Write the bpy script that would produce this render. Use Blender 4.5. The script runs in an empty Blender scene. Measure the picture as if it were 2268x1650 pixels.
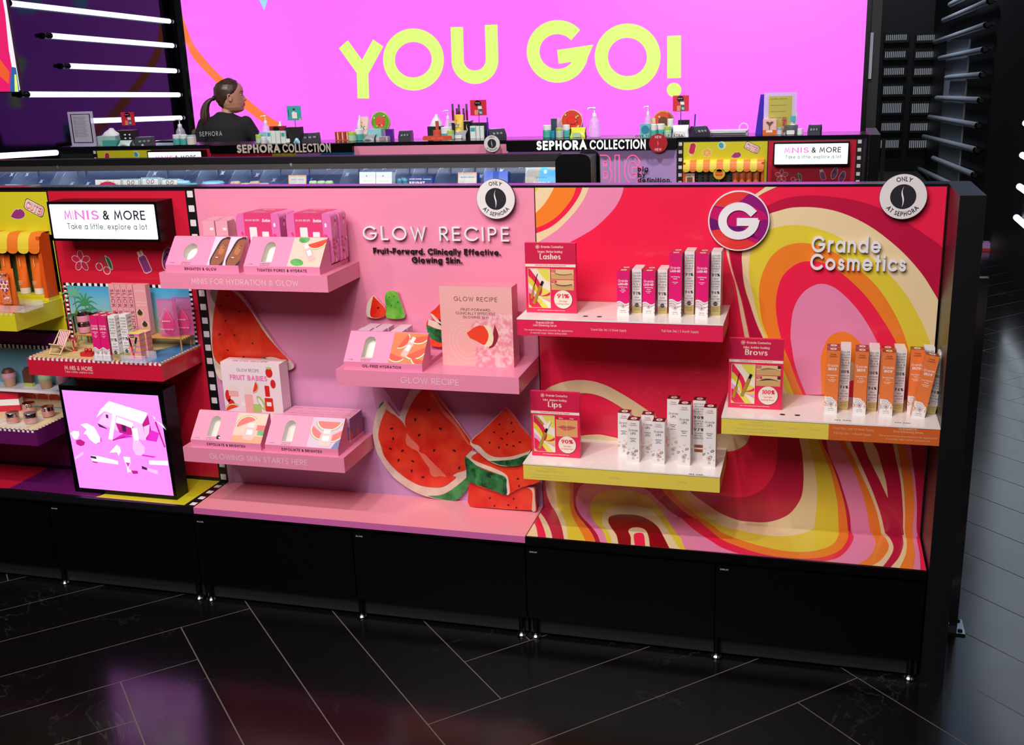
import bpy, math, random
from mathutils import Vector, Matrix
from mathutils.geometry import tessellate_polygon
random.seed(7)
S = bpy.context.scene
C = bpy.context.collection

# ---------------------------------------------------------------- camera
FPX = 2360.27
YAW, PITCH, ROLL = -.2821, .2841, -.0362
CAM = Vector((.7037, -2.6974, 1.5126))
FWD = Vector((math.sin(YAW)*math.cos(PITCH), math.cos(YAW)*math.cos(PITCH), -math.sin(PITCH)))
_r = Vector((math.cos(YAW), -math.sin(YAW), 0)); _u = _r.cross(FWD)
RIGHT = _r*math.cos(ROLL)+_u*math.sin(ROLL); UP = -_r*math.sin(ROLL)+_u*math.cos(ROLL)
cd = bpy.data.cameras.new('camera'); cam = bpy.data.objects.new('camera', cd); C.objects.link(cam)
cd.sensor_fit = 'HORIZONTAL'; cd.sensor_width = 36; cd.lens = FPX/2268*36; cd.clip_start = .05; cd.clip_end = 60
m3 = Matrix((RIGHT, UP, -FWD)).transposed()
cam.matrix_world = Matrix.Translation(CAM) @ m3.to_4x4()
S.camera = cam

# ---------------------------------------------------------------- view, world, lights
S.view_settings.view_transform = 'Standard'; S.view_settings.look = 'None'
S.view_settings.exposure = 0.0; S.view_settings.gamma = 1.0
S.view_settings.use_curve_mapping = False
w = bpy.data.worlds.new('store_ambient'); S.world = w; w.use_nodes = True
w.node_tree.nodes['Background'].inputs[0].default_value = (.9, .85, 1, 1)
w.node_tree.nodes['Background'].inputs[1].default_value = .01

def lamp(name, kind, loc, target, energy, color=(1, 1, 1), size=.2, spot=None, size_y=None):
    ld = bpy.data.lights.new(name, kind); ld.energy = energy; ld.color = color
    if kind == 'AREA':
        ld.size = size
        ld.shape = 'DISK'
        if size_y: ld.shape = 'RECTANGLE'; ld.size_y = size_y
    else:
        ld.shadow_soft_size = size
    if kind == 'SPOT': ld.spot_size = math.radians(spot); ld.spot_blend = .6
    o = bpy.data.objects.new(name, ld); C.objects.link(o); o.location = loc
    o.rotation_euler = (Vector(target)-Vector(loc)).to_track_quat('-Z', 'Y').to_euler()
    return o
# row of ceiling spots in front of the display
for sx, e in ((-2.0, 66), (-.8, 72), (.08, 80), (1.6, 6)):
    lamp('ceiling_spot_lamp', 'SPOT', (sx, -1.62, 3.05), (sx*.8, -.1, .75), e, (1, .95, .91), .05, 76)
# added overhead area light above the shopper, fills the shadows
lamp('added_fill_lamp', 'AREA', (-.4, -2.6, 3.1), (-.5, -.3, .8), 150, (1, .9, .93), 2.6, size_y=1.6)
# counter and far zone downlights
for sx, e in ((-2.4, 170), (-.9, 180), (.5, 190)):
    lamp('counter_downlight_lamp', 'SPOT', (sx*1.3, 2.2, 3.05), (sx*1.3, 3.35, 1.0), e, (1, .97, .94), .08, 100)
# added unseen lamp, brightens banner and tubes in the far right passage
lamp('added_passage_lamp', 'AREA', (1.25, 8.6, 3.2), (2.0, 8.9, .9), 38, (.8, .88, 1), .5)
# ---------------------------------------------------------------- pixel helpers (photo pixel -> point on a real plane)
def ray(px, py): return FWD*FPX + RIGHT*(px-1134) - UP*(py-825)
def at(px, py, axis, v):
    d = ray(px, py); return CAM + d*((v-CAM[axis])/d[axis])
def PY(px, py, y): p = at(px, py, 1, y); return (p.x, p.z)
def PZ(px, py, z): p = at(px, py, 2, z); return (p.x, p.y)
def PX(px, py, x): p = at(px, py, 0, x); return (p.y, p.z)

# ---------------------------------------------------------------- materials
def lin(c): c /= 255; return c/12.92 if c <= .04045 else ((c+.055)/1.055)**2.4
MATS = {}
def M(name, rgb, rough=.5, metal=0, coat=0, emit=0, k=.8, trans=0, alpha=1, spec=.5, noise=None):
    if name in MATS: return MATS[name]
    m = bpy.data.materials.new(name); m.use_nodes = True; MATS[name] = m
    nt = m.node_tree; b = nt.nodes['Principled BSDF']
    col = tuple(lin(c)*(1 if emit else k) for c in rgb)+(1,)
    b.inputs['Base Color'].default_value = col
    b.inputs['Roughness'].default_value = rough; b.inputs['Metallic'].default_value = metal
    b.inputs['Coat Weight'].default_value = coat; b.inputs['Coat Roughness'].default_value = .06
    b.inputs['Specular IOR Level'].default_value = spec
    b.inputs['Transmission Weight'].default_value = trans; b.inputs['Alpha'].default_value = alpha
    if emit:
        b.inputs['Base Color'].default_value = (.01, .01, .01, 1)
        b.inputs['Emission Color'].default_value = col; b.inputs['Emission Strength'].default_value = emit
    if noise:
        sc, amt, c2 = noise
        tc = nt.nodes.new('ShaderNodeTexCoord'); n = nt.nodes.new('ShaderNodeTexNoise'); r = nt.nodes.new('ShaderNodeValToRGB')
        n.inputs['Scale'].default_value = sc; n.inputs['Detail'].default_value = 5; n.inputs['Roughness'].default_value = .6
        nt.links.new(tc.outputs['Object'], n.inputs['Vector']); nt.links.new(n.outputs['Fac'], r.inputs['Fac'])
        r.color_ramp.elements[0].position = .5-amt; r.color_ramp.elements[1].position = .5+amt
        r.color_ramp.elements[0].color = col; r.color_ramp.elements[1].color = tuple(lin(c)*k for c in c2)+(1,)
        nt.links.new(r.outputs['Color'], b.inputs['Base Color'])
    return m
WHITE = M('white_print', (250, 246, 242), .45); BLACK = M('black_print', (14, 13, 16), .4)
GLOSSBLACK = M('black_laminate', (4, 4, 6), .3, spec=.35); MATBLACK = M('black_matte', (20, 20, 24), .6)
CHROME = M('chrome', (225, 228, 235), .12, 1, k=1)
GOLD = M('gold_foil', (214, 176, 90), .28, 1, k=1)
PALEGOLD = M('pale_gold_print', (222, 205, 130), .3, .4)
CLEAR = M('clear_acrylic', (245, 248, 255), .04, trans=1, k=1)
MATS['clear_acrylic'].node_tree.nodes['Principled BSDF'].inputs['IOR'].default_value = 1.12
PINK = M('pink_laminate', (246, 146, 178), .38, coat=.25)
TEXTPINK = M('pale_pink_print', (250, 205, 212), .5)
RED = M('red_print', (250, 36, 78), .3, coat=.3); CRIM = M('crimson_print', (196, 22, 66), .3, coat=.3)
CREAM = M('cream_print', (246, 222, 172), .3, coat=.3); YEL = M('yellow_print', (236, 214, 62), .3, coat=.3)
ORG = M('orange_print', (250, 136, 44), .3, coat=.3); PNK = M('candy_pink_print', (244, 144, 184), .3, coat=.3)
LILAC = M('lilac_print', (188, 152, 214), .4)
TEAL = M('teal_plastic', (70, 175, 178), .35); LIME = M('lime_plastic', (186, 214, 92), .4)

# ---------------------------------------------------------------- mesh builder
class Fr:
    """a flat frame: origin, in-plane axes u and v, outward normal n"""
    def __init__(s, o, u, v): s.o = Vector(o); s.u = Vector(u).normalized(); s.v = Vector(v).normalized(); s.n = s.u.cross(s.v)
    def p(s, a, b, h=0): return s.o + s.u*a + s.v*b + s.n*h
def front(y=0, x=0, z=0): return Fr((x, y, z), (1, 0, 0), (0, 0, 1))
def topf(z=0, x=0, y=0): return Fr((x, y, z), (1, 0, 0), (0, 1, 0))

def smooth(pts, n=5):
    if len(pts) < 3: return list(pts)
    P = [Vector(p) for p in pts]; out = []
    for i in range(len(P)-1):
        a = P[i-1] if i else P[0]*2-P[1]; b, c = P[i], P[i+1]; d = P[i+2] if i+2 < len(P) else P[-1]*2-P[-2]
        for j in range(n):
            t = j/n
            out.append(.5*((2*b)+(c-a)*t+(2*a-5*b+4*c-d)*t*t+(3*b-a-3*c+d)*t**3))
    out.append(P[-1]); return [tuple(q) for q in out]
def clip(poly, x0, y0, x1, y1):
    def cut(ps, ins, inter):
        o = []
        for i in range(len(ps)):
            a, b = ps[i-1], ps[i]
            if ins(b):
                if not ins(a): o.append(inter(a, b))
                o.append(b)
            elif ins(a): o.append(inter(a, b))
        return o
    def ix(v): return lambda a, b: (v, a[1]+(b[1]-a[1])*(v-a[0])/(b[0]-a[0]))
    def iy(v): return lambda a, b: (a[0]+(b[0]-a[0])*(v-a[1])/(b[1]-a[1]), v)
    for ins, it in ((lambda p: p[0] >= x0, ix(x0)), (lambda p: p[0] <= x1, ix(x1)), (lambda p: p[1] >= y0, iy(y0)), (lambda p: p[1] <= y1, iy(y1))):
        if poly: poly = cut(poly, ins, it)
    return poly
def ell(cx, cy, rx, ry=None, n=24, rot=0, a0=0, a1=360):
    ry = ry or rx; o = []
    full = abs(a1-a0) >= 360
    for i in range(n if full else n+1):
        a = math.radians(a0+(a1-a0)*i/n); x, y = rx*math.cos(a), ry*math.sin(a)
        c, s = math.cos(rot), math.sin(rot); o.append((cx+x*c-y*s, cy+x*s+y*c))
    return o
def rrect(x0, y0, x1, y1, r, n=4):
    o = []
    for cx, cy, a in ((x1-r, y1-r, 0), (x0+r, y1-r, 90), (x0+r, y0+r, 180), (x1-r, y0+r, 270)):
        o += [(cx+r*math.cos(math.radians(a+90*i/n)), cy+r*math.sin(math.radians(a+90*i/n))) for i in range(n+1)]
    return o

class MB:
    def __init__(s): s.v = []; s.f = []; s.m = []; s.mats = []; s.s = []
    def mi(s, m):
        if m not in s.mats: s.mats.append(m)
        return s.mats.index(m)
    def face(s, pts, m, sm=False):
        b = len(s.v); s.v += [tuple(p) for p in pts]; s.f.append(tuple(range(b, b+len(pts)))); s.m.append(s.mi(m)); s.s.append(sm)
    def grid(s, rows, m, sm=True, closed=False, caps=(False, False), mcap=None):
        b = len(s.v); n = len(rows[0])
        for r in rows: s.v += [tuple(p) for p in r]
        k = s.mi(m)
        for i in range(len(rows)-1):
            for j in range(n if closed else n-1):
                a, c = b+i*n+j, b+i*n+(j+1) % n
                s.f.append((a, c, c+n, a+n)); s.m.append(k); s.s.append(sm)
        for e, on in enumerate(caps):
            if on:
                r = rows[-1] if e else rows[0]
                s.face(r if e else list(r)[::-1], mcap or m)
    def box(s, x0, y0, z0, x1, y1, z1, m, top=None, frontm=None, side=None, bottom=True):
        a = [(x0, y0, z0), (x1, y0, z0), (x1, y1, z0), (x0, y1, z0), (x0, y0, z1), (x1, y0, z1), (x1, y1, z1), (x0, y1, z1)]
        for q, mm in (((0, 1, 5, 4), frontm or m), ((1, 2, 6, 5), side or m), ((2, 3, 7, 6), m), ((3, 0, 4, 7), side or m), ((4, 5, 6, 7), top or m), ((3, 2, 1, 0), m)):
            if q == (3, 2, 1, 0) and not bottom: continue
            s.face([a[i] for i in q], mm)
    def poly(s, fr, pts, m, h=0, holes=()):
        loops = [list(pts)]+[list(q) for q in holes]
        L3 = [[Vector((p[0], p[1], 0)) for p in l] for l in loops]
        flat = [p for l in loops for p in l]
        b = len(s.v); s.v += [tuple(fr.p(p[0], p[1], h)) for p in flat]; k = s.mi(m)
        for t in tessellate_polygon(L3):
            A, B, D = (flat[i] for i in t)
            t = tuple(t)
            if (B[0]-A[0])*(D[1]-A[1])-(B[1]-A[1])*(D[0]-A[0]) < 0: t = t[::-1]
            s.f.append(tuple(b+i for i in t)); s.m.append(k); s.s.append(False)
    def rect(s, fr, u0, v0, u1, v1, m, h=0): s.face([fr.p(u0, v0, h), fr.p(u1, v0, h), fr.p(u1, v1, h), fr.p(u0, v1, h)], m)
    def prism(s, fr, pts, h0, h1, m, side=None, holes=(), smooth_side=False):
        s.poly(fr, pts, m, h1, holes)
        s.poly(fr, pts, side or m, h0, holes)
        for l in [pts]+list(holes):
            s.grid([[fr.p(p[0], p[1], h0) for p in l], [fr.p(p[0], p[1], h1) for p in l]], side or m, smooth_side, True)
    def lathe(s, prof, c, m, n=16, mats=None, axis=None):
        ax = axis or ((1, 0, 0), (0, 1, 0), (0, 0, 1)); X, Y, Z = (Vector(a) for a in ax); c = Vector(c)
        rows = [[c+X*(r*math.cos(2*math.pi*i/n))+Y*(r*math.sin(2*math.pi*i/n))+Z*z for i in range(n)] for r, z in prof]
        for i in range(len(rows)-1): s.grid(rows[i:i+2], (mats[i] if mats else m), True, True)
        if prof[0][0] > 1e-6: s.face(rows[0][::-1], mats[0] if mats else m)
        if prof[-1][0] > 1e-6: s.face(rows[-1], mats[-1] if mats else m)
    def tube(s, pts, r, m, n=8, caps=True):
        P = [Vector(p) for p in pts]; rows = []; t0 = (P[1]-P[0]).normalized()
        up = Vector((0, 0, 1)) if abs(t0.z) < .9 else Vector((1, 0, 0)); nrm = (up-t0*up.dot(t0)).normalized()
        for i, p in enumerate(P):
            t = (P[min(i+1, len(P)-1)]-P[max(i-1, 0)]).normalized()
            nrm = (nrm-t*nrm.dot(t)).normalized(); bi = t.cross(nrm)
            rr = r[i] if isinstance(r, (list, tuple)) else r
            rows.append([p+nrm*(rr*math.cos(2*math.pi*k/n))+bi*(rr*math.sin(2*math.pi*k/n)) for k in range(n)])
        s.grid(rows, m, True, True, (caps, caps))
    def strip(s, fr, pts, wd, m, h=0, ext=0, closed=False, cap=True, mapf=None, pen=1):
        """constant-width stroke along 2D points, in the frame; cap squares the ends"""
        P = [Vector((p[0], p[1]*pen)) for p in pts]
        Q = [P[0]]
        for p in P[1:]:
            if (p-Q[-1]).length > 1e-7: Q.append(p)
        P = Q
        if closed and (P[0]-P[-1]).length < 1e-6: P = P[:-1]
        n = len(P)
        if n < 2: return
        if cap and not closed:
            P[0] = P[0]-(P[1]-P[0]).normalized()*wd/2; P[-1] = P[-1]+(P[-1]-P[-2]).normalized()*wd/2
        L, R = [], []
        for i in range(n):
            a = P[i-1] if (i or closed) else None; b = P[(i+1) % n] if (i < n-1 or closed) else None
            d1 = (P[i]-a).normalized() if a is not None else (b-P[i]).normalized()
            d2 = (b-P[i]).normalized() if b is not None else d1
            n1 = Vector((-d1.y, d1.x)); n2 = Vector((-d2.y, d2.x)); mm = n1+n2
            if mm.length < 1e-4: mm = n1
            mm.normalize(); k = max(mm.dot(n1), .38)
            L.append(P[i]+mm*(wd/2/k)); R.append(P[i]-mm*(wd/2/k))
        g = (lambda q: mapf(q.x, q.y/pen)) if mapf else (lambda q: (q.x, q.y/pen))
        L = [g(q) for q in L]; R = [g(q) for q in R]
        seq = list(range(n))+([0] if closed else [])
        s.grid([[fr.p(*R[i], h+ext), fr.p(*L[i], h+ext)] for i in seq][::-1], m, False)
        if ext:
            lp = [L[i] for i in seq]; rp = [R[i] for i in seq]
            for q, fl in ((lp, 1), (rp, 0)):
                rows = [[fr.p(*p, h), fr.p(*p, h+ext)] for p in q]
                s.grid(rows if fl else rows[::-1], m, False)
            if not closed:
                for i in (0, n-1): s.face([fr.p(*L[i], h), fr.p(*L[i], h+ext), fr.p(*R[i], h+ext), fr.p(*R[i], h)], m)
    def text(s, fr, t, u, v, cap, m, wd=.12, h=.0003, width=None, al='l', track=.17, ext=0, pen=1, mapf=None, slant=0, space=.34):
        """geometric stroke lettering: cap = capital height, wd = stroke/cap, width fits the line"""
        if t[0] == '~':          # print too fine to read in the photo: plain word-length dashes
            W_ = width or cap*len(t)*.6; k = W_/len(t); o = u+{'l': 0, 'c': -.5, 'r': -1}[al]*W_; c0 = 0
            for q in t[1:].split():
                s.rect(fr, o+c0*k, v, o+(c0+len(q))*k, v+cap*.5, m, h); c0 += len(q)+1
            return W_
        segs = []; x = 0; i0 = 1-wd
        for ch in t:
            if ch == ' ': x += space+track*.5; continue
            if ch not in FONT: ch = '.'
            gw, strokes = FONT[ch]
            for st in strokes:
                pts = []
                for e in st:
                    if len(e) == 2: pts.append(e)
                    else:
                        cx, cy, rx, ry, a0, a1 = e; k = max(4, int(abs(a1-a0)/(10 if cap > .03 else 24 if cap > .012 else 40)))
                        pts += [(cx+rx*math.cos(math.radians(a0+(a1-a0)*j/k)), cy+ry*math.sin(math.radians(a0+(a1-a0)*j/k))) for j in range(k+1)]
                pts = [(x+wd/2+px*i0+slant*py, wd/2+py*i0) for px, py in pts]
                segs.append((pts, math.dist(pts[0], pts[-1]) < 1e-6 and len(pts) > 4))
            x += gw*i0+wd+track
        tot = max(x-track, 1e-3); sx = width/(tot*cap) if width else 1
        off = {'l': 0, 'c': -.5, 'r': -1}[al]*tot*cap*sx
        f = (lambda a, b: (u+off+a*cap*sx, v+b*cap))
        g = (lambda a, b: mapf(*f(a, b))) if mapf else f
        for i, (pts, cl) in enumerate(segs): s.strip(fr, pts, wd, m, h, ext+(i % 3)*.00004, cl, True, g, 1/pen) if ext else s.strip(fr, pts, wd, m, h+(i % 3)*.00003, 0, cl, True, g, 1/pen)
        return tot*cap*sx
    def build(s, name, parent=None, loc=None, rotz=0, bevel=0, label=None, cat=None, group=None, kind=None):
        me = bpy.data.meshes.new(name); me.from_pydata(s.v, [], s.f)
        for m in s.mats: me.materials.append(m)
        me.polygons.foreach_set('material_index', s.m); me.polygons.foreach_set('use_smooth', s.s); me.update()
        o = bpy.data.objects.new(name, me); C.objects.link(o)
        if parent: o.parent = parent
        if loc is not None: o.location = loc
        if rotz: o.rotation_euler = (0, 0, rotz)
        if bevel:
            b = o.modifiers.new('soft_edge', 'BEVEL'); b.width = bevel; b.segments = 2; b.limit_method = 'ANGLE'; b.angle_limit = .7
        tag(o, label, cat, group, kind); return o
def tag(o, label=None, cat=None, group=None, kind=None):
    if label: o['label'] = label
    if cat: o['category'] = cat
    if group: o['group'] = group
    if kind: o['kind'] = kind
    return o
def thing(name, label, cat, loc=(0, 0, 0), rotz=0, group=None):
    o = bpy.data.objects.new(name, None); C.objects.link(o); o.empty_display_size = .05
    o.location = loc; o.rotation_euler = (0, 0, rotz); return tag(o, label, cat, group)
def dup(src, loc, rot=None, label=None, group=None):
    c = src.copy(); C.objects.link(c); c.location = loc
    if rot is not None: c.rotation_euler = rot
    if label: c['label'] = label
    if group: c['group'] = group
    for ch in list(src.children):
        d = ch.copy(); C.objects.link(d); d.parent = c
        for g in ch.children:
            e = g.copy(); C.objects.link(e); e.parent = d
    return c

# ---------------------------------------------------------------- stroke alphabet (unit capital height)
def _o(cx, cy, r, ry=None): return [(cx, cy, r, ry or r, 0, 360)]
FONT = {
'A': (.8, [[(0, 0), (.4, 1), (.8, 0)], [(.14, .33), (.66, .33)]]),
'B': (.56, [[(0, 0), (0, 1)], [(.06, 1), (.28, 1), (.28, .77, .23, .23, 90, -90), (.06, .54)], [(.28, .54), (.28, .27, .28, .27, 90, -90), (.06, 0)]]),
'C': (.88, [[(.5, .5, .5, .5, 42, 318)]]),
'D': (.75, [[(0, 0), (0, 1), (.25, 1), (.25, .5, .5, .5, 90, -90), (0, 0)]]),
'E': (.48, [[(.48, 1), (0, 1), (0, 0), (.48, 0)], [(0, .52), (.44, .52)]]),
'F': (.46, [[(.46, 1), (0, 1), (0, 0)], [(0, .52), (.42, .52)]]),
'G': (1, [[(.5, .5, .5, .5, 42, 352)], [(.97, .47), (.58, .47)]]),
'H': (.64, [[(0, 0), (0, 1)], [(.64, 0), (.64, 1)], [(0, .52), (.64, .52)]]),
'I': (0, [[(0, 0), (0, 1)]]),
'J': (.36, [[(.36, 1), (.36, .2), (.18, .2, .18, .2, 0, -170)]]),
'K': (.58, [[(0, 0), (0, 1)], [(.55, 1), (0, .42)], [(.2, .6), (.58, 0)]]),
'L': (.44, [[(0, 1), (0, 0), (.44, 0)]]),
'M': (.9, [[(0, 0), (.12, 1), (.45, .2), (.78, 1), (.9, 0)]]),
'N': (.68, [[(0, 0), (0, 1), (.68, 0), (.68, 1)]]),
'O': (1, [_o(.5, .5, .5)]),
'P': (.52, [[(0, 0), (0, 1)], [(.06, 1), (.26, 1), (.26, .74, .26, .26, 90, -90), (.06, .48)]]),
'Q': (1, [_o(.5, .5, .5), [(.6, .28), (.95, 0)]]),
'R': (.54, [[(0, 0), (0, 1)], [(.06, 1), (.26, 1), (.26, .74, .26, .26, 90, -90), (.06, .48)], [(.22, .48), (.54, 0)]]),
'S': (.5, [[(.25, .75, .22, .25, 30, 270), (.25, .25, .25, .25, 90, -150)]]),
'T': (.56, [[(0, 1), (.56, 1)], [(.28, 1), (.28, 0)]]),
'U': (.6, [[(0, 1), (0, .3), (.3, .3, .3, .3, 180, 360), (.6, 1)]]),
'V': (.7, [[(0, 1), (.35, 0), (.7, 1)]]),
'W': (1.06, [[(0, 1), (.27, 0), (.53, .9), (.79, 0), (1.06, 1)]]),
'X': (.62, [[(0, 0), (.62, 1)], [(0, 1), (.62, 0)]]),
'Y': (.62, [[(0, 1), (.31, .48), (.62, 1)], [(.31, .48), (.31, 0)]]),
'Z': (.56, [[(.02, 1), (.56, 1), (0, 0), (.58, 0)]]),
'a': (.64, [_o(.32, .33, .32, .33), [(.64, .66), (.64, 0)]]),
'b': (.64, [_o(.32, .33, .32, .33), [(0, 1), (0, 0)]]),
'c': (.54, [[(.33, .33, .33, .33, 45, 315)]]),
'd': (.64, [_o(.32, .33, .32, .33), [(.64, 1), (.64, 0)]]),
'e': (.66, [[(.06, .33), (.6, .33)], [(.33, .33, .33, .33, -2, 318)]]),
'f': (.26, [[(.3, .98), (.26, .8, .14, .2, 80, 180), (.12, 0)], [(0, .64), (.28, .64)]]),
'g': (.64, [_o(.32, .33, .32, .33), [(.64, .66), (.64, -.08), (.32, -.08, .32, .24, 0, -155)]]),
'h': (.5, [[(0, 1), (0, 0)], [(0, .38), (.25, .38, .25, .28, 180, 0), (.5, 0)]]),
'i': (0, [[(0, 0), (0, .66)], [(0, .93), (0, .95)]]),
'j': (.12, [[(.12, .66), (.12, -.1), (-.03, -.12, .15, .2, 0, -80)], [(.12, .93), (.12, .95)]]),
'k': (.46, [[(0, 0), (0, 1)], [(.43, .66), (0, .26)], [(.16, .4), (.46, 0)]]),
'l': (0, [[(0, 0), (0, 1)]]),
'm': (.86, [[(0, 0), (0, .66)], [(0, .4), (.215, .42, .215, .24, 180, 0), (.43, 0)], [(.43, .4), (.645, .42, .215, .24, 180, 0), (.86, 0)]]),
'n': (.5, [[(0, 0), (0, .66)], [(0, .38), (.25, .4, .25, .26, 180, 0), (.5, 0)]]),
'o': (.66, [_o(.33, .33, .33)]),
'p': (.64, [_o(.32, .33, .32, .33), [(0, .66), (0, -.34)]]),
'q': (.64, [_o(.32, .33, .32, .33), [(.64, .66), (.64, -.34)]]),
'r': (.26, [[(0, 0), (0, .66)], [(0, .36), (.24, .38, .24, .28, 180, 80)]]),
's': (.36, [[(.18, .495, .155, .165, 30, 270), (.18, .165, .18, .165, 90, -150)]]),
't': (.26, [[(.13, .95), (.13, 0)], [(0, .64), (.26, .64)]]),
'u': (.5, [[(0, .66), (0, .26), (.25, .26, .25, .26, 180, 360)], [(.5, .66), (.5, 0)]]),
'v': (.5, [[(0, .66), (.25, 0), (.5, .66)]]),
'w': (.78, [[(0, .66), (.2, 0), (.39, .6), (.58, 0), (.78, .66)]]),
'x': (.46, [[(0, 0), (.46, .66)], [(0, .66), (.46, 0)]]),
'y': (.5, [[(0, .66), (.26, .04)], [(.5, .66), (.12, -.34)]]),
'z': (.42, [[(.02, .66), (.42, .66), (0, 0), (.44, 0)]]),
'0': (.6, [_o(.3, .5, .3, .5)]),
'1': (.2, [[(0, .82), (.2, 1), (.2, 0)]]),
'2': (.5, [[(.25, .74, .24, .26, 170, -40), (0, 0), (.5, 0)]]),
'3': (.5, [[(.24, .76, .21, .24, 150, -90), (.2, .52)], [(.24, .27, .26, .27, 90, -150)]]),
'4': (.56, [[(.42, 0), (.42, 1), (0, .28), (.56, .28)]]),
'5': (.5, [[(.44, 1), (.1, 1), (.05, .55), (.24, .31, .26, .31, 130, -145)]]),
'6': (.54, [[(.4, 1), (.06, .45)], _o(.27, .29, .27, .29)]),
'7': (.5, [[(0, 1), (.5, 1), (.14, 0)]]),
'8': (.5, [_o(.25, .76, .21, .24), _o(.25, .26, .25, .26)]),
'9': (.54, [_o(.27, .71, .27, .29), [(.48, .55), (.14, 0)]]),
'&': (.7, [[(.68, 0), (.17, .66), (.32, .8, .17, .19, 225, -45), (.1, .42), (.27, .24, .25, .24, 150, 330), (.66, .46)]]),
'%': (.8, [_o(.17, .74, .17, .25), _o(.63, .26, .17, .25), [(.66, 1), (.14, 0)]]),
'.': (0, [[(0, 0), (0, .01)]]), ',': (.04, [[(.04, .02), (0, -.14)]]), '-': (.3, [[(0, .38), (.3, .38)]]), '!': (0, [[(0, 1), (0, .3)], [(0, 0), (0, .01)]]),
'|': (0, [[(0, -.1), (0, 1.05)]]), '+': (.4, [[(0, .4), (.4, .4)], [(.2, .2), (.2, .6)]]), '*': (.16, [[(0, .9), (.16, .9)], [(.08, .82), (.08, .98)]]),
"'": (0, [[(0, .8), (0, 1)]]), ':': (0, [[(0, .1), (0, .11)], [(0, .55), (0, .56)]]), '/': (.4, [[(0, 0), (.4, 1)]]),
}
def arc_map(cx, cy, r, top=True):
    """bends a line of text around a circle: u along the arc, v outwards (top) or inwards (bottom)"""
    def f(u, v):
        if top: a = math.pi/2-u/r; q = r+v
        else: a = -math.pi/2+u/r; q = r-v
        return (cx+q*math.cos(a), cy+q*math.sin(a))
    return f
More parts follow.
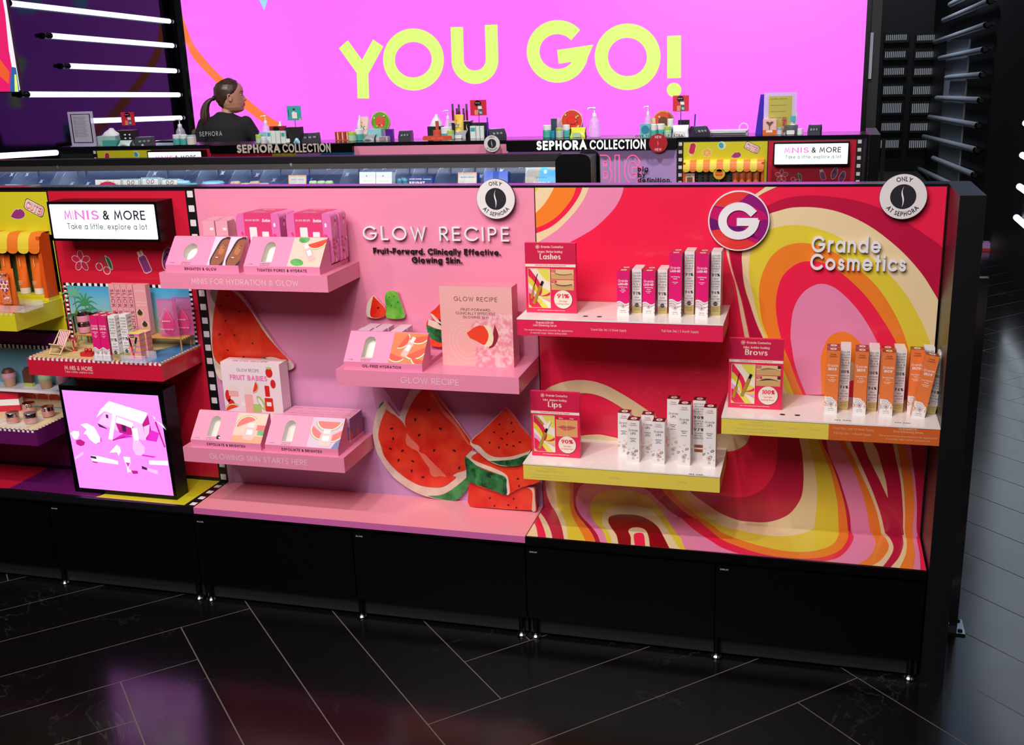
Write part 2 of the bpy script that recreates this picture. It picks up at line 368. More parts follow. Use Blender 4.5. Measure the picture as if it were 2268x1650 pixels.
# printed swirl of the red bay: colour, outline curves (metres on the panel / on the deck)
PANEL_SWIRL = [('PNK',[[(0.236,1.203),(0.228,1.174),(0.211,1.144),(0.185,1.116),(0.156,1.091),(0.127,1.073),(0.105,1.061),(0.068,1.043),(-0.010,1.013)],[(-0.010,1.210)]]),
('CREAM',[[(0.147,1.203),(0.134,1.172),(0.114,1.142),(0.087,1.112),(0.057,1.085),(0.018,1.060),(-0.009,1.044)],[(-0.010,1.210)]]),
('RED',[[(0.130,1.203),(0.120,1.177),(0.099,1.146),(0.073,1.118),(0.040,1.093),(0.002,1.077),(-0.008,1.073)],[(-0.010,1.210)]]),
('ORG',[[(0.113,1.203),(0.103,1.174),(0.085,1.148),(0.061,1.123),(0.031,1.103),(-0.008,1.087)],[(-0.010,1.210)]]),
('CREAM',[[(0.057,1.204),(0.046,1.183),(0.033,1.163),(0.018,1.145),(-0.007,1.122)],[(-0.010,1.210)]]),
('YEL',[[(0.017,1.204),(0.010,1.193),(-0.005,1.177)],[(-0.010,1.210)]]),
('CREAM',[[(0.587,1.198),(0.572,1.186),(0.553,1.173)],[(0.564,1.171),(0.584,1.183),(0.616,1.198)]]),
('CREAM',[[(0.490,1.053),(0.497,1.019),(0.507,0.984),(0.517,0.955),(0.526,0.911),(0.534,0.867),(0.543,0.822),(0.548,0.792)],[(0.559,0.793),(0.554,0.823),(0.544,0.867),(0.536,0.902),(0.525,0.940),(0.516,0.967),(0.507,0.998),(0.501,1.027),(0.499,1.053)]]),
('CRIM',[[(0.501,1.042),(0.509,1.001),(0.519,0.967),(0.528,0.938),(0.539,0.902),(0.547,0.867),(0.557,0.823),(0.567,0.778),(0.585,0.718),(0.613,0.664)],[(1.070,0.687),(1.045,1.010),(1.014,1.037),(0.991,1.059),(0.950,1.088),(0.897,1.121),(0.844,1.148),(0.791,1.164),(0.738,1.172),(0.685,1.175),(0.632,1.168),(0.592,1.151),(0.551,1.130),(0.516,1.093),(0.501,1.042)]]),
('CREAM',[[(0.630,0.665),(0.613,0.762),(0.587,0.821),(0.579,0.838),(0.567,0.868),(0.555,0.903),(0.544,0.935),(0.537,0.967),(0.534,0.996),(0.532,1.019),(0.534,1.042),(0.543,1.079),(0.563,1.108),(0.591,1.128),(0.619,1.138),(0.646,1.145),(0.678,1.147),(0.713,1.145),(0.753,1.137),(0.793,1.122),(0.834,1.100),(0.874,1.071),(0.916,1.034),(0.957,0.988),(0.986,0.945),(1.004,0.915),(1.027,0.873)],[(1.041,0.686)]]),
('YEL',[[(0.656,0.666),(0.641,0.701),(0.615,0.768),(0.595,0.821),(0.586,0.842),(0.575,0.874),(0.566,0.909),(0.558,0.941),(0.551,0.973),(0.550,1.002),(0.553,1.031),(0.559,1.054),(0.572,1.074),(0.591,1.088),(0.613,1.097),(0.637,1.102),(0.664,1.103),(0.691,1.100),(0.721,1.092),(0.751,1.080),(0.783,1.062),(0.816,1.041),(0.852,1.015),(0.888,0.980),(0.922,0.940),(0.951,0.894),(0.975,0.849),(0.994,0.800),(1.007,0.755),(1.018,0.685)]]),
('ORG',[[(0.672,0.667),(0.643,0.734),(0.617,0.786),(0.601,0.821),(0.593,0.839),(0.585,0.865),(0.580,0.895),(0.577,0.927),(0.578,0.956),(0.586,0.988),(0.601,1.020),(0.623,1.043),(0.649,1.055),(0.676,1.059),(0.704,1.056),(0.731,1.047),(0.758,1.034),(0.791,1.011),(0.822,0.988),(0.855,0.956),(0.884,0.917),(0.907,0.878),(0.922,0.847),(0.935,0.813),(0.949,0.764),(0.962,0.682)]]),
('RED2',[[(0.694,0.668),(0.673,0.716),(0.658,0.756),(0.644,0.787),(0.635,0.816),(0.627,0.846),(0.621,0.878),(0.619,0.913),(0.623,0.946),(0.633,0.975),(0.652,0.997),(0.673,1.010),(0.694,1.014),(0.722,1.012),(0.749,1.001),(0.779,0.980),(0.810,0.953),(0.839,0.922),(0.864,0.888),(0.885,0.857),(0.902,0.829),(0.918,0.798),(0.930,0.763),(0.949,0.681)]]),
('PNK',[[(0.702,0.669),(0.682,0.716),(0.669,0.756),(0.663,0.788),(0.658,0.817),(0.658,0.850),(0.661,0.885),(0.671,0.915),(0.687,0.938),(0.708,0.953),(0.729,0.958),(0.754,0.951),(0.779,0.933),(0.805,0.907),(0.828,0.878),(0.848,0.847),(0.863,0.819),(0.875,0.790),(0.898,0.679)]]),
('ORG',[[(0.740,0.671),(0.734,0.755),(0.737,0.785),(0.744,0.809),(0.757,0.828),(0.779,0.838),(0.798,0.834),(0.817,0.820),(0.835,0.797),(0.853,0.760),(0.866,0.677)]]),
('CREAM',[[(0.804,0.695),(0.797,0.733),(0.803,0.755),(0.812,0.759),(0.821,0.742),(0.827,0.696)]]),
('RED2',[[(0.802,0.670),(0.802,0.706),(0.826,0.710),(0.837,0.672)]]),
('CREAM',[[(0.010,0.637),(0.022,0.653),(0.053,0.668),(0.083,0.677),(0.116,0.681),(0.153,0.678),(0.189,0.667),(0.226,0.648),(0.262,0.627),(0.298,0.603),(0.323,0.585),(0.345,0.567),(0.377,0.550),(0.412,0.543),(0.465,0.548),(0.507,0.562),(0.565,0.569)],[(0.569,0.555),(0.556,0.528),(0.536,0.511),(0.512,0.503),(0.466,0.499),(0.413,0.503),(0.359,0.527),(0.287,0.572),(0.262,0.585),(0.229,0.606),(0.193,0.627),(0.163,0.639),(0.134,0.644),(0.108,0.642),(0.067,0.631),(0.009,0.602)]]),
('CREAM',[[(0.095,0.514),(0.112,0.521),(0.140,0.526),(0.166,0.528),(0.195,0.524),(0.221,0.518),(0.258,0.497)],[(0.258,0.450),(0.093,0.439)]]),
('RED3',[[(0.840,0.557),(0.853,0.514),(0.870,0.442),(0.911,0.295)],[(1.074,0.299),(1.051,0.599),(0.839,0.586)]]),
('PNK',[[(0.945,0.287),(0.992,0.291),(0.990,0.325),(0.987,0.384),(0.979,0.450),(0.970,0.500),(0.960,0.553),(0.954,0.593)],[(0.910,0.590)]]),
('ORG',[[(0.941,0.286),(0.982,0.290),(0.981,0.324),(0.981,0.384),(0.973,0.450),(0.962,0.500),(0.947,0.552),(0.941,0.592)],[(0.910,0.590)]]),
('CREAM',[[(0.938,0.286),(0.965,0.288),(0.962,0.318),(0.959,0.374),(0.951,0.441),(0.941,0.491),(0.928,0.554),(0.919,0.591)],[(0.894,0.589)]]),
('RED3',[[(0.912,0.284),(0.958,0.288),(0.957,0.329),(0.954,0.374),(0.944,0.447),(0.931,0.501),(0.918,0.553),(0.910,0.590)],[(0.797,0.583)]]),
('CREAM',[[(0.836,0.579),(0.847,0.550),(0.857,0.522),(0.872,0.490),(0.892,0.451),(0.916,0.401)],[(0.916,0.401),(0.909,0.445),(0.896,0.488),(0.883,0.527),(0.870,0.552),(0.859,0.580)]]),
('CREAM',[[(0.920,0.284),(0.911,0.318),(0.901,0.355),(0.881,0.409),(0.859,0.459),(0.837,0.506),(0.820,0.541),(0.807,0.577)],[(0.707,0.504),(0.572,0.457),(0.542,0.261)]]),
('ORG',[[(0.909,0.283),(0.903,0.313),(0.891,0.361),(0.871,0.412),(0.845,0.466),(0.823,0.512),(0.807,0.540),(0.794,0.576)],[(0.707,0.504),(0.572,0.457),(0.542,0.261)]]),
('PNK',[[(0.882,0.281),(0.875,0.318),(0.868,0.356),(0.855,0.403),(0.836,0.454),(0.814,0.501),(0.792,0.539),(0.777,0.575)],[(0.673,0.502),(0.324,0.439),(0.213,0.390),(0.190,0.350),(0.212,0.231)]]),
('CRIM',[[(0.834,0.276),(0.831,0.295),(0.826,0.341),(0.817,0.378),(0.805,0.414),(0.790,0.458),(0.767,0.508),(0.757,0.550),(0.749,0.581)],[(0.324,0.439),(0.250,0.403),(0.298,0.377),(0.328,0.349),(0.357,0.320),(0.388,0.298),(0.416,0.277),(0.470,0.254)]]),
('ORG',[[(0.826,0.275),(0.824,0.297),(0.819,0.332),(0.812,0.370),(0.802,0.407),(0.786,0.454),(0.768,0.501),(0.749,0.537),(0.741,0.580)],[(0.324,0.428),(0.338,0.378),(0.368,0.345),(0.397,0.319),(0.430,0.299),(0.463,0.278)]]),
('YEL',[[(0.801,0.273),(0.800,0.297),(0.798,0.323),(0.794,0.368),(0.787,0.405),(0.775,0.453),(0.758,0.500),(0.739,0.540),(0.728,0.579)],[(0.342,0.421),(0.360,0.378),(0.390,0.346),(0.419,0.321),(0.452,0.298),(0.488,0.280)]]),
('CREAM',[[(0.738,0.267),(0.738,0.298),(0.740,0.337),(0.741,0.394),(0.737,0.439),(0.728,0.491),(0.716,0.531),(0.706,0.578)],[(0.356,0.418),(0.393,0.376),(0.420,0.345),(0.448,0.318),(0.474,0.298),(0.506,0.281)]]),
('CRIM',[[(0.684,0.577),(0.691,0.544),(0.697,0.518),(0.703,0.474),(0.705,0.429),(0.702,0.391),(0.689,0.360),(0.670,0.335),(0.643,0.318),(0.612,0.308),(0.580,0.306),(0.541,0.308),(0.498,0.322),(0.469,0.339),(0.444,0.355),(0.414,0.378),(0.396,0.398)],[(0.420,0.500),(0.500,0.660)]]),
('RED2',[[(0.636,0.559),(0.636,0.499),(0.631,0.454),(0.612,0.415),(0.585,0.389),(0.550,0.375),(0.497,0.375),(0.444,0.378)],[(0.446,0.410),(0.466,0.526),(0.534,0.568)]]),
('CREAM',[[(0.465,0.546),(0.507,0.555),(0.565,0.566)],[(0.566,0.555),(0.556,0.528),(0.536,0.511),(0.512,0.503),(0.466,0.499)]]),
('CRIM',[[(0.000,0.408),(-0.003,0.290)],[(0.032,0.293),(0.019,0.320),(0.012,0.344),(0.009,0.376),(0.008,0.409)]]),
('CREAM',[[(0.008,0.409),(0.009,0.376),(0.012,0.344),(0.019,0.320),(0.031,0.295)],[(0.060,0.295),(0.062,0.413)]]),
('YEL',[[(0.035,0.411),(0.036,0.378),(0.038,0.346),(0.041,0.314),(0.047,0.295)],[(0.106,0.297),(0.108,0.416)]]),
('ORG',[[(0.079,0.414),(0.078,0.341),(0.077,0.317),(0.080,0.297)],[(0.114,0.298),(0.115,0.416)]]),
('CRIM',[[(0.093,0.415),(0.088,0.342),(0.089,0.318),(0.093,0.296)],[(0.144,0.298),(0.161,0.420)]]),
('PNK',[[(0.161,0.420),(0.126,0.387),(0.107,0.370),(0.097,0.343),(0.096,0.318),(0.101,0.294)],[(0.361,0.293),(0.355,0.320),(0.326,0.349),(0.296,0.377),(0.250,0.403)]]),
('YEL',[[(0.134,0.293),(0.135,0.309),(0.141,0.334),(0.160,0.356),(0.190,0.368),(0.228,0.373),(0.265,0.368),(0.298,0.355),(0.324,0.333),(0.344,0.303)]]),
('CREAM',[[(0.171,0.288),(0.174,0.297),(0.190,0.312),(0.212,0.322),(0.246,0.328),(0.280,0.326),(0.309,0.316),(0.330,0.296)]])]
DECK_SWIRL = [('CREAM',[[(-0.100,0.100),(1.200,0.100),(1.200,-0.400),(-0.100,-0.400)]]),
('RED',[[(-0.013,-0.081),(-0.005,-0.098),(0.016,-0.143),(0.033,-0.194),(0.040,-0.219)],[(0.061,-0.215),(0.055,-0.193),(0.037,-0.143),(0.004,-0.069),(-0.009,-0.044)]]),
('RED3',[[(-0.020,0.021),(-0.002,-0.033),(0.026,-0.083),(0.053,-0.140),(0.072,-0.192),(0.079,-0.219)],[(0.109,-0.213),(0.103,-0.190),(0.079,-0.117),(0.052,-0.050),(0.031,-0.006),(0.014,0.028)]]),
('YEL',[[(0.035,0.032),(0.048,-0.006),(0.067,-0.047),(0.095,-0.123),(0.115,-0.196),(0.121,-0.219)],[(0.172,-0.209),(0.104,0.045)]]),
('ORG',[[(0.069,0.038),(0.080,-0.005),(0.103,-0.068),(0.134,-0.132),(0.162,-0.195),(0.170,-0.217)],[(0.201,-0.211),(0.112,0.046)]]),
('CRIM',[[(0.081,0.041),(0.094,-0.007),(0.112,-0.048),(0.141,-0.096),(0.171,-0.151),(0.188,-0.193),(0.196,-0.212)],[(0.228,-0.206),(0.126,0.049)]]),
('PNK',[[(0.086,0.042),(0.103,-0.010),(0.125,-0.054),(0.157,-0.102),(0.183,-0.148),(0.201,-0.195),(0.208,-0.218)],[(0.844,-0.226),(0.850,-0.023),(0.385,0.100)]]),
('YEL',[[(0.123,0.049),(0.137,-0.011),(0.145,-0.032),(0.163,-0.074),(0.196,-0.129),(0.219,-0.193),(0.227,-0.222)],[(0.453,-0.216),(0.437,-0.188),(0.398,-0.122),(0.369,-0.060),(0.340,0.015),(0.323,0.087)]]),
('CREAM',[[(0.164,0.057),(0.175,-0.017),(0.179,-0.057),(0.187,-0.087),(0.216,-0.142),(0.231,-0.193),(0.239,-0.228)],[(0.419,-0.215),(0.406,-0.191),(0.382,-0.134),(0.351,-0.063),(0.327,-0.004),(0.308,0.085)]]),
('CRIM2',[[(0.257,-0.224),(0.249,-0.195),(0.235,-0.146),(0.212,-0.100),(0.199,-0.067),(0.196,-0.036),(0.212,-0.017),(0.240,-0.009),(0.274,-0.011),(0.307,-0.036),(0.335,-0.075),(0.357,-0.130),(0.381,-0.195),(0.390,-0.221)]]),
('CREAM',[[(0.286,-0.218),(0.282,-0.195),(0.273,-0.147),(0.262,-0.116),(0.266,-0.096),(0.283,-0.088),(0.304,-0.099),(0.319,-0.138),(0.331,-0.195),(0.335,-0.216)]]),
('RED',[[(0.296,-0.216),(0.292,-0.195),(0.281,-0.146),(0.282,-0.127),(0.295,-0.120),(0.306,-0.132),(0.319,-0.194),(0.322,-0.211)]]),
('RED',[[(0.954,0.172),(0.928,-0.265),(1.049,-0.240),(1.094,0.200)]]),
('PNK',[[(0.778,0.138),(0.995,0.047),(0.991,-0.007),(0.991,-0.106),(0.986,-0.191),(0.981,-0.261)],[(0.775,-0.303)]]),
('ORG',[[(0.778,0.138),(0.986,0.046),(0.981,-0.005),(0.982,-0.054),(0.979,-0.124),(0.970,-0.192),(0.962,-0.264)],[(0.775,-0.303)]]),
('CREAM',[[(0.778,0.138),(0.966,0.042),(0.965,-0.000),(0.965,-0.049),(0.957,-0.121),(0.940,-0.191),(0.925,-0.265)],[(0.775,-0.296)]]),
('RED3',[[(0.778,0.138),(0.961,0.049),(0.957,0.006),(0.956,-0.059),(0.942,-0.132),(0.920,-0.192),(0.899,-0.243)],[(0.775,-0.296)]]),
('CREAM',[[(0.778,0.138),(0.916,0.032),(0.916,0.002),(0.926,-0.033),(0.931,-0.080),(0.923,-0.128),(0.900,-0.196),(0.878,-0.233)],[(0.775,-0.296)]]),
('ORG',[[(0.778,0.138),(0.906,0.030),(0.906,-0.004),(0.917,-0.043),(0.919,-0.090),(0.900,-0.155),(0.876,-0.195),(0.844,-0.233)],[(0.775,-0.296)]]),
('PNK',[[(0.600,0.103),(0.878,0.033),(0.882,-0.013),(0.889,-0.048),(0.887,-0.089),(0.869,-0.154),(0.842,-0.195),(0.807,-0.233),(0.683,-0.316)],[(0.466,-0.361)],[(0.461,-0.260),(0.420,-0.191),(0.349,0.092)]]),
('RED',[[(0.341,0.091),(0.387,-0.003),(0.435,-0.081),(0.483,-0.138),(0.513,-0.171),(0.566,-0.202),(0.626,-0.234),(0.681,-0.237),(0.725,-0.217),(0.776,-0.188),(0.802,-0.160),(0.825,-0.101),(0.836,-0.043),(0.832,-0.006),(0.831,0.058)]]),
('ORG',[[(0.378,0.098),(0.430,-0.003),(0.469,-0.066),(0.509,-0.123),(0.563,-0.162),(0.614,-0.187),(0.664,-0.196),(0.718,-0.192),(0.763,-0.172),(0.799,-0.130),(0.819,-0.070),(0.824,-0.020),(0.824,-0.003),(0.824,0.065)]]),
('YEL',[[(0.404,0.103),(0.453,-0.006),(0.481,-0.046),(0.506,-0.082),(0.560,-0.119),(0.612,-0.144),(0.662,-0.158),(0.711,-0.156),(0.750,-0.136),(0.783,-0.098),(0.798,-0.042),(0.800,-0.004),(0.800,0.061)]]),
('CREAM',[[(0.430,0.108),(0.475,-0.005),(0.502,-0.039),(0.556,-0.061),(0.609,-0.074),(0.653,-0.075),(0.690,-0.060),(0.716,-0.038),(0.731,-0.015),(0.738,-0.004),(0.743,0.058)]])]
# ---------------------------------------------------------------- room shell
H, ZD, DF = 1.198, .30, -.2
FLOOR = M('stone_tile', (24, 22, 24), .3, k=1)
def floor_material():
    nt = FLOOR.node_tree; b = nt.nodes['Principled BSDF']
    tc = nt.nodes.new('ShaderNodeTexCoord'); n = nt.nodes.new('ShaderNodeTexNoise'); w = nt.nodes.new('ShaderNodeTexNoise')
    n.inputs['Scale'].default_value = 5; n.inputs['Detail'].default_value = 8; n.inputs['Distortion'].default_value = 1.2
    w.inputs['Scale'].default_value = 2.2; w.inputs['Detail'].default_value = 9; w.inputs['Roughness'].default_value = .62; w.inputs['Distortion'].default_value = .7
    r = nt.nodes.new('ShaderNodeValToRGB'); cr = r.color_ramp
    cr.elements[0].position = .488; cr.elements[0].color = (.0032, .0029, .0032, 1); cr.elements[1].position = .512; cr.elements[1].color = (.0032, .0029, .0032, 1)
    e = cr.elements.new(.5); e.color = (.03, .028, .028, 1)
    cr.elements[0].position = .494; cr.elements[2].position = .506
    mr = nt.nodes.new('ShaderNodeMapRange'); mr.inputs['To Min'].default_value = .13; mr.inputs['To Max'].default_value = .21
    nt.links.new(tc.outputs['Object'], n.inputs['Vector']); nt.links.new(tc.outputs['Object'], w.inputs['Vector'])
    nt.links.new(w.outputs['Fac'], r.inputs['Fac'])
    k = nt.nodes.new('ShaderNodeTexNoise'); k.inputs['Scale'].default_value = 3.1; k.inputs['Detail'].default_value = 3; kr = nt.nodes.new('ShaderNodeMapRange'); kr.inputs['From Min'].default_value = .52; kr.inputs['From Max'].default_value = .66
    mx = nt.nodes.new('ShaderNodeMixRGB'); mx.inputs[1].default_value = (.0032, .0029, .0032, 1)
    nt.links.new(tc.outputs['Object'], k.inputs['Vector']); nt.links.new(k.outputs['Fac'], kr.inputs['Value']); nt.links.new(kr.outputs['Result'], mx.inputs['Fac']); nt.links.new(r.outputs['Color'], mx.inputs[2]); nt.links.new(mx.outputs['Color'], b.inputs['Base Color'])
    nt.links.new(n.outputs['Fac'], mr.inputs['Value']); nt.links.new(mr.outputs['Result'], b.inputs['Roughness'])
floor_material(); MATS['stone_tile'].node_tree.nodes['Principled BSDF'].inputs['Specular IOR Level'].default_value = .65
GROUT = M('grout', (112, 102, 92), .8, k=.6)
def build_floor():
    mb = MB(); mb.box(-6.5, -4.5, -.05, 2.6, 12, -.0005, GROUT)
    wd, nn, g = .2, 6, .0017; a0, b0 = -.947, .442; q = math.sqrt(.5)
    def tile(a, b, A, B):
        cx, cy = (a+A)/2*q-(b+B)/2*q, (a+A)/2*q+(b+B)/2*q
        if not (-5.6 < cx < 2.4 and -3.2 < cy < 9): return
        P = [(a+g, b+g), (A-g, b+g), (A-g, B-g), (a+g, B-g)]
        P = [((u-v)*q, (u+v)*q) for u, v in P]
        mb.face([(x, y, 0) for x, y in P], FLOOR)
        mb.grid([[(x, y, -.001) for x, y in P], [(x, y, 0) for x, y in P]], FLOOR, False, True)
    for i in range(-60, 70):
        for j in range(-8, 9):
            a = a0+i*wd+j*nn*wd; b = b0+i*wd-j*nn*wd
            tile(a, b-nn*wd, a+wd, b); tile(a+wd-nn*wd, b, a+wd, b+wd)
    mb.build('floor', kind='structure')
build_floor()
WALLG = M('black_glass_wall', (6, 5, 9), .07, k=1, spec=.5)
MATS['black_glass_wall'].node_tree.nodes['Principled BSDF'].inputs['Specular Tint'].default_value = (.30, .40, 1, 1)
WALLD = M('black_wall', (5, 5, 6), .5, k=1)
XL, YS, XR = -4.43, 5.4, 2.0
def slab(name, x0, y0, z0, x1, y1, z1, m):
    b = MB(); b.box(x0, y0, z0, x1, y1, z1, m); return b.build(name, kind='structure')
slab('wall_left', XL-.08, -4.4, 0, XL, YS+.2, 3.4, WALLG)
slab('wall_back', XL, YS+.06, 0, 1.09, YS+.2, 3.4, WALLD)
slab('wall_right', XR, -4.4, 0, XR+.08, 11.9, 3.4, WALLD)
slab('wall_far', 1.0, 11.8, 0, XR, 11.9, 3.4, WALLD)
slab('wall_passage', 1.0, YS+.2, 0, 1.08, 11.8, 3.4, WALLD)
slab('ceiling', XL-.08, -4.4, 3.4, XR+.08, 11.9, 3.46, WALLD)
slab('wall_front', XL, -4.5, 0, XR, -4.4, 3.4, WALLD)

# LED video wall ----------------------------------------------------------
LEDM = M('led_magenta', (250, 108, 255), .3, emit=1.12); LEDY = M('led_lime', (218, 255, 120), .3, emit=1.1)
LEDO = M('led_orange', (255, 120, 58), .3, emit=1.05); LEDC = M('led_cyan', (160, 225, 250), .3, emit=1)
def led_wall():
    t = thing('video_wall', 'huge magenta video wall spelling YOU GO! behind the cash counter', 'screen', (0, YS, 0))
    fr = front(0); (X0, Z0), X1 = PY(442, 303, YS), PY(1905, 293, YS)[0]; X0 -= .03; Z0 = PY(1134, 303, YS)[1]; Z1 = 2.75
    b = MB(); b.box(X0-.03, .002, Z0-.04, X1+.03, .055, Z1+.04, GLOSSBLACK); b.build('casing', t)
    d = MB(); d.rect(fr, X0, Z0, X1, Z1, LEDM, .002)
    P = lambda *p: [PY(x, y, YS) for x, y in p]
    a = smooth(P((400, 20), (426, 92), (462, 140), (503, 181), (536, 209), (596, 258), (670, 300))); c = smooth(P((620, 300), (603, 285), (543, 241), (483, 186), (431, 131), (410, 90)))
    d.poly(fr, clip(a+c, X0, Z0, X1, Z1), LEDO, .003)
    # cyan caption further up the wall (only its feet are in the photo; mirrored in the black glass)
    for x0, x1, nm in ((-3.75, -3.42, 'V'), (-3.2, -2.9, 'U'), (-2.7, -2.4, 'H')):
        d.text(fr, nm, (x0+x1)/2, 2.035, .34, LEDC, .24, .003, width=x1-x0, al='c')
    d.build('led_panel', t)
    L = MB(); px = 1/ (PY(1135, 130, YS)[0]-PY(1134, 130, YS)[0]); w = 28/px
    def arc(cx, cy, r, a0, a1, n=40):
        return [PY(cx+r*math.cos(math.radians(a0+(a1-a0)*i/n)), cy-r*math.sin(math.radians(a0+(a1-a0)*i/n)), YS) for i in range(n+1)]
    def st(pts, wd=w, cl=False): L.strip(fr, pts, wd, LEDY, .004, 0, cl, False)
    st(P((761, 98), (804, 158), (838, 95))); st(P((803, 150), (805, 218)))
    st(arc(916, 132, 54, 0, 360, 60), cl=True)
    st(P((1012, 60), (1014, 128))+arc(1052, 133, 38, 188, 352, 24)+P((1090, 128), (1088, 55)))
    st(arc(1235, 114, 54, 42, 352, 50)+P((1290, 118), (1236, 126)))
    st(arc(1390, 126, 58, 0, 360, 60), cl=True)
    st(P((1493, 79), (1493, 173)))
    L.poly(fr, [PY(1493+16*math.cos(i*.2618), 199+16*math.sin(i*.2618), YS) for i in range(24)], LEDY, .004)
    L.build('slogan', t)
    return t
led_wall()
# second smaller screen at far left
def side_screen():
    y = 2.3; x1, z0 = PY(45, 200, y); x1b, z1 = PY(18, 0, y)
    t = thing('side_screen', 'upright white and crimson video screen cut by the left edge', 'screen', (0, y, 0))
    fr = front(0); b = MB(); b.box(x1-1.0, .004, z0-.01, x1+.003, .02, z1+.5, GLOSSBLACK); b.build('casing', t)
    d = MB(); d.rect(fr, x1-1.0, z0, x1, z1+.5, M('screen_white', (250, 240, 250), .3, emit=1), .001)
    P = lambda *p: [PY(a, c, y) for a, c in p]
    d.poly(fr, P((-120, -60), (0, -40), (12, 30), (20, 110), (27, 150), (24, 203), (-120, 203)), M('screen_crimson', (236, 30, 110), .3, emit=1), .002)
    d.poly(fr, P((-120, 80), (0, 130), (22, 160), (20, 186), (0, 168), (-120, 120)), M('screen_orange', (240, 96, 48), .3, emit=1), .003)
    d.poly(fr, P((26, 148), (36, 150), (44, 203), (22, 203)), M('screen_blue', (60, 110, 190), .3, emit=.8), .003)
    d.poly(fr, P((33, 165), (37, 165), (42, 203), (34, 203)), LEDY, .004)
    d.build('display', t)
side_screen()

# light tubes ------------------------------------------------------------
TUBE = M('lit_tube', (226, 240, 255), .3, emit=2.2); TUBEOFF = M('unlit_tube', (186, 194, 206), .4, k=.9)
def light_tube(x, y0, y1, z0, z1, lit, label, group, r=.0185, tail=0):
    sx = 1 if x < 0 else -1; X = x+sx*(.03 if lit else .055)
    t = thing('light_tube', label, 'light', (0, 0, 0), 0, group)
    a = Vector((X, y0, z0)); b = Vector((X, y1, z1)); d = (b-a).normalized()
    m = MB(); m.tube([a, b], r, TUBE if lit else TUBEOFF, 10); m.build('tube', t)
    c = MB(); c.tube([a-d*.07, a-d*.03, a-d*.028, a], [r*.75, r*.75, r*1.08, r*1.08], GLOSSBLACK, 10); c.build('end_cap', t); c = MB()
    c.tube([b, b+d*.02], r*1.08, GLOSSBLACK, 10); c.build('end_cap', t)
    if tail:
        e = MB(); e.tube([b+d*.02, b+d*tail], r*.8, M('tube_reflection_glow', (150, 155, 172), .4, emit=.7), 8); e.build('rail', t)  # self-lit grey bar imitates the tube's reflection beyond its lit end
    for p in (a+d*.05, b-d*.05): k = MB(); k.tube([p, Vector((x+sx*.002, p.y, p.z))], .006, GLOSSBLACK, 6); k.build('bracket', t)
    return t
names = ['topmost', 'second from the top', 'third from the top', 'fourth from the top', 'fifth from the top', 'sixth from the top', 'lowest']
TL = (((22, 7), (375, 47)), ((112, 79), (382, 101)), ((152, 146), (388, 157)), ((62, 209), (396, 210)), ((190, 268), (400, 261)), ((330, 318), (415, 312)), ((-60, 349), (125, 338)))
for i, (p, q) in enumerate(TL):
    a = PX(*p, XL+.03); b = PX(*q, XL+.03)
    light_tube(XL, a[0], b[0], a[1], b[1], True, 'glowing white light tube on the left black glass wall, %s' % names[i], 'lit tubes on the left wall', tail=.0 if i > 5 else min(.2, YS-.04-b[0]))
for i in range(13):
    z = 2.82-.2*i
    vis = {11: 'upper', 12: 'lower'}.get(i)
    light_tube(XR, 2.2, 4.88, z, z, True, 'glowing white light tube end at the right edge, %s one' % vis if vis else 'glowing white tube on the right wall beside the aisle', 'lit tubes on the right wall', r=.02)
TRt = (((2105, 10), (2150, -12)), ((2090, 45), (2192, 2)), ((2071, 93), (2185, 55)), ((2082, 129), (2180, 110)), ((2097, 172), (2175, 166)), ((2075, 217), (2171, 222)), ((2059, 259), (2166, 278)), ((2046, 302), (2162, 332)), ((2067, 350), (2157, 387)), ((2036, 374), (2115, 412)))
nm2 = ['highest, cut by the top edge', 'second down', 'third down', 'fourth down', 'fifth down', 'sixth down', 'seventh down', 'eighth down', 'ninth down', 'lowest, behind the display end']
for i, (q, p) in enumerate(TRt):
    a = PX(*p, XR-.055); b = PX(*q, XR-.055)
    light_tube(XR, a[0], b[0], a[1], b[1], False, 'dim grey light tube on the dark right wall, %s' % nm2[i], 'unlit tubes on the right wall', r=.026)
b = MB(); b.box(1.15, 2.4, 3.36, 1.95, 8.5, 3.398, M('ceiling_panel_lit', (166, 202, 255), .4, emit=.62)); b.build('ceiling_light', label='long cool white light panel on the ceiling over the right aisle', cat='light')
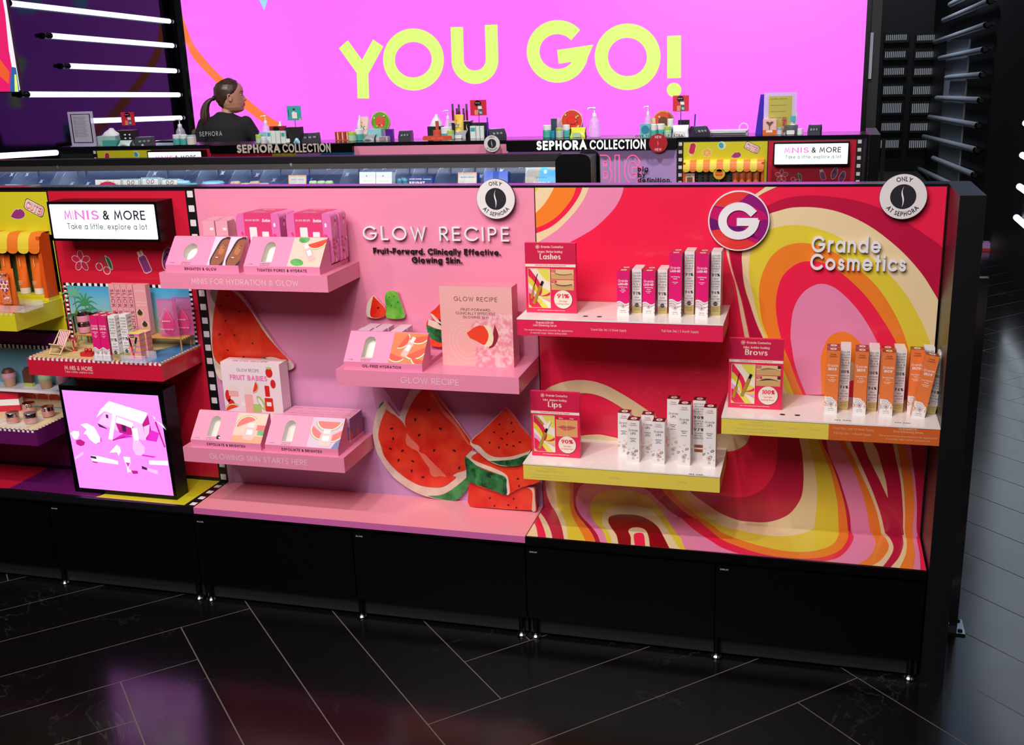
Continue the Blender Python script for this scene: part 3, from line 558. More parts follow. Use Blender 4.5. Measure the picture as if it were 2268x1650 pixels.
def far_panels():
    # tall grey banner on the right wall
    b = MB(); p = [PX(2098, 90, XR-.006), PX(2155, 93, XR-.006), PX(2136, 400, XR-.006), PX(2104, 400, XR-.006)]
    y0, y1 = p[1][0]+.2, p[0][0]-.1
    b.box(XR-.016, y0, -.0, XR-.002, y1, 1.56, M('grey_banner', (180, 188, 200), .5)); b.build('wall_banner', label='tall plain grey banner on the far right wall', cat='banner')
    b = MB(); x0, z0 = PY(1916, 175, YS+.02); x1, z1 = PY(1932, 72, YS+.02)
    b.box(x0+.02, YS+.02, z0, x1+.01, YS+.05, z1, M('grey_banner', (120, 128, 142))); b.build('light_strip', label='narrow pale grey strip beside the right end of the video wall', cat='panel')
    y = 11.7; fr = front(y-.03); SL = M('reflection_glow', (176, 180, 190), .4, k=1.0)  # glowing slats stand in for stripes reflected in the black wall
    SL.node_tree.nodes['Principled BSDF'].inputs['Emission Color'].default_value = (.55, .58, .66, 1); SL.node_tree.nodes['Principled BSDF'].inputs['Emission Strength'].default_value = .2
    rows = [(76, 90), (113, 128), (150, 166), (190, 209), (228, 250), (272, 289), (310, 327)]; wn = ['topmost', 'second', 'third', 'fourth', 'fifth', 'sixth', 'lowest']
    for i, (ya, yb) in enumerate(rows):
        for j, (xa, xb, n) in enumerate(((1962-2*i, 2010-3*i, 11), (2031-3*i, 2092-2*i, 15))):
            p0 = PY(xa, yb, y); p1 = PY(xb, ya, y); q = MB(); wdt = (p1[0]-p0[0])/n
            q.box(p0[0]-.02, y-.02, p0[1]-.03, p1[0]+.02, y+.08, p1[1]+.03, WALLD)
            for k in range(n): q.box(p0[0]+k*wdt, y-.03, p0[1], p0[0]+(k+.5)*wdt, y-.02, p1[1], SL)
            q.build('wall_reflection', label='striped reflection built as pale glowing slats on the far wall, %s row, %s column' % (wn[i], ('first', 'second')[j]), cat='reflection', group='striped reflections on the far wall')
far_panels()
def basket_stand():
    y = 6.1; c = PY(2203, 573, y); t = thing('basket_trolley', 'small trolley with a red basket of colourful goods far down the aisle', 'trolley', (c[0]-.1, y, 0))
    z = c[1]; RB = M('red_basket', (200, 50, 40)); b = MB(); b.box(-.07, -.1, z, .12, .1, z+.015, M('grey_rail', (132, 136, 150))); b.build('tray', t)
    b = MB()
    for x in (-.05, .1): b.box(x-.008, -.08, 0, x+.008, .08, z, MATBLACK)
    b.build('legs', t); b = MB(); b.prism(front(.09, 0, z+.02), [(-.06, 0), (.1, 0), (.13, .07), (-.08, .07)], 0, .18, RB); b.build('basket', t)
    b = MB(); b.box(-.06, -.04, z+.085, .0, .05, z+.16, WHITE); b.box(0, -.06, z+.085, .06, .04, z+.13, LILAC); b.box(.07, -.04, z+.085, .11, .04, z+.15, CREAM); b.build('goods', t)
basket_stand()
# ---------------------------------------------------------------- front display: base, end panel, bays
FOOTP = [(.012, 0), (.0145, .003), (.0145, .006), (.011, .010), (.008, .014), (.008, .06)]; FOOTM = [CHROME, CHROME, CHROME, GLOSSBLACK, GLOSSBLACK]
def base_cabinet(x0, x1, words, label):
    t = thing('base_cabinet', label, 'cabinet', (x0, 0, 0)); W = x1-x0
    b = MB(); b.box(.001, -.186, .055, W-.001, 0, ZD-.021, GLOSSBLACK); b.box(.001, -.203, .276, W-.001, -.18, ZD-.021, GLOSSBLACK); b.build('carcass', t)
    b = MB(); b.box(.004, -.186, .010, W-.004, .0, .0545, MATBLACK); b.build('plinth', t)
    for i in (0, 1):
        a = i*W/2; d = MB(); d.box(a+.002, -.205, .062, a+W/2-.002, -.187, .270, GLOSSBLACK)
        dr = d.build('drawer', t, bevel=.0012); d = MB(); d.rect(front(-.205), a+.009, .2555, a+.035, .2635, BLACK, .0002)
        d.text(front(-.205), words, a+.012, .2575, .0036, M('label_grey', (190, 190, 195)), .2, .0004, width=.02); d.build('label_tag', dr)
        f = MB(); fx = a+(.02 if i == 0 else .006); f.lathe(FOOTP, (fx, -.194, 0), CHROME, 14, mats=FOOTM); f.build('foot', t)
    f = MB(); f.lathe(FOOTP, (W-.02, -.194, 0), CHROME, 14, mats=FOOTM); f.build('foot', t)
    return t
base_cabinet(-2, -1, 'BLACK', 'black base drawers under the minis bay')
base_cabinet(-1, 0, 'BLACK', 'black base drawers under the pink bay')
base_cabinet(0, 1, 'DISPLAY', 'black base drawers under the swirl patterned bay, DISPLAY tags')
def frame_and_end():
    b = MB(); b.box(-2.9, .003, .02, 1.0, .05, H-.001, MATBLACK); b.box(-2.9, -.002, H-.001, 1.003, .052, H+.004, M('dark_brushed_trim', (70, 66, 80), .22, .9, k=1))
    b.build('gondola_spine', label='black spine with thin metal cap behind the three display bays', cat='shelving frame')
    b = MB(); b.box(1.004, -.206, 0, 1.058, .07, H+.002, M('end_panel_black', (15, 15, 18), .36)); b.build('end_board', label='tall black end panel closing the right end of the display', cat='panel', bevel=.0025)
    t = thing('guard_rail', 'chrome guard post bolted to the floor behind the black end panel', 'guard rail', (1.108, .1, 0))
    b = MB(); b.box(-.011, -.03, .006, .011, -.005, .965, CHROME); b.build('post', t, bevel=.002)
    b = MB(); b.box(-.03, -.05, 0, .03, .03, .006, CHROME); pl = b.build('base_plate', t, bevel=.0015)
    for yy in (-.036, .018):
        s = MB(); s.lathe([(.0065, 0), (.0065, .003), (.004, .0045), (.003, .003), (0, .003)], (.018, yy, .006), M('dark_steel', (60, 62, 70), .3, 1, k=1), 10); s.build('screw', pl)
    b = MB(); b.tube([(-.047, -.03, .02), (-.01, -.03, .02)], .008, CHROME, 8); b.build('strut', t)
frame_and_end()
COL = {'PNK': PNK, 'CREAM': CREAM, 'RED': RED, 'ORG': ORG, 'YEL': YEL, 'CRIM': CRIM, 'RED2': RED, 'RED3': CRIM, 'CRIM2': M('dark_crimson_print', (150, 8, 28), .3, coat=.3)}
def swirl(mb, fr, data, x0, y0, x1, y1):
    for i, (c, curves) in enumerate(data):
        pts = []
        for cv in curves: pts += smooth(cv, 6)
        pts = clip(pts, x0, y0, x1, y1)
        if len(pts) > 2: mb.poly(fr, pts, COL[c], .0002+.00012*i)
WLET = M('white_acrylic_letter', (246, 244, 246), .4)
def plane_text(mb, fr, s, pl, pr, capz, m, y, wd=.12, h=.0003, ext=0, al='l', **k):
    """line of lettering between two photo points that lie on the plane y"""
    a, c = PY(*pl, y), PY(*pr, y)
    mb.text(fr, s, a[0], a[1], capz, m, wd, h, width=c[0]-a[0], ext=ext, **k)
def red_bay():
    t = thing('display_backdrop', 'glossy red display bay with psychedelic swirl print and white brand letters', 'display backdrop', (0, 0, 0))
    b = MB(); b.box(.002, 0, ZD, .999, .003, H-.002, RED); swirl(b, front(0), PANEL_SWIRL, .002, ZD, .999, H-.002); b.build('back_panel', t)
    d = MB(); d.box(.002, DF+.003, ZD-.012, .999, 0, ZD, CREAM); swirl(d, topf(ZD), DECK_SWIRL, .002, DF+.003, .999, 0)
    d.build('deck', t); d = MB(); d.box(.001, DF-.004, ZD-.02, .999, DF+.003, ZD+.001, GLOSSBLACK); d.build('edge_trim', t)
    l = MB(); fr = front(0)
    plane_text(l, fr, 'Grande', (1797, 557), (1950, 557), .040, WLET, 0, .16, .004, .008, track=.17)
    plane_text(l, fr, 'Cosmetics', (1794, 596), (2005, 601), .040, WLET, 0, .16, .004, .008, track=.17)
    l.build('lettering', t)
    g = MB(); cx, cz = PY(1636, 489, -.012); R = .0745; PUR = M('purple_print', (150, 26, 120), .3, coat=.3); MAG = M('magenta_print', (205, 24, 108), .3, coat=.3); RO = M('red_orange_print', (238, 62, 60), .3, coat=.3); VIO = M('violet_print', (110, 22, 112), .3, coat=.3)
    f0 = front(0, cx, cz); g.prism(f0, ell(0, 0, R, n=48), .006, .014, WLET, smooth_side=True)
    r = R-.003; g.poly(f0, ell(0, 0, r, n=48), MAG, .0142)
    circ = lambda pts: [p if math.hypot(*p) <= r else (p[0]*r/math.hypot(*p), p[1]*r/math.hypot(*p)) for p in smooth(pts, 5)]
    g.poly(f0, circ([(-.062, .038), (-.03, .034), (.0, .048), (.03, .07), (0, .074), (-.04, .062), (-.062, .038)]), RO, .0143)
    g.poly(f0, circ([(-.06, .035), (-.03, .028), (.0, .036), (.035, .034), (.06, .02), (.075, .0), (.06, .04), (.03, .068), (.0, .046), (-.03, .034), (-.06, .037)]), PUR, .0144)
    g.poly(f0, circ([(-.075, .01), (-.05, .0), (-.02, -.012), (.02, -.02), (.05, -.045), (.02, -.036), (-.02, -.03), (-.05, -.028), (-.072, -.02)]), VIO, .0144)
    g.poly(f0, circ([(.05, -.055), (.045, -.03), (.05, .0), (.075, -.0), (.075, -.03), (.06, -.05)]), PUR, .0145)
    g.poly(f0, circ([(-.07, -.025), (-.04, -.022), (.0, -.034), (.03, -.05), (.05, -.06), (.0, -.075), (-.05, -.06), (-.07, -.026)]), RO, .0145)
    g.text(f0, 'G', 0, -.046, .092, WLET, .21, .0147, width=.099, al='c', ext=.003); g.build('logo_disc', t)
    return t
red_bay()
# pink bay -----------------------------------------------------------------
PPAN = M('pink_gradient_print', (244, 136, 170), .35, coat=.25)
def pink_gradient():
    nt = PPAN.node_tree; b = nt.nodes['Principled BSDF']; tc = nt.nodes.new('ShaderNodeTexCoord'); sp = nt.nodes.new('ShaderNodeSeparateXYZ'); r = nt.nodes.new('ShaderNodeValToRGB')
    mr = nt.nodes.new('ShaderNodeMapRange'); mr.inputs['From Min'].default_value = .3; mr.inputs['From Max'].default_value = 1.2
    nt.links.new(tc.outputs['Object'], sp.inputs[0]); nt.links.new(sp.outputs['Z'], mr.inputs['Value']); nt.links.new(mr.outputs['Result'], r.inputs['Fac'])
    k = lambda c: tuple(lin(v)*.8 for v in c)+(1,)
    r.color_ramp.elements[0].position = .12; r.color_ramp.elements[0].color = k((208, 158, 206)); r.color_ramp.elements[1].position = .62; r.color_ramp.elements[1].color = k((248, 150, 180))
    nt.links.new(r.outputs['Color'], b.inputs['Base Color'])
pink_gradient()
FLESH = M('melon_flesh_print', (226, 34, 16), .35, coat=.2, noise=(14, .14, (244, 74, 40))); RIND = M('melon_rind_print', (240, 222, 204), .4, noise=(30, .2, (226, 196, 170)))
GREEN = M('melon_green_print', (24, 104, 50), .4, noise=(26, .12, (70, 160, 84))); SEED = M('melon_seed_print', (40, 22, 20), .4); SALMON = M('melon_salmon_print', (240, 120, 100), .4)
DKG = M('melon_dark_green_print', (12, 62, 32), .4, noise=(32, .1, (46, 132, 70)))
YM = -.014
def seedpts(mb, fr, pts, h, s=.0058, m=None):
    for i, p in enumerate(pts):
        a = .5+.9*math.sin(i*2.3); c, q = math.cos(a), math.sin(a)
        mb.poly(fr, [(p[0]+(u*c-v*q)*s, p[1]+(u*q+v*c)*s) for u, v in ((-1.2, 0), (-.3, .5), (.5, .42), (.8, 0), (.5, -.42), (-.3, -.5))], m or SEED, h)
def melon(t, layers, seeds, tr, name='watermelon_cutout', edge=None, foot=None, ss=.0058):
    global YM; Y0 = YM
    if foot: YM = PZ(*foot, ZD)[1]-.002
    f = front(YM); b = MB(); x0, y0, k = tr; P = lambda pts: [PY(x0+k*x, y0+k*y, YM) for x, y in pts]
    out = smooth(P(layers[0][1]), 3); b.prism(f, out, -.010, 0, layers[0][0], side=edge or PNK)
    for i, (m, pts) in enumerate(layers[1:]): b.poly(f, smooth(P(pts), 4), m, .0003+.0002*i)
    seedpts(b, f, P(seeds), .0016, ss); YM = Y0; return b.build(name, t)
def pink_bay():
    t = thing('display_backdrop', 'glossy pink display bay with watermelon cutouts and raised brand lettering', 'display backdrop', (0, 0, 0))
    b = MB(); b.box(-.999, 0, ZD, -.001, .003, H-.002, PPAN); b.build('back_panel', t)
    d = MB(); d.box(-.999, DF, ZD-.019, -.001, 0, ZD, M('pink_deck', (255, 160, 174), .36, coat=.3), frontm=M('mauve_pink_edge', (214, 106, 172), .4)); d.build('deck', t, bevel=.0012)
    f = front(0); l = MB(); plane_text(l, f, 'GLOW RECIPE', (808, 530), (1130, 533), .0375, WLET, 0, .105, .003, .008, track=.3, space=.5); l.build('brand_lettering', t)
    l = MB(); BL = M('black_acrylic_letter', (20, 16, 20), .4)
    plane_text(l, f, 'Fruit-Forward. Clinically Effective.', (829, 561), (1110, 567), .0165, BL, 0, .165, .003, .004, track=.17)
    plane_text(l, f, 'Glowing Skin.', (914, 581), (1025, 585), .0165, BL, 0, .165, .003, .004, track=.17); l.build('slogan_lettering', t)
    W = (800, 820, .2363)
    melon(t, [(RIND, [(205, 290), (170, 330), (140, 410), (115, 520), (108, 600), (125, 700), (160, 800), (220, 900), (300, 1000), (400, 1080), (500, 1140), (600, 1180), (700, 1205), (800, 1222), (880, 1222), (930, 1190), (980, 1120), (1025, 1050), (1030, 1000), (1010, 960), (1040, 850), (1050, 740), (1030, 660), (960, 560), (900, 470), (830, 380), (760, 300), (710, 230), (690, 180), (640, 120), (560, 90), (480, 160), (430, 250), (390, 340), (362, 430), (330, 410), (280, 350), (240, 300)]),
        (GREEN, [(620, 1178), (740, 1170), (830, 1130), (900, 1080), (960, 1030), (1000, 1000), (1030, 1040), (980, 1130), (925, 1195), (870, 1222), (780, 1215), (700, 1200)]),
        (GREEN, [(205, 288), (178, 318), (160, 360), (190, 330), (215, 300)]),
        (FLESH, [(690, 185), (620, 150), (555, 200), (500, 270), (440, 380), (412, 470), (425, 560), (480, 680), (560, 800), (660, 900), (720, 960), (820, 1000), (900, 960), (985, 930), (1020, 850), (1045, 740), (1025, 662), (950, 555), (860, 440), (780, 340), (720, 250)]),
        (FLESH, [(235, 365), (205, 430), (175, 520), (160, 620), (190, 720), (215, 800), (290, 900), (380, 980), (470, 1040), (560, 1080), (680, 1098), (770, 1090), (850, 1040), (890, 1000), (830, 985), (750, 960), (680, 900), (600, 820), (520, 720), (450, 620), (400, 500), (330, 430), (280, 400)]),
        (SALMON, [(425, 590), (420, 680), (470, 730), (530, 760), (590, 850), (640, 920), (650, 970), (690, 1000), (740, 990), (800, 1000), (760, 950), (700, 890), (640, 830), (600, 790), (545, 760), (540, 710), (470, 640), (440, 600)]),
        (SALMON, [(650, 200), (690, 240), (740, 320), (800, 390), (870, 460), (930, 550), (985, 640), (1025, 700), (1000, 690), (930, 590), (880, 520), (800, 440), (740, 370), (700, 280), (650, 240)])],
        [(288, 545), (302, 637), (277, 735), (352, 840), (390, 752), (487, 852), (475, 940), (582, 1000), (635, 370), (508, 460), (745, 548), (546, 605), (686, 748), (875, 752), (920, 912)], W, foot=(1000, 1109))
    melon(t, [(FLESH, [(1010, 1060), (1005, 1150), (1015, 1270), (1200, 1290), (1400, 1305), (1600, 1315), (1640, 1318), (1632, 1200), (1625, 1110), (1580, 1098), (1540, 1090), (1400, 1040), (1200, 1030), (1050, 1040)]), (RIND, [(1540, 1092), (1600, 1130), (1605, 1220), (1600, 1312), (1634, 1316), (1628, 1200), (1620, 1112), (1580, 1100)])],
        [(1208, 1195), (1250, 1268), (1380, 1262), (1430, 1200), (1455, 1285)], W, ss=.004, foot=(1110, 1129))
    def cl(layers, seeds, nm='watermelon_cutout', dy=-.004, ss=.0042):
        global YM; Y1 = YM; YM = PZ(1110, 1129, ZD)[1]-.006+dy; melon(t, layers, seeds, W, nm, ss=ss); YM = Y1
    cl([(FLESH, [(1030, 760), (1000, 790), (990, 900), (1050, 1060), (1200, 1120), (1355, 1165), (1390, 1158), (1500, 1100), (1665, 1050), (1680, 980), (1600, 860), (1400, 830), (1200, 800), (1080, 772)]),
        (RIND, [(1030, 758), (1080, 775), (1045, 800), (1040, 830), (1120, 870), (1250, 920), (1360, 980), (1385, 1060), (1392, 1150), (1360, 1160), (1345, 1010), (1250, 960), (1100, 900), (990, 835), (985, 800)]),
        (DKG, [(968, 830), (985, 812), (1100, 905), (1220, 955), (1350, 1000), (1362, 1080), (1358, 1166), (1250, 1130), (1120, 1085), (1000, 1035), (985, 940)]),
        (GREEN, [(1065, 920), (1110, 930), (1130, 1000), (1110, 1080), (1070, 1060), (1080, 990)]), (GREEN, [(1215, 985), (1280, 1000), (1275, 1080), (1230, 1110), (1225, 1040)])], [(1470, 1015), (1480, 1082), (1590, 1000)])
    cl([(RIND, [(1350, 350), (1260, 440), (1150, 550), (1020, 672), (1080, 750), (1180, 840), (1290, 890), (1400, 900), (1510, 870), (1560, 800), (1590, 740), (1590, 640), (1500, 530), (1420, 420)]),
        (DKG, [(1200, 850), (1330, 845), (1450, 830), (1560, 790), (1540, 850), (1480, 890), (1390, 900), (1290, 885)]),
        (FLESH, [(1350, 352), (1260, 445), (1150, 555), (1032, 668), (1110, 710), (1180, 780), (1260, 812), (1360, 812), (1470, 790), (1590, 742), (1590, 640), (1500, 530), (1420, 420)])],
        [(1298, 505), (1410, 492), (1248, 580), (1370, 592), (1425, 572), (1320, 640), (1205, 675), (1368, 695), (1430, 708), (1292, 720), (1490, 672)], dy=-.012)
    # smaller cutouts behind the boxes of the middle shelf and the big slice at upper left
    K = (740, 480, .2546)
    def c2(layers, seeds=(), nm='watermelon_cutout', tr=K, ss=.004): melon(t, layers, seeds, tr, nm, ss=ss)
    c2([(RIND, [(340, 682), (300, 730), (280, 800), (290, 870), (400, 880), (450, 810), (400, 745), (362, 700)]), (FLESH, [(342, 690), (325, 760), (320, 870), (430, 870), (448, 808), (400, 748)])], [(385, 790)])
    c2([(M('cactus_green_print', (64, 160, 44), .4, noise=(40, .15, (130, 200, 70))), [(480, 645), (450, 665), (442, 720), (455, 800), (460, 880), (610, 880), (595, 790), (570, 720), (550, 660), (520, 645)])], [(480, 700), (520, 690), (555, 740), (500, 770)], 'cucumber_cutout', ss=.002)
    c2([(FLESH, [(915, 760), (880, 800), (832, 845), (880, 900), (950, 960), (1000, 900), (1000, 780)]), (RIND, [(832, 845), (860, 850), (950, 945), (960, 975), (880, 905)])], ())
    c2([(FLESH, [(820, 890), (802, 935), (812, 1000), (840, 1060), (832, 1115), (960, 1120), (960, 900)]), (RIND, [(822, 888), (900, 920), (965, 950), (965, 990), (880, 970), (815, 940)]), (DKG, [(803, 940), (880, 972), (965, 1000), (960, 1100), (850, 1062), (812, 1000)])], ())
    B0 = (0, 0, 1)
    c2([(RIND, [(468, 620), (464, 700), (470, 780), (486, 840), (540, 850), (600, 822), (620, 815), (640, 820), (651, 808), (620, 776), (590, 735), (560, 690), (535, 655), (505, 630)]), (FLESH, [(485, 635), (474, 690), (470, 740), (474, 790), (500, 812), (560, 800), (600, 790), (640, 800), (612, 768), (585, 735), (556, 690), (530, 658), (505, 638)]), (GREEN, [(585, 790), (570, 802), (580, 815), (600, 800)])],
       [(505, 655), (490, 675), (532, 690), (500, 710), (487, 740), (520, 742), (560, 760), (505, 775), (540, 790)], tr=B0)
    return t
pink_bay()
# ---------------------------------------------------------------- shelves
def shelf(x0, x1, z, body, label, top=None, rows=(), extra=None):
    t = thing('display_shelf', label, 'shelf', (x0, 0, z)); W = x1-x0; y = -.207; th = .044
    b = MB(); b.box(0, y, -th, W, -.001, 0 if not top else -.0035, body)
    if extra: extra(b, W)
    f = front(y-.0002, 0, 0)
    for s, u, v, cap, wd, width, m in rows: b.text(f, s, u, v, cap, m, wd, .0002, width=width, al='c')
    b.build('shelf_body', t, bevel=.0008 if not top else 0)
    if top:
        p = MB(); p.box(-.0005, y-.0012, -.0035, W+.0005, -.001, 0, top)
        for hx in top_holes.get(label, ()): p.poly(topf(0), ell(hx, -.168, .0068, .0062, 20), BLACK, .0002)
        p.build('shelf_top', t)
    return t
top_holes = {}
PT = M('shelf_lettering', (252, 216, 218), .5)
shelf(-1.007, -.508, .9945, PINK, 'pink wall shelf lettered MINIS FOR HYDRATION & GLOW', rows=[('MINIS FOR HYDRATION & GLOW', .256, -.0295, .0155, .1, .318, PT)])
shelf(-.506, -.001, .7425, PINK, 'pink wall shelf lettered with the brand name, at mid height', rows=[('GLOW RECIPE', .264, -.029, .0165, .09, .16, PT)])
shelf(-1.003, -.504, .4905, PINK, 'pink wall shelf lettered GLOWING SKIN STARTS HERE, nearest the deck', rows=[('GLOWING SKIN STARTS HERE', .236, -.030, .0165, .1, .304, PT)])
STOP = M('white_shelf_laminate', (255, 247, 240), .22, coat=.3); SHRED = M('red_shelf_front', (238, 34, 84), .4); SHYEL = M('yellow_shelf_front', (240, 218, 84), .4); SHORG = M('orange_shelf_front', (220, 106, 44), .4)
WT = M('pale_lettering', (250, 214, 214), .5); YT = M('pale_yellow_lettering', (230, 212, 120), .5); OT = M('pale_orange_lettering', (246, 186, 140), .5)
L1 = 'red fronted white shelf carrying the pink lash serum cartons'; L2 = 'yellow fronted white shelf carrying the white lip cartons'; L3 = 'half yellow half orange fronted white shelf carrying the orange brow cartons'
top_holes[L1] = (.166, .201); top_holes[L3] = (.142, .177)
shelf(0, .506, .898, SHRED, L1, STOP, [('GrandeLASH-MD', .071, -.0125, .0062, .17, .045, WT), ('Lash Enhancing Serum', .071, -.0195, .0062, .17, .060, WT), ('The award-winning serum promotes the appearance', .080, -.0312, .0048, .12, .124, WT), ('of naturally longer, thicker looking lashes', .080, -.0386, .0048, .12, .094, WT), ('Travel-Size 1mL | 6-Week Supply', .231, -.026, .0062, .11, .088, WT), ('Full-Size 2mL | 3 Month Supply', .405, -.0235, .0062, .11, .088, WT)])
shelf(.003, .506, .512, SHYEL, L2, STOP, [('GrandeLIPS', .07, -.0135, .0056, .15, .032, YT), ('Hydrating Lip Plumper, Gloss', .072, -.0205, .0056, .15, .078, YT), ('A volumizing lip plumper gloss with instant', .072, -.031, .0046, .12, .104, YT), ('and long-term plumping + hydrating benefits', .072, -.038, .0046, .12, .104, YT), ('Travel-Size', .238, -.026, .0056, .12, .028, YT), ('Full-Size', .41, -.025, .0056, .12, .021, YT)])
def brow_front(b, W):
    b.rect(front(-.207), .25, -.044, W, -.0035, SHORG, .0003)
    b.face([(W+.0003, -.207, -.044), (W+.0003, -.001, -.044), (W+.0003, -.001, -.0035), (W+.0003, -.207, -.0035)], SHORG)
shelf(.507, 1.003, .668, SHYEL, L3, STOP, [('GrandeLIPS', .081, -.012, .0055, .15, .032, YT), ('Hydrating Lip Plumper, Gloss', .082, -.019, .0055, .15, .078, YT), ('A volumizing lip plumper gloss with instant', .081, -.029, .0046, .12, .104, YT), ('and long-term plumping + hydrating benefits', .081, -.0365, .0046, .12, .104, YT), ('Travel-Size', .165, -.022, .0055, .12, .028, YT), ('Full-Size', .219, -.0225, .0055, .12, .021, YT), ('Travel-Size 1.5mL | 8-Week Supply', .305, -.0165, .0058, .11, .092, OT), ('Full-Size 3mL | 4 Month Supply', .304, -.0285, .0058, .11, .084, OT), ('GrandeBROW', .426, -.0095, .0058, .16, .040, OT), ('Brow Enhancing Serum', .427, -.0165, .0058, .16, .064, OT), ('The award-winning serum promotes the appearance', .427, -.0275, .0046, .12, .128, OT), ('of naturally fuller, bolder looking brows', .427, -.0352, .0046, .12, .098, OT)], brow_front)

# round signs -----------------------------------------------------------------
def swoosh(mb, f, k, m, h):
    a = smooth([(.03, 1), (-.08, .6), (-.02, .2), (.08, -.2), (.06, -.6), (-.06, -1)], 5); c = smooth([(-.06, -1), (-.02, -.6), (-.06, -.2), (-.16, .2), (-.14, .6), (.03, 1)], 5)
    mb.poly(f, [(x*k, y*k) for x, y in a+c[1:-1]], m, h)
def only_disc(px, py, R, label, y=-.02, fr=1.0):
    cx, cz = PY(px, py, y); t = MB(); f = front(0, 0, 0); DG = M('disc_charcoal', (42, 42, 48), .35)
    t.prism(f, ell(0, 0, R, n=48), 0, .005, M('disc_edge', (60, 60, 64)), smooth_side=True); t.poly(f, ell(0, 0, R*.985, n=48), M('disc_white', (238, 234, 232), .4), .0052)
    t.poly(f, ell(0, 0, R*.545, n=36), DG, .0054); swoosh(t, f, R*.46, WHITE, .0056)
    t.text(f, 'ONLY', 0, R*.68, R*.2, BLACK, .16, .0056, width=R*.58, al='c', mapf=lambda u, v: arc_map(0, 0, R*.68)(u, v-R*.68))
    t.text(f, 'AT SEPHORA', 0, 0, R*.2, BLACK, .16, .0056, width=R*1.62, al='c', mapf=lambda u, v: arc_map(0, 0, R*.86, False)(u, v))
    return t.build('round_sign', loc=(cx, y, cz), label=label, cat='sign')
only_disc(1099, 440, .0525, 'round white ONLY AT sign clipped to the top of the pink bay', -.012)
only_disc(2000, 435, .0535, 'round white ONLY AT sign at the top right of the swirl bay', -.012)

# slanted tester stands ----------------------------------------------------------
CREAMREC = M('recess_cream', (238, 232, 220), .6); TB = M('tester_pink', (246, 144, 182), .42)
DARKTXT = M('dark_text', (34, 22, 28), .5)
def face_print(b, f, u0, u1):
    w = u1-u0; SK = M('brown_skin_print', (150, 84, 52), .4); SK2 = M('brown_skin_light_print', (186, 112, 74), .4); HR = M('dark_hair_print', (30, 22, 24), .5)
    b.rect(f, u0, .001, u1, .091, M('pale_backdrop_print', (244, 206, 226), .4), .0002)
    k = lambda pts: clip([(u0+w*x, .001+.09*y) for x, y in smooth(pts, 4)], u0, .001, u1, .091)
    b.poly(f, k([(.18, 0), (.1, .2), (.22, .5), (.4, .86), (.66, .97), (1, .96), (1, 0)]), HR, .0003)
    b.poly(f, k([(.22, .0), (.2, .22), (.3, .45), (.42, .68), (.56, .86), (.8, .92), (1.02, .84), (1.02, .3), (.9, .12), (.75, 0)]), SK, .0004)
    b.poly(f, k([(.5, .4), (.5, .6), (.62, .72), (.8, .66), (.84, .48), (.72, .36)]), SK2, .0005)
    b.poly(f, k([(.32, .26), (.42, .31), (.58, .3), (.66, .26), (.52, .21), (.4, .22)]), M('lip_print', (150, 66, 62), .4), .0006)
    b.poly(f, k([(.36, .28), (.5, .285), (.6, .27), (.5, .255)]), WHITE, .0007)
    for ex in (.42, .76): b.poly(f, [(u0+w*ex+.0028*math.cos(a/2), .001+.09*.6+.0013*math.sin(a/2)) for a in range(12)], HR, .0007)
    for ex in (.42, .76): b.strip(f, [(u0+w*(ex-.1), .001+.09*.66), (u0+w*ex, .001+.09*.695), (u0+w*(ex+.1), .001+.09*.67)], .0012, HR, .0007)
    b.poly(f, k([(.5, .42), (.54, .52), (.62, .44), (.58, .39)]), SK2, .0007)
def melon_wedge(b, f, cx, cy, r, rot, h, a=150):
    rd = math.radians(rot)
    for rr, m in ((1, M('melon_skin_print', (120, 160, 70), .4)), (.95, M('melon_white_print', (248, 232, 190), .4)), (.85, M('melon_red_print', (244, 70, 40), .4))):
        pts = ell(cx, cy, r*rr, r*rr*.9, 14, rd, 180+(180-a)/2, 360-(180-a)/2); b.poly(f, clip(pts, b.cl[0], b.cl[1], b.cl[2], b.cl[3]), m, h); h += .0001
BOTTLE = M('pink_bottle_print', (250, 184, 178), .3); BOT2 = M('pale_bottle_print', (252, 226, 220), .3)
def bottle_print(b, f, cx, cy, w, l, rot, h):
    c, s = math.cos(math.radians(rot)), math.sin(math.radians(rot)); R = lambda pts: [(cx+x*c-y*s, cy+x*s+y*c) for x, y in pts]
    b.poly(f, clip(R(rrect(-w/2, -l/2, w/2, l*.22, w*.2)), *b.cl), BOTTLE, h); b.poly(f, clip(R([(-w*.3, l*.22), (w*.3, l*.22), (w*.3, l*.5), (-w*.3, l*.5)]), *b.cl), BOT2, h)
    b.poly(f, clip(R([(-w*.28, -l*.2), (w*.28, -l*.2), (w*.28, l*.1), (-w*.28, l*.1)]), *b.cl), WHITE, h+.0001)
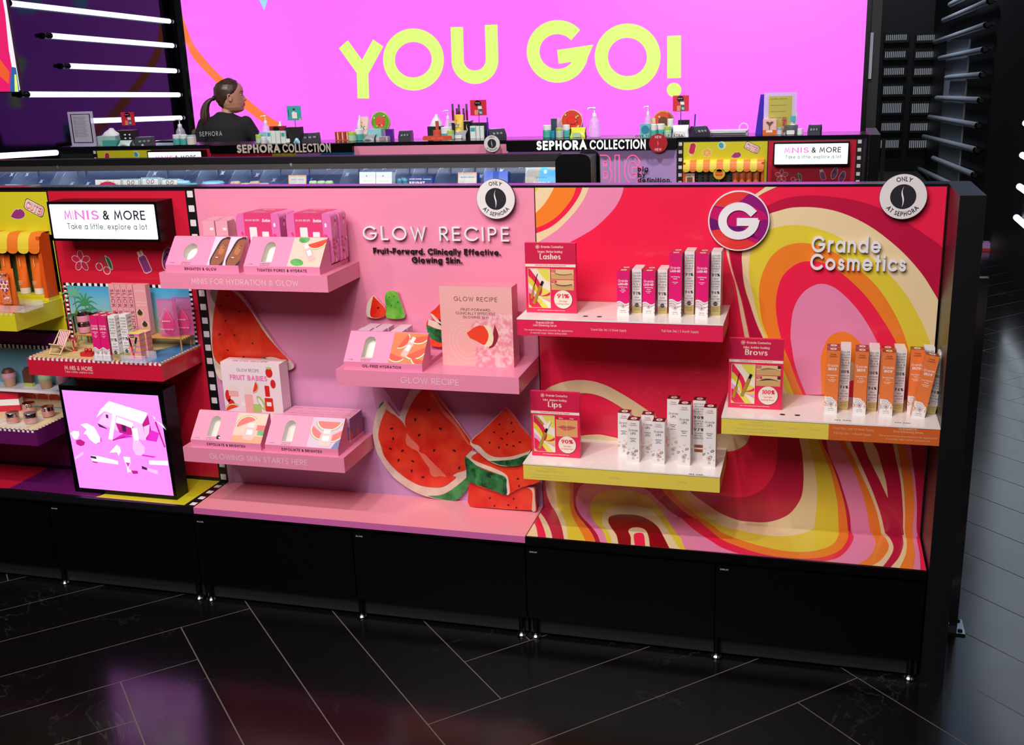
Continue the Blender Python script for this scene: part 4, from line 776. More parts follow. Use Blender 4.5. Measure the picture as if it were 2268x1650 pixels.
def tester(x, z, cap, tw, tc, kind, label, gloss=0):
    t = thing('tester_stand', label, 'tester stand', (x, 0, z)); W = .222
    prof = [(-.197, 0), (-.197, .02), (-.135, .088), (-.128, .088), (-.128, .012), (-.02, .012), (-.02, 0)]
    b = MB(); dv = Vector((0, .062, .068)); f = Fr((0, -.197, .02), (1, 0, 0), dv); Ls = dv.length
    side = Fr((W, 0, 0), (0, 1, 0), (0, 0, 1)); b.poly(side, prof, TB, 0); b.poly(Fr((0, 0, 0), (0, 1, 0), (0, 0, 1)), prof, TB, 0)
    for i in range(len(prof)):
        p, q = prof[i], prof[(i+1) % len(prof)]
        if i == 1: continue
        b.face([(0, *p), (W, *p), (W, *q), (0, *q)], TB)
    if kind == 'oval': hole = ell(.064, .043, .0205, .026, 28)
    else: hole = [(.0475, .014), (.079, .014), (.079, .06)]+ell(.06325, .06, .01575, .017, 12, 0, 0, 180)[1:-1]+[(.0475, .06)]
    b.poly(f, [(0, 0), (W, 0), (W, Ls), (0, Ls)], TB, 0, [hole])
    b.text(front(-.1972), cap, tc, .006, .0078, DARKTXT, .17, .0002, width=tw, al='c', track=.2)
    for i, tx in enumerate(('WATERMELON GLOW', '~xxxx xxxxx xxxx')): b.text(f, tx, .062, .0072-.0042*i, .0022, DARKTXT, .16, .0003, width=.03, al='c')
    b.text(f, '95 AED', .012, .0055, .0026, DARKTXT, .16, .0003, width=.014)
    b.cl = (.127, .001, W, Ls-.001)
    if kind == 'oval': face_print(b, f, .127, .1735); face_print(b, f, .175, W)
    else:
        b.rect(f, .127, .001, W, Ls-.001, M('peach_print_%s' % kind, {'a': (250, 200, 182), 'b': (240, 120, 60), 'c': (250, 206, 180), 'd': (220, 190, 214)}[kind], .4), .0002)
        if kind == 'a':
            melon_wedge(b, f, .195, .085, .034, 20, .0003); bottle_print(b, f, .180, .046, .019, .06, 32, .0007); LF = M('leaf_print', (60, 150, 70), .4, noise=(60, .2, (110, 190, 100)))
            b.poly(f, clip(ell(.157, .086, .016, .012, 14), *b.cl), LF, .0003); b.poly(f, clip(ell(.153, .014, .02, .011, 14, -.2), *b.cl), LF, .0003)
        elif kind == 'b':
            for cx, cy, r, ro in ((.15, .07, .028, 60), (.198, .088, .034, 10), (.145, .03, .03, -20), (.195, .045, .036, 30), (.215, .02, .03, -10)): melon_wedge(b, f, cx, cy, r, ro, .0003)
            bottle_print(b, f, .175, .05, .018, .062, -20, .0008)
        elif kind == 'c':
            b.rect(f, .127, .001, W, .022, M('orange_table_print', (238, 160, 96), .4), .0003)
            melon_wedge(b, f, .163, .052, .036, 205, .0004); bottle_print(b, f, .178, .036, .034, .052, 0, .0008); b.rect(f, .202, .025, W, .052, M('leaf_print', (60, 150, 70), .4), .0004); b.rect(f, .196, .04, W, .056, FLESH, .0005)
        else:
            melon_wedge(b, f, .158, .055, .034, -35, .0003); melon_wedge(b, f, .198, .05, .034, 30, .0003); melon_wedge(b, f, .178, .088, .042, 0, .0005); bottle_print(b, f, .178, .032, .036, .052, 0, .001)
            b.poly(f, clip([(.2, .001), (W, .001), (W, .03), (.21, .02)], *b.cl), M('violet_shadow_print', (80, 70, 160), .4), .0004)
    b.build('stand', t)
    r = MB(); bk = [f.p(u, v, -.022) for u, v in hole]; r.grid([[f.p(u, v, 0) for u, v in hole], bk], CREAMREC, False, True); r.poly(f, hole, CREAMREC, -.022); r.build('recess', t)
    if gloss:
        g = MB(); g.rect(f, .001, .001, W, Ls, M('clear_film', (250, 250, 252), .05, alpha=.12, k=1), .0022); g.build('clear_cover', t)
    return t
tester(-.991, .9945, 'BRIGHTEN & GLOW', .097, .107, 'oval', 'slanted pink tester stand lettered BRIGHTEN & GLOW with two portraits')
tester(-.754, .9945, 'TIGHTEN PORES & HYDRATE', .145, .112, 'a', 'slanted pink tester stand lettered TIGHTEN PORES & HYDRATE')
tester(-.486, .7425, 'OIL-FREE HYDRATION', .11, .108, 'b', 'slanted pink tester stand lettered OIL-FREE HYDRATION')
tester(-.981, .4905, 'EXFOLIATE & BRIGHTEN', .121, .112, 'c', 'slanted pink EXFOLIATE & BRIGHTEN stand in front of the fruit babies box', 1)
tester(-.746, .4905, 'EXFOLIATE & BRIGHTEN', .122, .112, 'd', 'slanted pink EXFOLIATE & BRIGHTEN stand in front of the ten small boxes', 1)
b = MB(); b.lathe([(.006, 0), (.006, .003), (.004, .004), (0, .004)], (0, 0, 0), CHROME, 14, axis=((1, 0, 0), (0, .674, .739), (0, -.739, .674)))
p = PY(484, 969, -.19); b.build('metal_button', loc=(p[0], -.19, p[1]), label='small round metal security button on the left exfoliate stand', cat='button')

# boxes on the pink shelves ----------------------------------------------------------
def ext(y, pl, pr, pb, pt):
    m = (pb+pt)/2; a, c = PY(pl, m, y)[0], PY(pr, m, y)[0]; return a, c, PY((pl+pr)/2, pb, y)[1], PY((pl+pr)/2, pt, y)[1]
z3 = lambda x, y: (350+.2072*x, 420+.2072*y)
PKB = M('pink_carton', (246, 170, 188), .45); PKT = M('rose_text', (190, 96, 120), .5); PALE = M('pale_pink_carton', (248, 206, 216), .45)
def mini_box(w, d, h):
    b = MB(); b.box(0, 0, 0, w, d, h, PKB); f = front(-.0002)
    b.text(f, 'GLOW RECIPE', w/2, h*.62, .0036, PKT, .13, .0001, width=w*.78, al='c'); b.text(f, 'WATERMELON GLOW', w/2, h*.48, .0026, PKT, .16, .0001, width=w*.8, al='c'); b.text(f, '~xxx xxx xxxxx', w/2, h*.42, .0026, PKT, .16, .0001, width=w*.8, al='c')
    b.poly(f, rrect(w*.6, h*.78, w*.9, h*.84, .0018), WHITE, .0002); b.face([(w+.0002, d*.1, h*.1), (w+.0002, d, h*.1), (w+.0002, d, h*.65), (w+.0002, d*.1, h*.5)], PALE)
    return b
def boxes(mk, name, cat, group, spots):
    """spots: (x, y, z, label); first builds, the rest are copies sharing the mesh"""
    o0 = None
    for s in spots:
        if o0 is None: o0 = mk().build(name, loc=s[:3], label=s[3], cat=cat, group=group); o = o0
        else: o = dup(o0, s[:3], None, s[3])
        if len(s) > 4: o.rotation_euler = s[4]
    return o0
zp = .9945+.012; a = PY(450.5, 515, -.112)[0]; hh = PY(465, 489.5, -.112)[1]-zp; wd = .0365
boxes(lambda: mini_box(wd, .04, hh), 'mini_carton', 'carton', 'pink mini cartons behind the brighten stand',
      [(a, -.112, zp, 'pink mini carton in the front row behind the portrait tester, on the left'), (a+.04, -.112, zp, 'pink mini carton in the front row behind the portrait tester, on the right'),
       (a-.012, -.064, zp, 'pink mini carton in the back row behind the portrait tester, leftmost'), (a+.027, -.064, zp, 'pink mini carton in the back row behind the portrait tester, middle'), (a+.066, -.064, zp, 'pink mini carton in the back row behind the portrait tester, rightmost')])
TIN = M('pink_tin', (240, 120, 188), .25, coat=.5); TINBAND = M('hot_pink_band', (232, 66, 124), .4)
def tin(label, loc):
    t = thing('gift_tin', label, 'tin', loc, 0, 'pink gift tins on the top shelf'); W, D_, Ht = .130, .042, .137
    b = MB(); f = Fr((0, D_, 0), (1, 0, 0), (0, 0, 1)); b.prism(f, rrect(0, 0, W, Ht, .014, 5), 0, D_, TIN, smooth_side=True)
    fr = front(0); R1 = random.Random(4)
    for i in range(26):
        u, v = R1.uniform(.006, W-.006), R1.uniform(.006, Ht-.006); k = i % 4
        if k == 0: melon_small(b, fr, u, v, .007, R1.uniform(0, 360), .0003)
        elif k == 1: b.poly(fr, ell(u, v, .006, .004, 10, R1.uniform(0, 3)), TINBAND, .0003)
        elif k == 2: b.poly(fr, rrect(u-.003, v-.005, u+.003, v+.005, .001, 2), WHITE, .0003)
        else: b.poly(fr, ell(u, v, .004, .007, 10, R1.uniform(0, 3)), M('lilac_blue_print', (180, 176, 236), .4), .0003)
    sd = Fr((W, 0, 0), (0, 1, 0), (0, 0, 1))
    for i in range(12):
        u, v = R1.uniform(.006, D_-.006), R1.uniform(.01, Ht-.01); k = i % 3
        if k == 0: melon_small(b, sd, u, v, .008, R1.uniform(0, 360), .0003)
        elif k == 1: b.poly(sd, ell(u, v, .006, .004, 10, R1.uniform(0, 3)), TINBAND, .0003)
        else: b.poly(sd, rrect(u-.003, v-.005, u+.003, v+.005, .001, 2), WHITE, .0003)
    b.text(sd, 'Fruit', .012, .03, .008, WHITE, .12, .0005, width=.02)
    b.build('tin_body', t)
    s = MB(); s.rect(fr, .024, -.0, .105, Ht, TINBAND, .0006); s.box(.024, -.0006, Ht-.0002, .105, D_, Ht+.0006, TINBAND)
    s.text(fr, 'GLOW RECIPE', .028, Ht-.021, .0052, WHITE, .12, .001, width=.043); s.text(fr, 'Barbie', .079, Ht-.023, .0085, WHITE, .16, .001, width=.024, slant=.2, track=.02)
    for cx, w, tp, bt in ((.05, .022, .1, .047), (.086, .02, .088, .047)):
        s.poly(fr, rrect(cx-w/2, bt, cx+w/2, tp, .002), WHITE, .001); s.poly(fr, rrect(cx-w*.62, .004, cx+w*.62, bt+.001, .004), BOT2, .001)
    s.text(topf(Ht+.0008), 'Barbie', .045, .014, .012, WHITE, .16, .0002, width=.036, slant=.2, track=.02)
    s.build('sleeve', t); return t
def melon_small(b, f, cx, cy, r, rot, h):
    rd = math.radians(rot)
    for rr, m in ((1, M('tin_green', (130, 170, 110), .4)), (.9, M('tin_pale', (250, 200, 214), .4)), (.78, TINBAND)):
        b.poly(f, ell(cx, cy, r*rr, r*rr, 9, rd, 0, 180), m, h); h += .0001
xr = -.657
t0 = tin('pink fruit print gift tin, front row on the right, beside the shelf end', (xr, -.119, zp+.0))
dup(t0, (xr+.004, -.0735, zp), None, 'pink fruit print gift tin standing behind the right front tin')
dup(t0, (xr-.150, -.119, zp), None, 'pink fruit print gift tin, front row on the left, nearest the mini cartons')
dup(t0, (xr-.146, -.0735, zp), None, 'pink fruit print gift tin standing behind the left front tin')
z4 = lambda x, y: (740+.2546*x, 480+.2546*y)
def window_box():
    w, d, h = .0335, .04, .071; LB = M('lilac_pink_carton', (240, 200, 220), .45); b = MB(); b.box(0, 0, 0, w, d, h, LB); f = front(-.0002)
    b.poly(f, rrect(w*.25, -.0, w*.8, h*.66, .003), M('window_dark', (90, 84, 112), .3), .0001); b.poly(f, rrect(w*.38, 0, w*.78, h*.6, .004), PALE, .0002)
    b.poly(f, [(0, .0), (w*.2, 0), (0, .012)], FLESH, .0002); b.text(f, 'GLOW RECIPE', w/2, h*.78, .003, PKT, .13, .0002, width=w*.75, al='c'); return b
zq = .7425+.012; ax = [PY(740+.2546*x, 710, -.112)[0] for x in (190, 308, 477)]
boxes(window_box, 'window_carton', 'carton', 'lilac window cartons behind the oil-free stand',
      [(ax[0], -.112, zq, 'lilac window carton in front row behind the oil-free tester, leftmost'), (ax[1], -.112, zq, 'lilac window carton in front row behind the oil-free tester, middle'), (ax[2], -.112, zq, 'lilac window carton in front row behind the oil-free tester, rightmost'),
       (ax[0]+.004, -.068, zq, 'lilac window carton in back row behind the oil-free tester, leftmost'), (ax[1]+.002, -.068, zq, 'lilac window carton in back row behind the oil-free tester, middle'), (ax[2], -.068, zq, 'lilac window carton in back row behind the oil-free tester, rightmost')])
def glow_box():
    x0, x1, y0, y1, z0, z1 = -.2325, -.036, -.123, -.068, .7425, .957; w, h = x1-x0, z1-z0
    PB = M('box_peach_print', (250, 184, 178), .3, coat=.4); RIP = M('water_ripple_print', (246, 150, 164), .3, coat=.4, noise=(55, .07, (255, 208, 206)))
    b = MB(); b.box(0, 0, 0, w, y1-y0, h, M('pink_box_side', (246, 148, 172), .35), frontm=PB); f = front(0)
    pts = smooth([(w*.46, .012), (w*.5, h*.1), (w*.44, h*.2), (w*.55, h*.3), (w*.42, h*.46), (w*.47, h*.56), (w*.6, h*.62), (w*.72, h*.7), (w*.85, h*.68), (w, h*.66)], 4)+[(w, 0), (w*.46, 0)]
    b.poly(f, pts, RIP, .0002)
    for r in (.028, .038, .048): b.strip(f, ell(w*.36, h*.3, r, r*1.2, 22, .3, 70, 300), .0012, M('ripple_line', (255, 216, 210), .3), .0003)
    b.poly(f, smooth([(w*.75, h*.54), (w*.8, h*.4), (w*.74, h*.27), (w*.66, h*.24), (w*.7, h*.3)], 4), M('melon_shade_print', (150, 40, 60), .4), .0003)
    b.poly(f, smooth([(w*.6, h*.53), (w*.69, h*.5), (w*.73, h*.38), (w*.7, h*.28), (w*.62, h*.25), (w*.6, h*.27), (w*.66, h*.36), (w*.64, h*.46)], 4), M('melon_white_print', (248, 232, 190), .4), .0004)
    b.poly(f, smooth([(w*.36, h*.42), (w*.48, h*.5), (w*.58, h*.52), (w*.645, h*.46), (w*.66, h*.38), (w*.6, h*.28), (w*.5, h*.32), (w*.4, h*.36)], 4), M('melon_red_print', (244, 70, 40), .4, noise=(60, .2, (250, 120, 90))), .0005)
    b.text(f, 'GLOW RECIPE', w*.5, h*.82, .0115, DARKTXT, .085, .0005, width=w*.6, al='c', track=.26)
    for i, (s, k) in enumerate((('FRUIT-FORWARD.', .42), ('CLINICALLY EFFECTIVE.', .56), ('GLOWING SKIN.', .37))): b.text(f, s, w*.5, h*(.70-.047*i), .0068, DARKTXT, .1, .0005, width=w*k, al='c')
    b.build('display_box', loc=(x0, y0, z0), label='tall pale pink brand box with a melon wedge on rippled water', cat='box', bevel=.0006)
glow_box()
z5 = lambda x, y: (400+.194*x, 780+.194*y)
def fruit_box():
    y = -.075; x0 = PY(487.7, 803.7, y)[0]; x1 = PY(616.9, 803, y)[0]; z0 = .4905+.0125; z1 = PY(550, 804, y)[1]; w, h = x1-x0, z1-z0
    b = MB(); WB = M('fruit_box_pink', (252, 230, 234), .4); b.box(0, 0, 0, w, .05, h, WB); f = front(0)
    b.text(f, 'GLOW RECIPE', w*.46, h*.87, .0092, M('grey_text', (120, 110, 116), .5), .1, .0004, width=w*.38, al='c'); b.text(f, 'FRUIT BABIES', w*.46, h*.745, .0155, M('candy_text', (244, 130, 190), .5), .2, .0004, width=w*.64, al='c', track=.1)
    b.text(topf(h), 'GLOW RECIPE', w*.46, .012, .012, M('grey_text', (120, 110, 116)), .1, .0004, width=w*.6, al='c')
    def e(u, v, rx, ry, m, rot=0, hh=.0004): b.poly(f, ell(u*w, v*h, rx*w, ry*h, 16, rot), m, hh)
    def rr(u0, v0, u1, v1, m, r=.002, hh=.0004): b.poly(f, rrect(u0*w, v0*h, u1*w, v1*h, r), m, hh)
    STR = M('strawberry_print', (226, 40, 44), .35); LG = M('light_green_print', (178, 214, 120), .4)
    e(.82, .87, .06, .07, STR); e(.87, .71, .045, .065, STR); e(.82, .94, .05, .018, LG, 0, .0006)
    rr(.1, .55, .25, .66, BOT2); rr(.09, .5, .26, .58, BOTTLE, .003, .0005); e(.07, .5, .045, .09, STR); e(.12, .4, .05, .06, STR, .6)
    rr(.37, .5, .48, .66, BOT2); rr(.36, .22, .5, .54, BOTTLE, .004, .0005); b.cl = (0, 0, w, h); melon_wedge(b, f, w*.52, h*.66, .02, 70, .0006)
    rr(.72, .52, .8, .68, STR); rr(.7, .3, .84, .5, M('red_bottle_print', (230, 50, 30), .3), .003, .0005); rr(.73, .38, .81, .44, WHITE, .0005, .0007)
    e(.64, .42, .05, .12, LG, .5); e(.63, .42, .025, .08, WHITE, .5, .0006); rr(.49, .05, .63, .4, LG, .003, .0006); melon_wedge(b, f, w*.14, h*.26, .03, 200, .0005, 120); rr(.2, .02, .34, .18, BOT2, .002, .0007); e(.33, .38, .04, .035, WHITE)
    b.build('gift_box', loc=(x0, y, z0), label='white FRUIT BABIES gift box printed with fruit and bottles', cat='box')
fruit_box()
def small_lid_box():
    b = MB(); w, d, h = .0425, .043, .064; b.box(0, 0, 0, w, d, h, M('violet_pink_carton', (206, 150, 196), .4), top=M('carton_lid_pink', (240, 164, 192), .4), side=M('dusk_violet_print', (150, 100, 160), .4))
    b.text(topf(h), 'GLOW RECIPE', w/2, d*.6, .0036, PKT, .14, .0002, width=w*.7, al='c'); b.poly(Fr((w, 0, 0), (0, 1, 0), (0, 0, 1)), ell(.006, .012, .009, .014, 14), FLESH, .0003); return b
zr = .4905+.0125; q = PZ(777, 976, zr); xb = q[0]-.0428*5+.001
boxes(small_lid_box, 'small_lid_carton', 'carton', 'small violet pink cartons behind the exfoliate stand',
      [(xb+.0428*(4-i), q[1] if r == 0 else q[1]+.0445, zr, 'small pink lidded carton behind the right exfoliate stand, %s row, %s' % (('front', 'back')[r], ('rightmost', 'second from the right', 'third from the right', 'fourth from the right', 'fifth from the right')[i])) for r in (0, 1) for i in range(5)])
print('small lid row', q, PZ(777, 976, .503))
# ---------------------------------------------------------------- brand cards and cartons on the swirl bay
CARD = M('card_red', (240, 34, 86), .4, coat=.15); CARD2 = M('card_deep_red', (214, 28, 76), .4); LEMON = M('lemon_print', (238, 226, 92), .4); OFFW = M('offwhite_print', (250, 236, 214), .4)
GOLDM = M('gold_print', (214, 168, 66), .35, .35); LMAG = M('light_magenta_print', (248, 168, 204), .4)
def pen_print(b, f, x0, y0, x1, y1, wd, h, cap=BLACK):
    d = Vector((x1-x0, y1-y0)); n = Vector((-d.y, d.x)).normalized()*wd/2; P = lambda t, k: (x0+d.x*t+n.x*k, y0+d.y*t+n.y*k)
    b.poly(f, [P(0, -1), P(.8, -1), P(.8, 1), P(0, 1)], GOLDM, h); b.poly(f, [P(.8, -.8), P(1, -.8), P(1, .8), P(.8, .8)], cap, h)
def card_art(b, f, u0, v0, u1, v1, h):
    w, g = u1-u0, v1-v0; k = lambda pts: clip([(u0+w*x, v0+g*y) for x, y in smooth(pts, 4)], u0, v0, u1, v1)
    b.rect(f, u0, v0, u1, v1, LEMON, h)
    for i, (m, pts) in enumerate(((OFFW, [(.3, 1.1), (.5, .9), (.8, .7), (1.1, .62), (1.1, .42), (.7, .5), (.3, .7), (0, 1.1)]), (CARD, [(0, 1.05), (.25, .86), (.5, .66), (.62, .44), (.5, .3), (.35, .5), (.0, .8)]), (YEL, [(-.1, .86), (.2, .7), (.42, .5), (.44, .3), (.2, .5), (-.1, .66)]),
        (OFFW, [(-.1, .7), (.2, .52), (.4, .32), (.2, .34), (-.1, .5)]), (LMAG, [(-.1, .56), (.2, .42), (.36, .28), (.1, .3), (-.1, .38)]), (CARD, [(-.1, .4), (.2, .3), (.6, .0), (.8, -.1), (.2, -.1), (-.1, .1)]), (OFFW, [(.3, .28), (.6, .2), (.9, .0), (1.1, -.1), (1.1, .05), (.8, .2), (.5, .3)]), (YEL, [(-.1, .12), (.12, .02), (.2, -.1), (-.1, -.1)]),
        (CARD, [(.5, .3), (.8, .34), (1.1, .44), (1.1, .36), (.8, .3)]), (LMAG, [(.5, .27), (.8, .24), (1.1, .24), (1.1, .16), (.8, .2)]))):
        b.poly(f, k(pts), m, h+.0001*(i+1))
    for a, c in (((u0, v0), (u1, v0)), ((u1, v0), (u1, v1)), ((u1, v1), (u0, v1)), ((u0, v1), (u0, v0))): b.strip(f, [a, c], .0008, OFFW, h+.0013, 0, False, False)
def logo_g(b, f, cx, cy, r, m, h, inner=None):
    b.strip(f, ell(cx, cy, r, r, 24), r*.16, m, h, 0, True); b.text(f, 'G', cx, cy-r*.55, r*1.1, m, .24, h, width=r*1.1, al='c')
def brand_card(word, sub, serum, pct, cap, x, y, z, kind, label):
    w, d, h = .130, .012, .178; b = MB(); b.box(0, 0, 0, w, d, h, CARD, top=M('card_top', (250, 40, 96), .4)); f = front(0)
    b.rect(f, 0, h*.715, w, h, CARD2, .0001); logo_g(b, f, w*.255, h*.945, .0046, OFFW, .0003); b.text(f, 'Grande Cosmetics', w*.32, h*.93, .0062, OFFW, .15, .0003, width=w*.44)
    b.text(f, sub, w*.5, h*.862, .0064, OFFW, .16, .0003, width=w*.48, al='c', pen=.55, track=.1)
    b.text(f, word, w*.5, h*.765, .0165, OFFW, .2, .0003, width=w*.42*(.66 if word == 'Lips' else .98), al='c', pen=.42, track=.1)
    b.rect(f, .0005, h*.663, w-.0005, h*.702, OFFW, .0002); b.text(f, serum, w*.5, h*.674, .0044, CARD, .14, .0004, width=w*.6, al='c')
    card_art(b, f, w*.055, h*.075, w*.49, h*.64, .0003)
    if kind == 'lips':
        pen_print(b, f, w*.16, h*.12, w*.33, h*.44, .0075, .002); pen_print(b, f, w*.25, h*.5, w*.1, h*.63, .007, .002, GOLDM); b.poly(f, [(w*.3, h*.44), (w*.35, h*.43), (w*.42, h*.55), (w*.38, h*.56)], WHITE, .002)
        SKN = M('skin_photo_print', (236, 168, 106), .4); b.rect(f, w*.515, h*.325, w*.955, h*.63, SKN, .0003); b.rect(f, w*.515, h*.585, w*.955, h*.63, CARD2, .0004)
        b.text(f, 'Before', w*.62, h*.597, .0038, OFFW, .16, .0005, width=.011, al='c'); b.text(f, 'After', w*.84, h*.597, .0038, OFFW, .16, .0005, width=.011, al='c')
        LP = M('lips_photo_print', (214, 112, 92), .4); b.poly(f, [(w*u, h*v) for u, v in smooth([(.55, .47), (.66, .5), (.735, .49), (.81, .5), (.92, .47), (.8, .43), (.735, .42), (.66, .43), (.55, .47)], 4)][:-1], LP, .0005)
        b.strip(f, [(w*.56, h*.468), (w*.735, h*.472), (w*.91, h*.468)], .0008, M('lip_line', (120, 50, 44), .4), .0006); b.strip(f, [(w*.735, h*.33), (w*.735, h*.585)], .0006, OFFW, .0006)
    else:
        pen_print(b, f, w*.15, h*.13, w*.345, h*.46, .0078, .002) if kind == 'lash' else pen_print(b, f, w*.25, h*.18, w*.42, h*.5, .008, .002)
        if kind == 'lash':
            b.poly(f, [(w*.09, h*.21), (w*.13, h*.2), (w*.185, h*.37), (w*.145, h*.38)], GOLDM, .002); b.strip(f, [(w*.165, h*.38), (w*.24, h*.56)], .0016, BLACK, .002)
        else:
            b.poly(f, [(w*.07, h*.16), (w*.12, h*.14), (w*.18, h*.32), (w*.12, h*.32)], GOLDM, .002); b.strip(f, [(w*.15, h*.32), (w*.2, h*.5)], .0016, BLACK, .002)
        SKN = M('eyelid_photo_print', (214, 170, 112), .4); SK2 = M('eyelid_light_print', (232, 196, 142), .4); HAIR = M('lash_print', (70, 50, 30), .5)
        for va, vb, dark in ((.49, .63, 0), (.335, .48, 1)):
            b.rect(f, w*.51, h*va, w*.955, h*vb, SKN, .0003); hh = h*(vb-va)
            b.poly(f, [(w*.51, h*va+hh*.55), (w*.955, h*va+hh*.5), (w*.955, h*vb), (w*.51, h*vb)], SK2, .0004)
            if kind == 'lash':
                b.strip(f, smooth([(w*.58, h*va+hh*.62), (w*.68, h*va+hh*.46), (w*.8, h*va+hh*.46), (w*.92, h*va+hh*.58)], 4), .001+.0006*dark, HAIR, .0006)
                for i in range(14):
                    t = i/13; xq = w*(.62+.28*t); yb = h*va+hh*(.5+.1*(2*t-1)**2); b.strip(f, [(xq, yb), (xq+.004*(t-.4), yb-hh*(.13+.1*dark))], .0004+.0002*dark, HAIR, .0006, 0, False, False)
            else:
                b.poly(f, [(w*u, h*va+hh*v) for u, v in smooth([(.56, .5), (.66, .72), (.78, .74), (.94, .52), (.8, .6), (.66, .56)], 4)], M('brow_photo_%d' % dark, ((150, 120, 86), (82, 54, 34))[dark], .5), .0006)
                b.rect(f, w*.9, h*vb-hh*.3, w*.955, h*vb, M('photo_dark', (60, 46, 36)), .0005)
            b.rect(f, w*.515, h*vb-hh*.3, w*(.6+.02*dark), h*vb-hh*.06, CARD2, .0007); b.text(f, ('Before', 'After')[dark], w*.56, h*vb-hh*.24, .0032, OFFW, .16, .0009, width=.008, al='c')
    b.poly(f, ell(w*.745, h*.195, w*.185, w*.185, 32), M('badge_shadow', (120, 20, 60)), .0003); b.poly(f, ell(w*.738, h*.2, w*.18, w*.18, 32), OFFW, .0005)
    b.text(f, pct, w*.74, h*.215, .0125, CARD, .22, .0007, width=w*.24, al='c', pen=.4, slant=.12 if kind == 'brow' else 0, track=.06)
    for i, s in enumerate(cap): b.text(f, s, w*.738, h*(.165-.04*i), .0044, CARD, .17, .0007, width=w*(.16+.1*i), al='c', pen=.6)
    b.text(f, '~Based on a consumer perception study of 30 subjects. Results may vary.', w*.5, h*.035, .0022, OFFW, .14, .0003, width=w*.55, al='c')
    return b.build('brand_card', loc=(x, y, z), label=label, cat='display card', bevel=.0005)
brand_card('Lashes', 'longer, thicker-looking', 'GrandeLASH-MD Lash Enhancing Serum', '91%', ('Saw Longer', 'Looking Lashes*'), .008, -.143, .898, 'lash', 'red standing card headed Lashes with two closed eye photos')
brand_card('Lips', 'fuller, plumper-looking', 'GrandeLIPS Hydrating Lip Plumper', '90%', ('Saw Fuller', 'Looking Lips*'), .012, -.149, .512, 'lips', 'red standing card headed Lips with a mouth photo')
brand_card('Brows', 'fuller, bolder-looking', 'GrandeBROW Brow Enhancing Serum', '100%', ('Saw Fuller', 'Looking Brows*'), .516, -.134, .668, 'brow', 'red standing card headed Brows with two eyebrow photos')

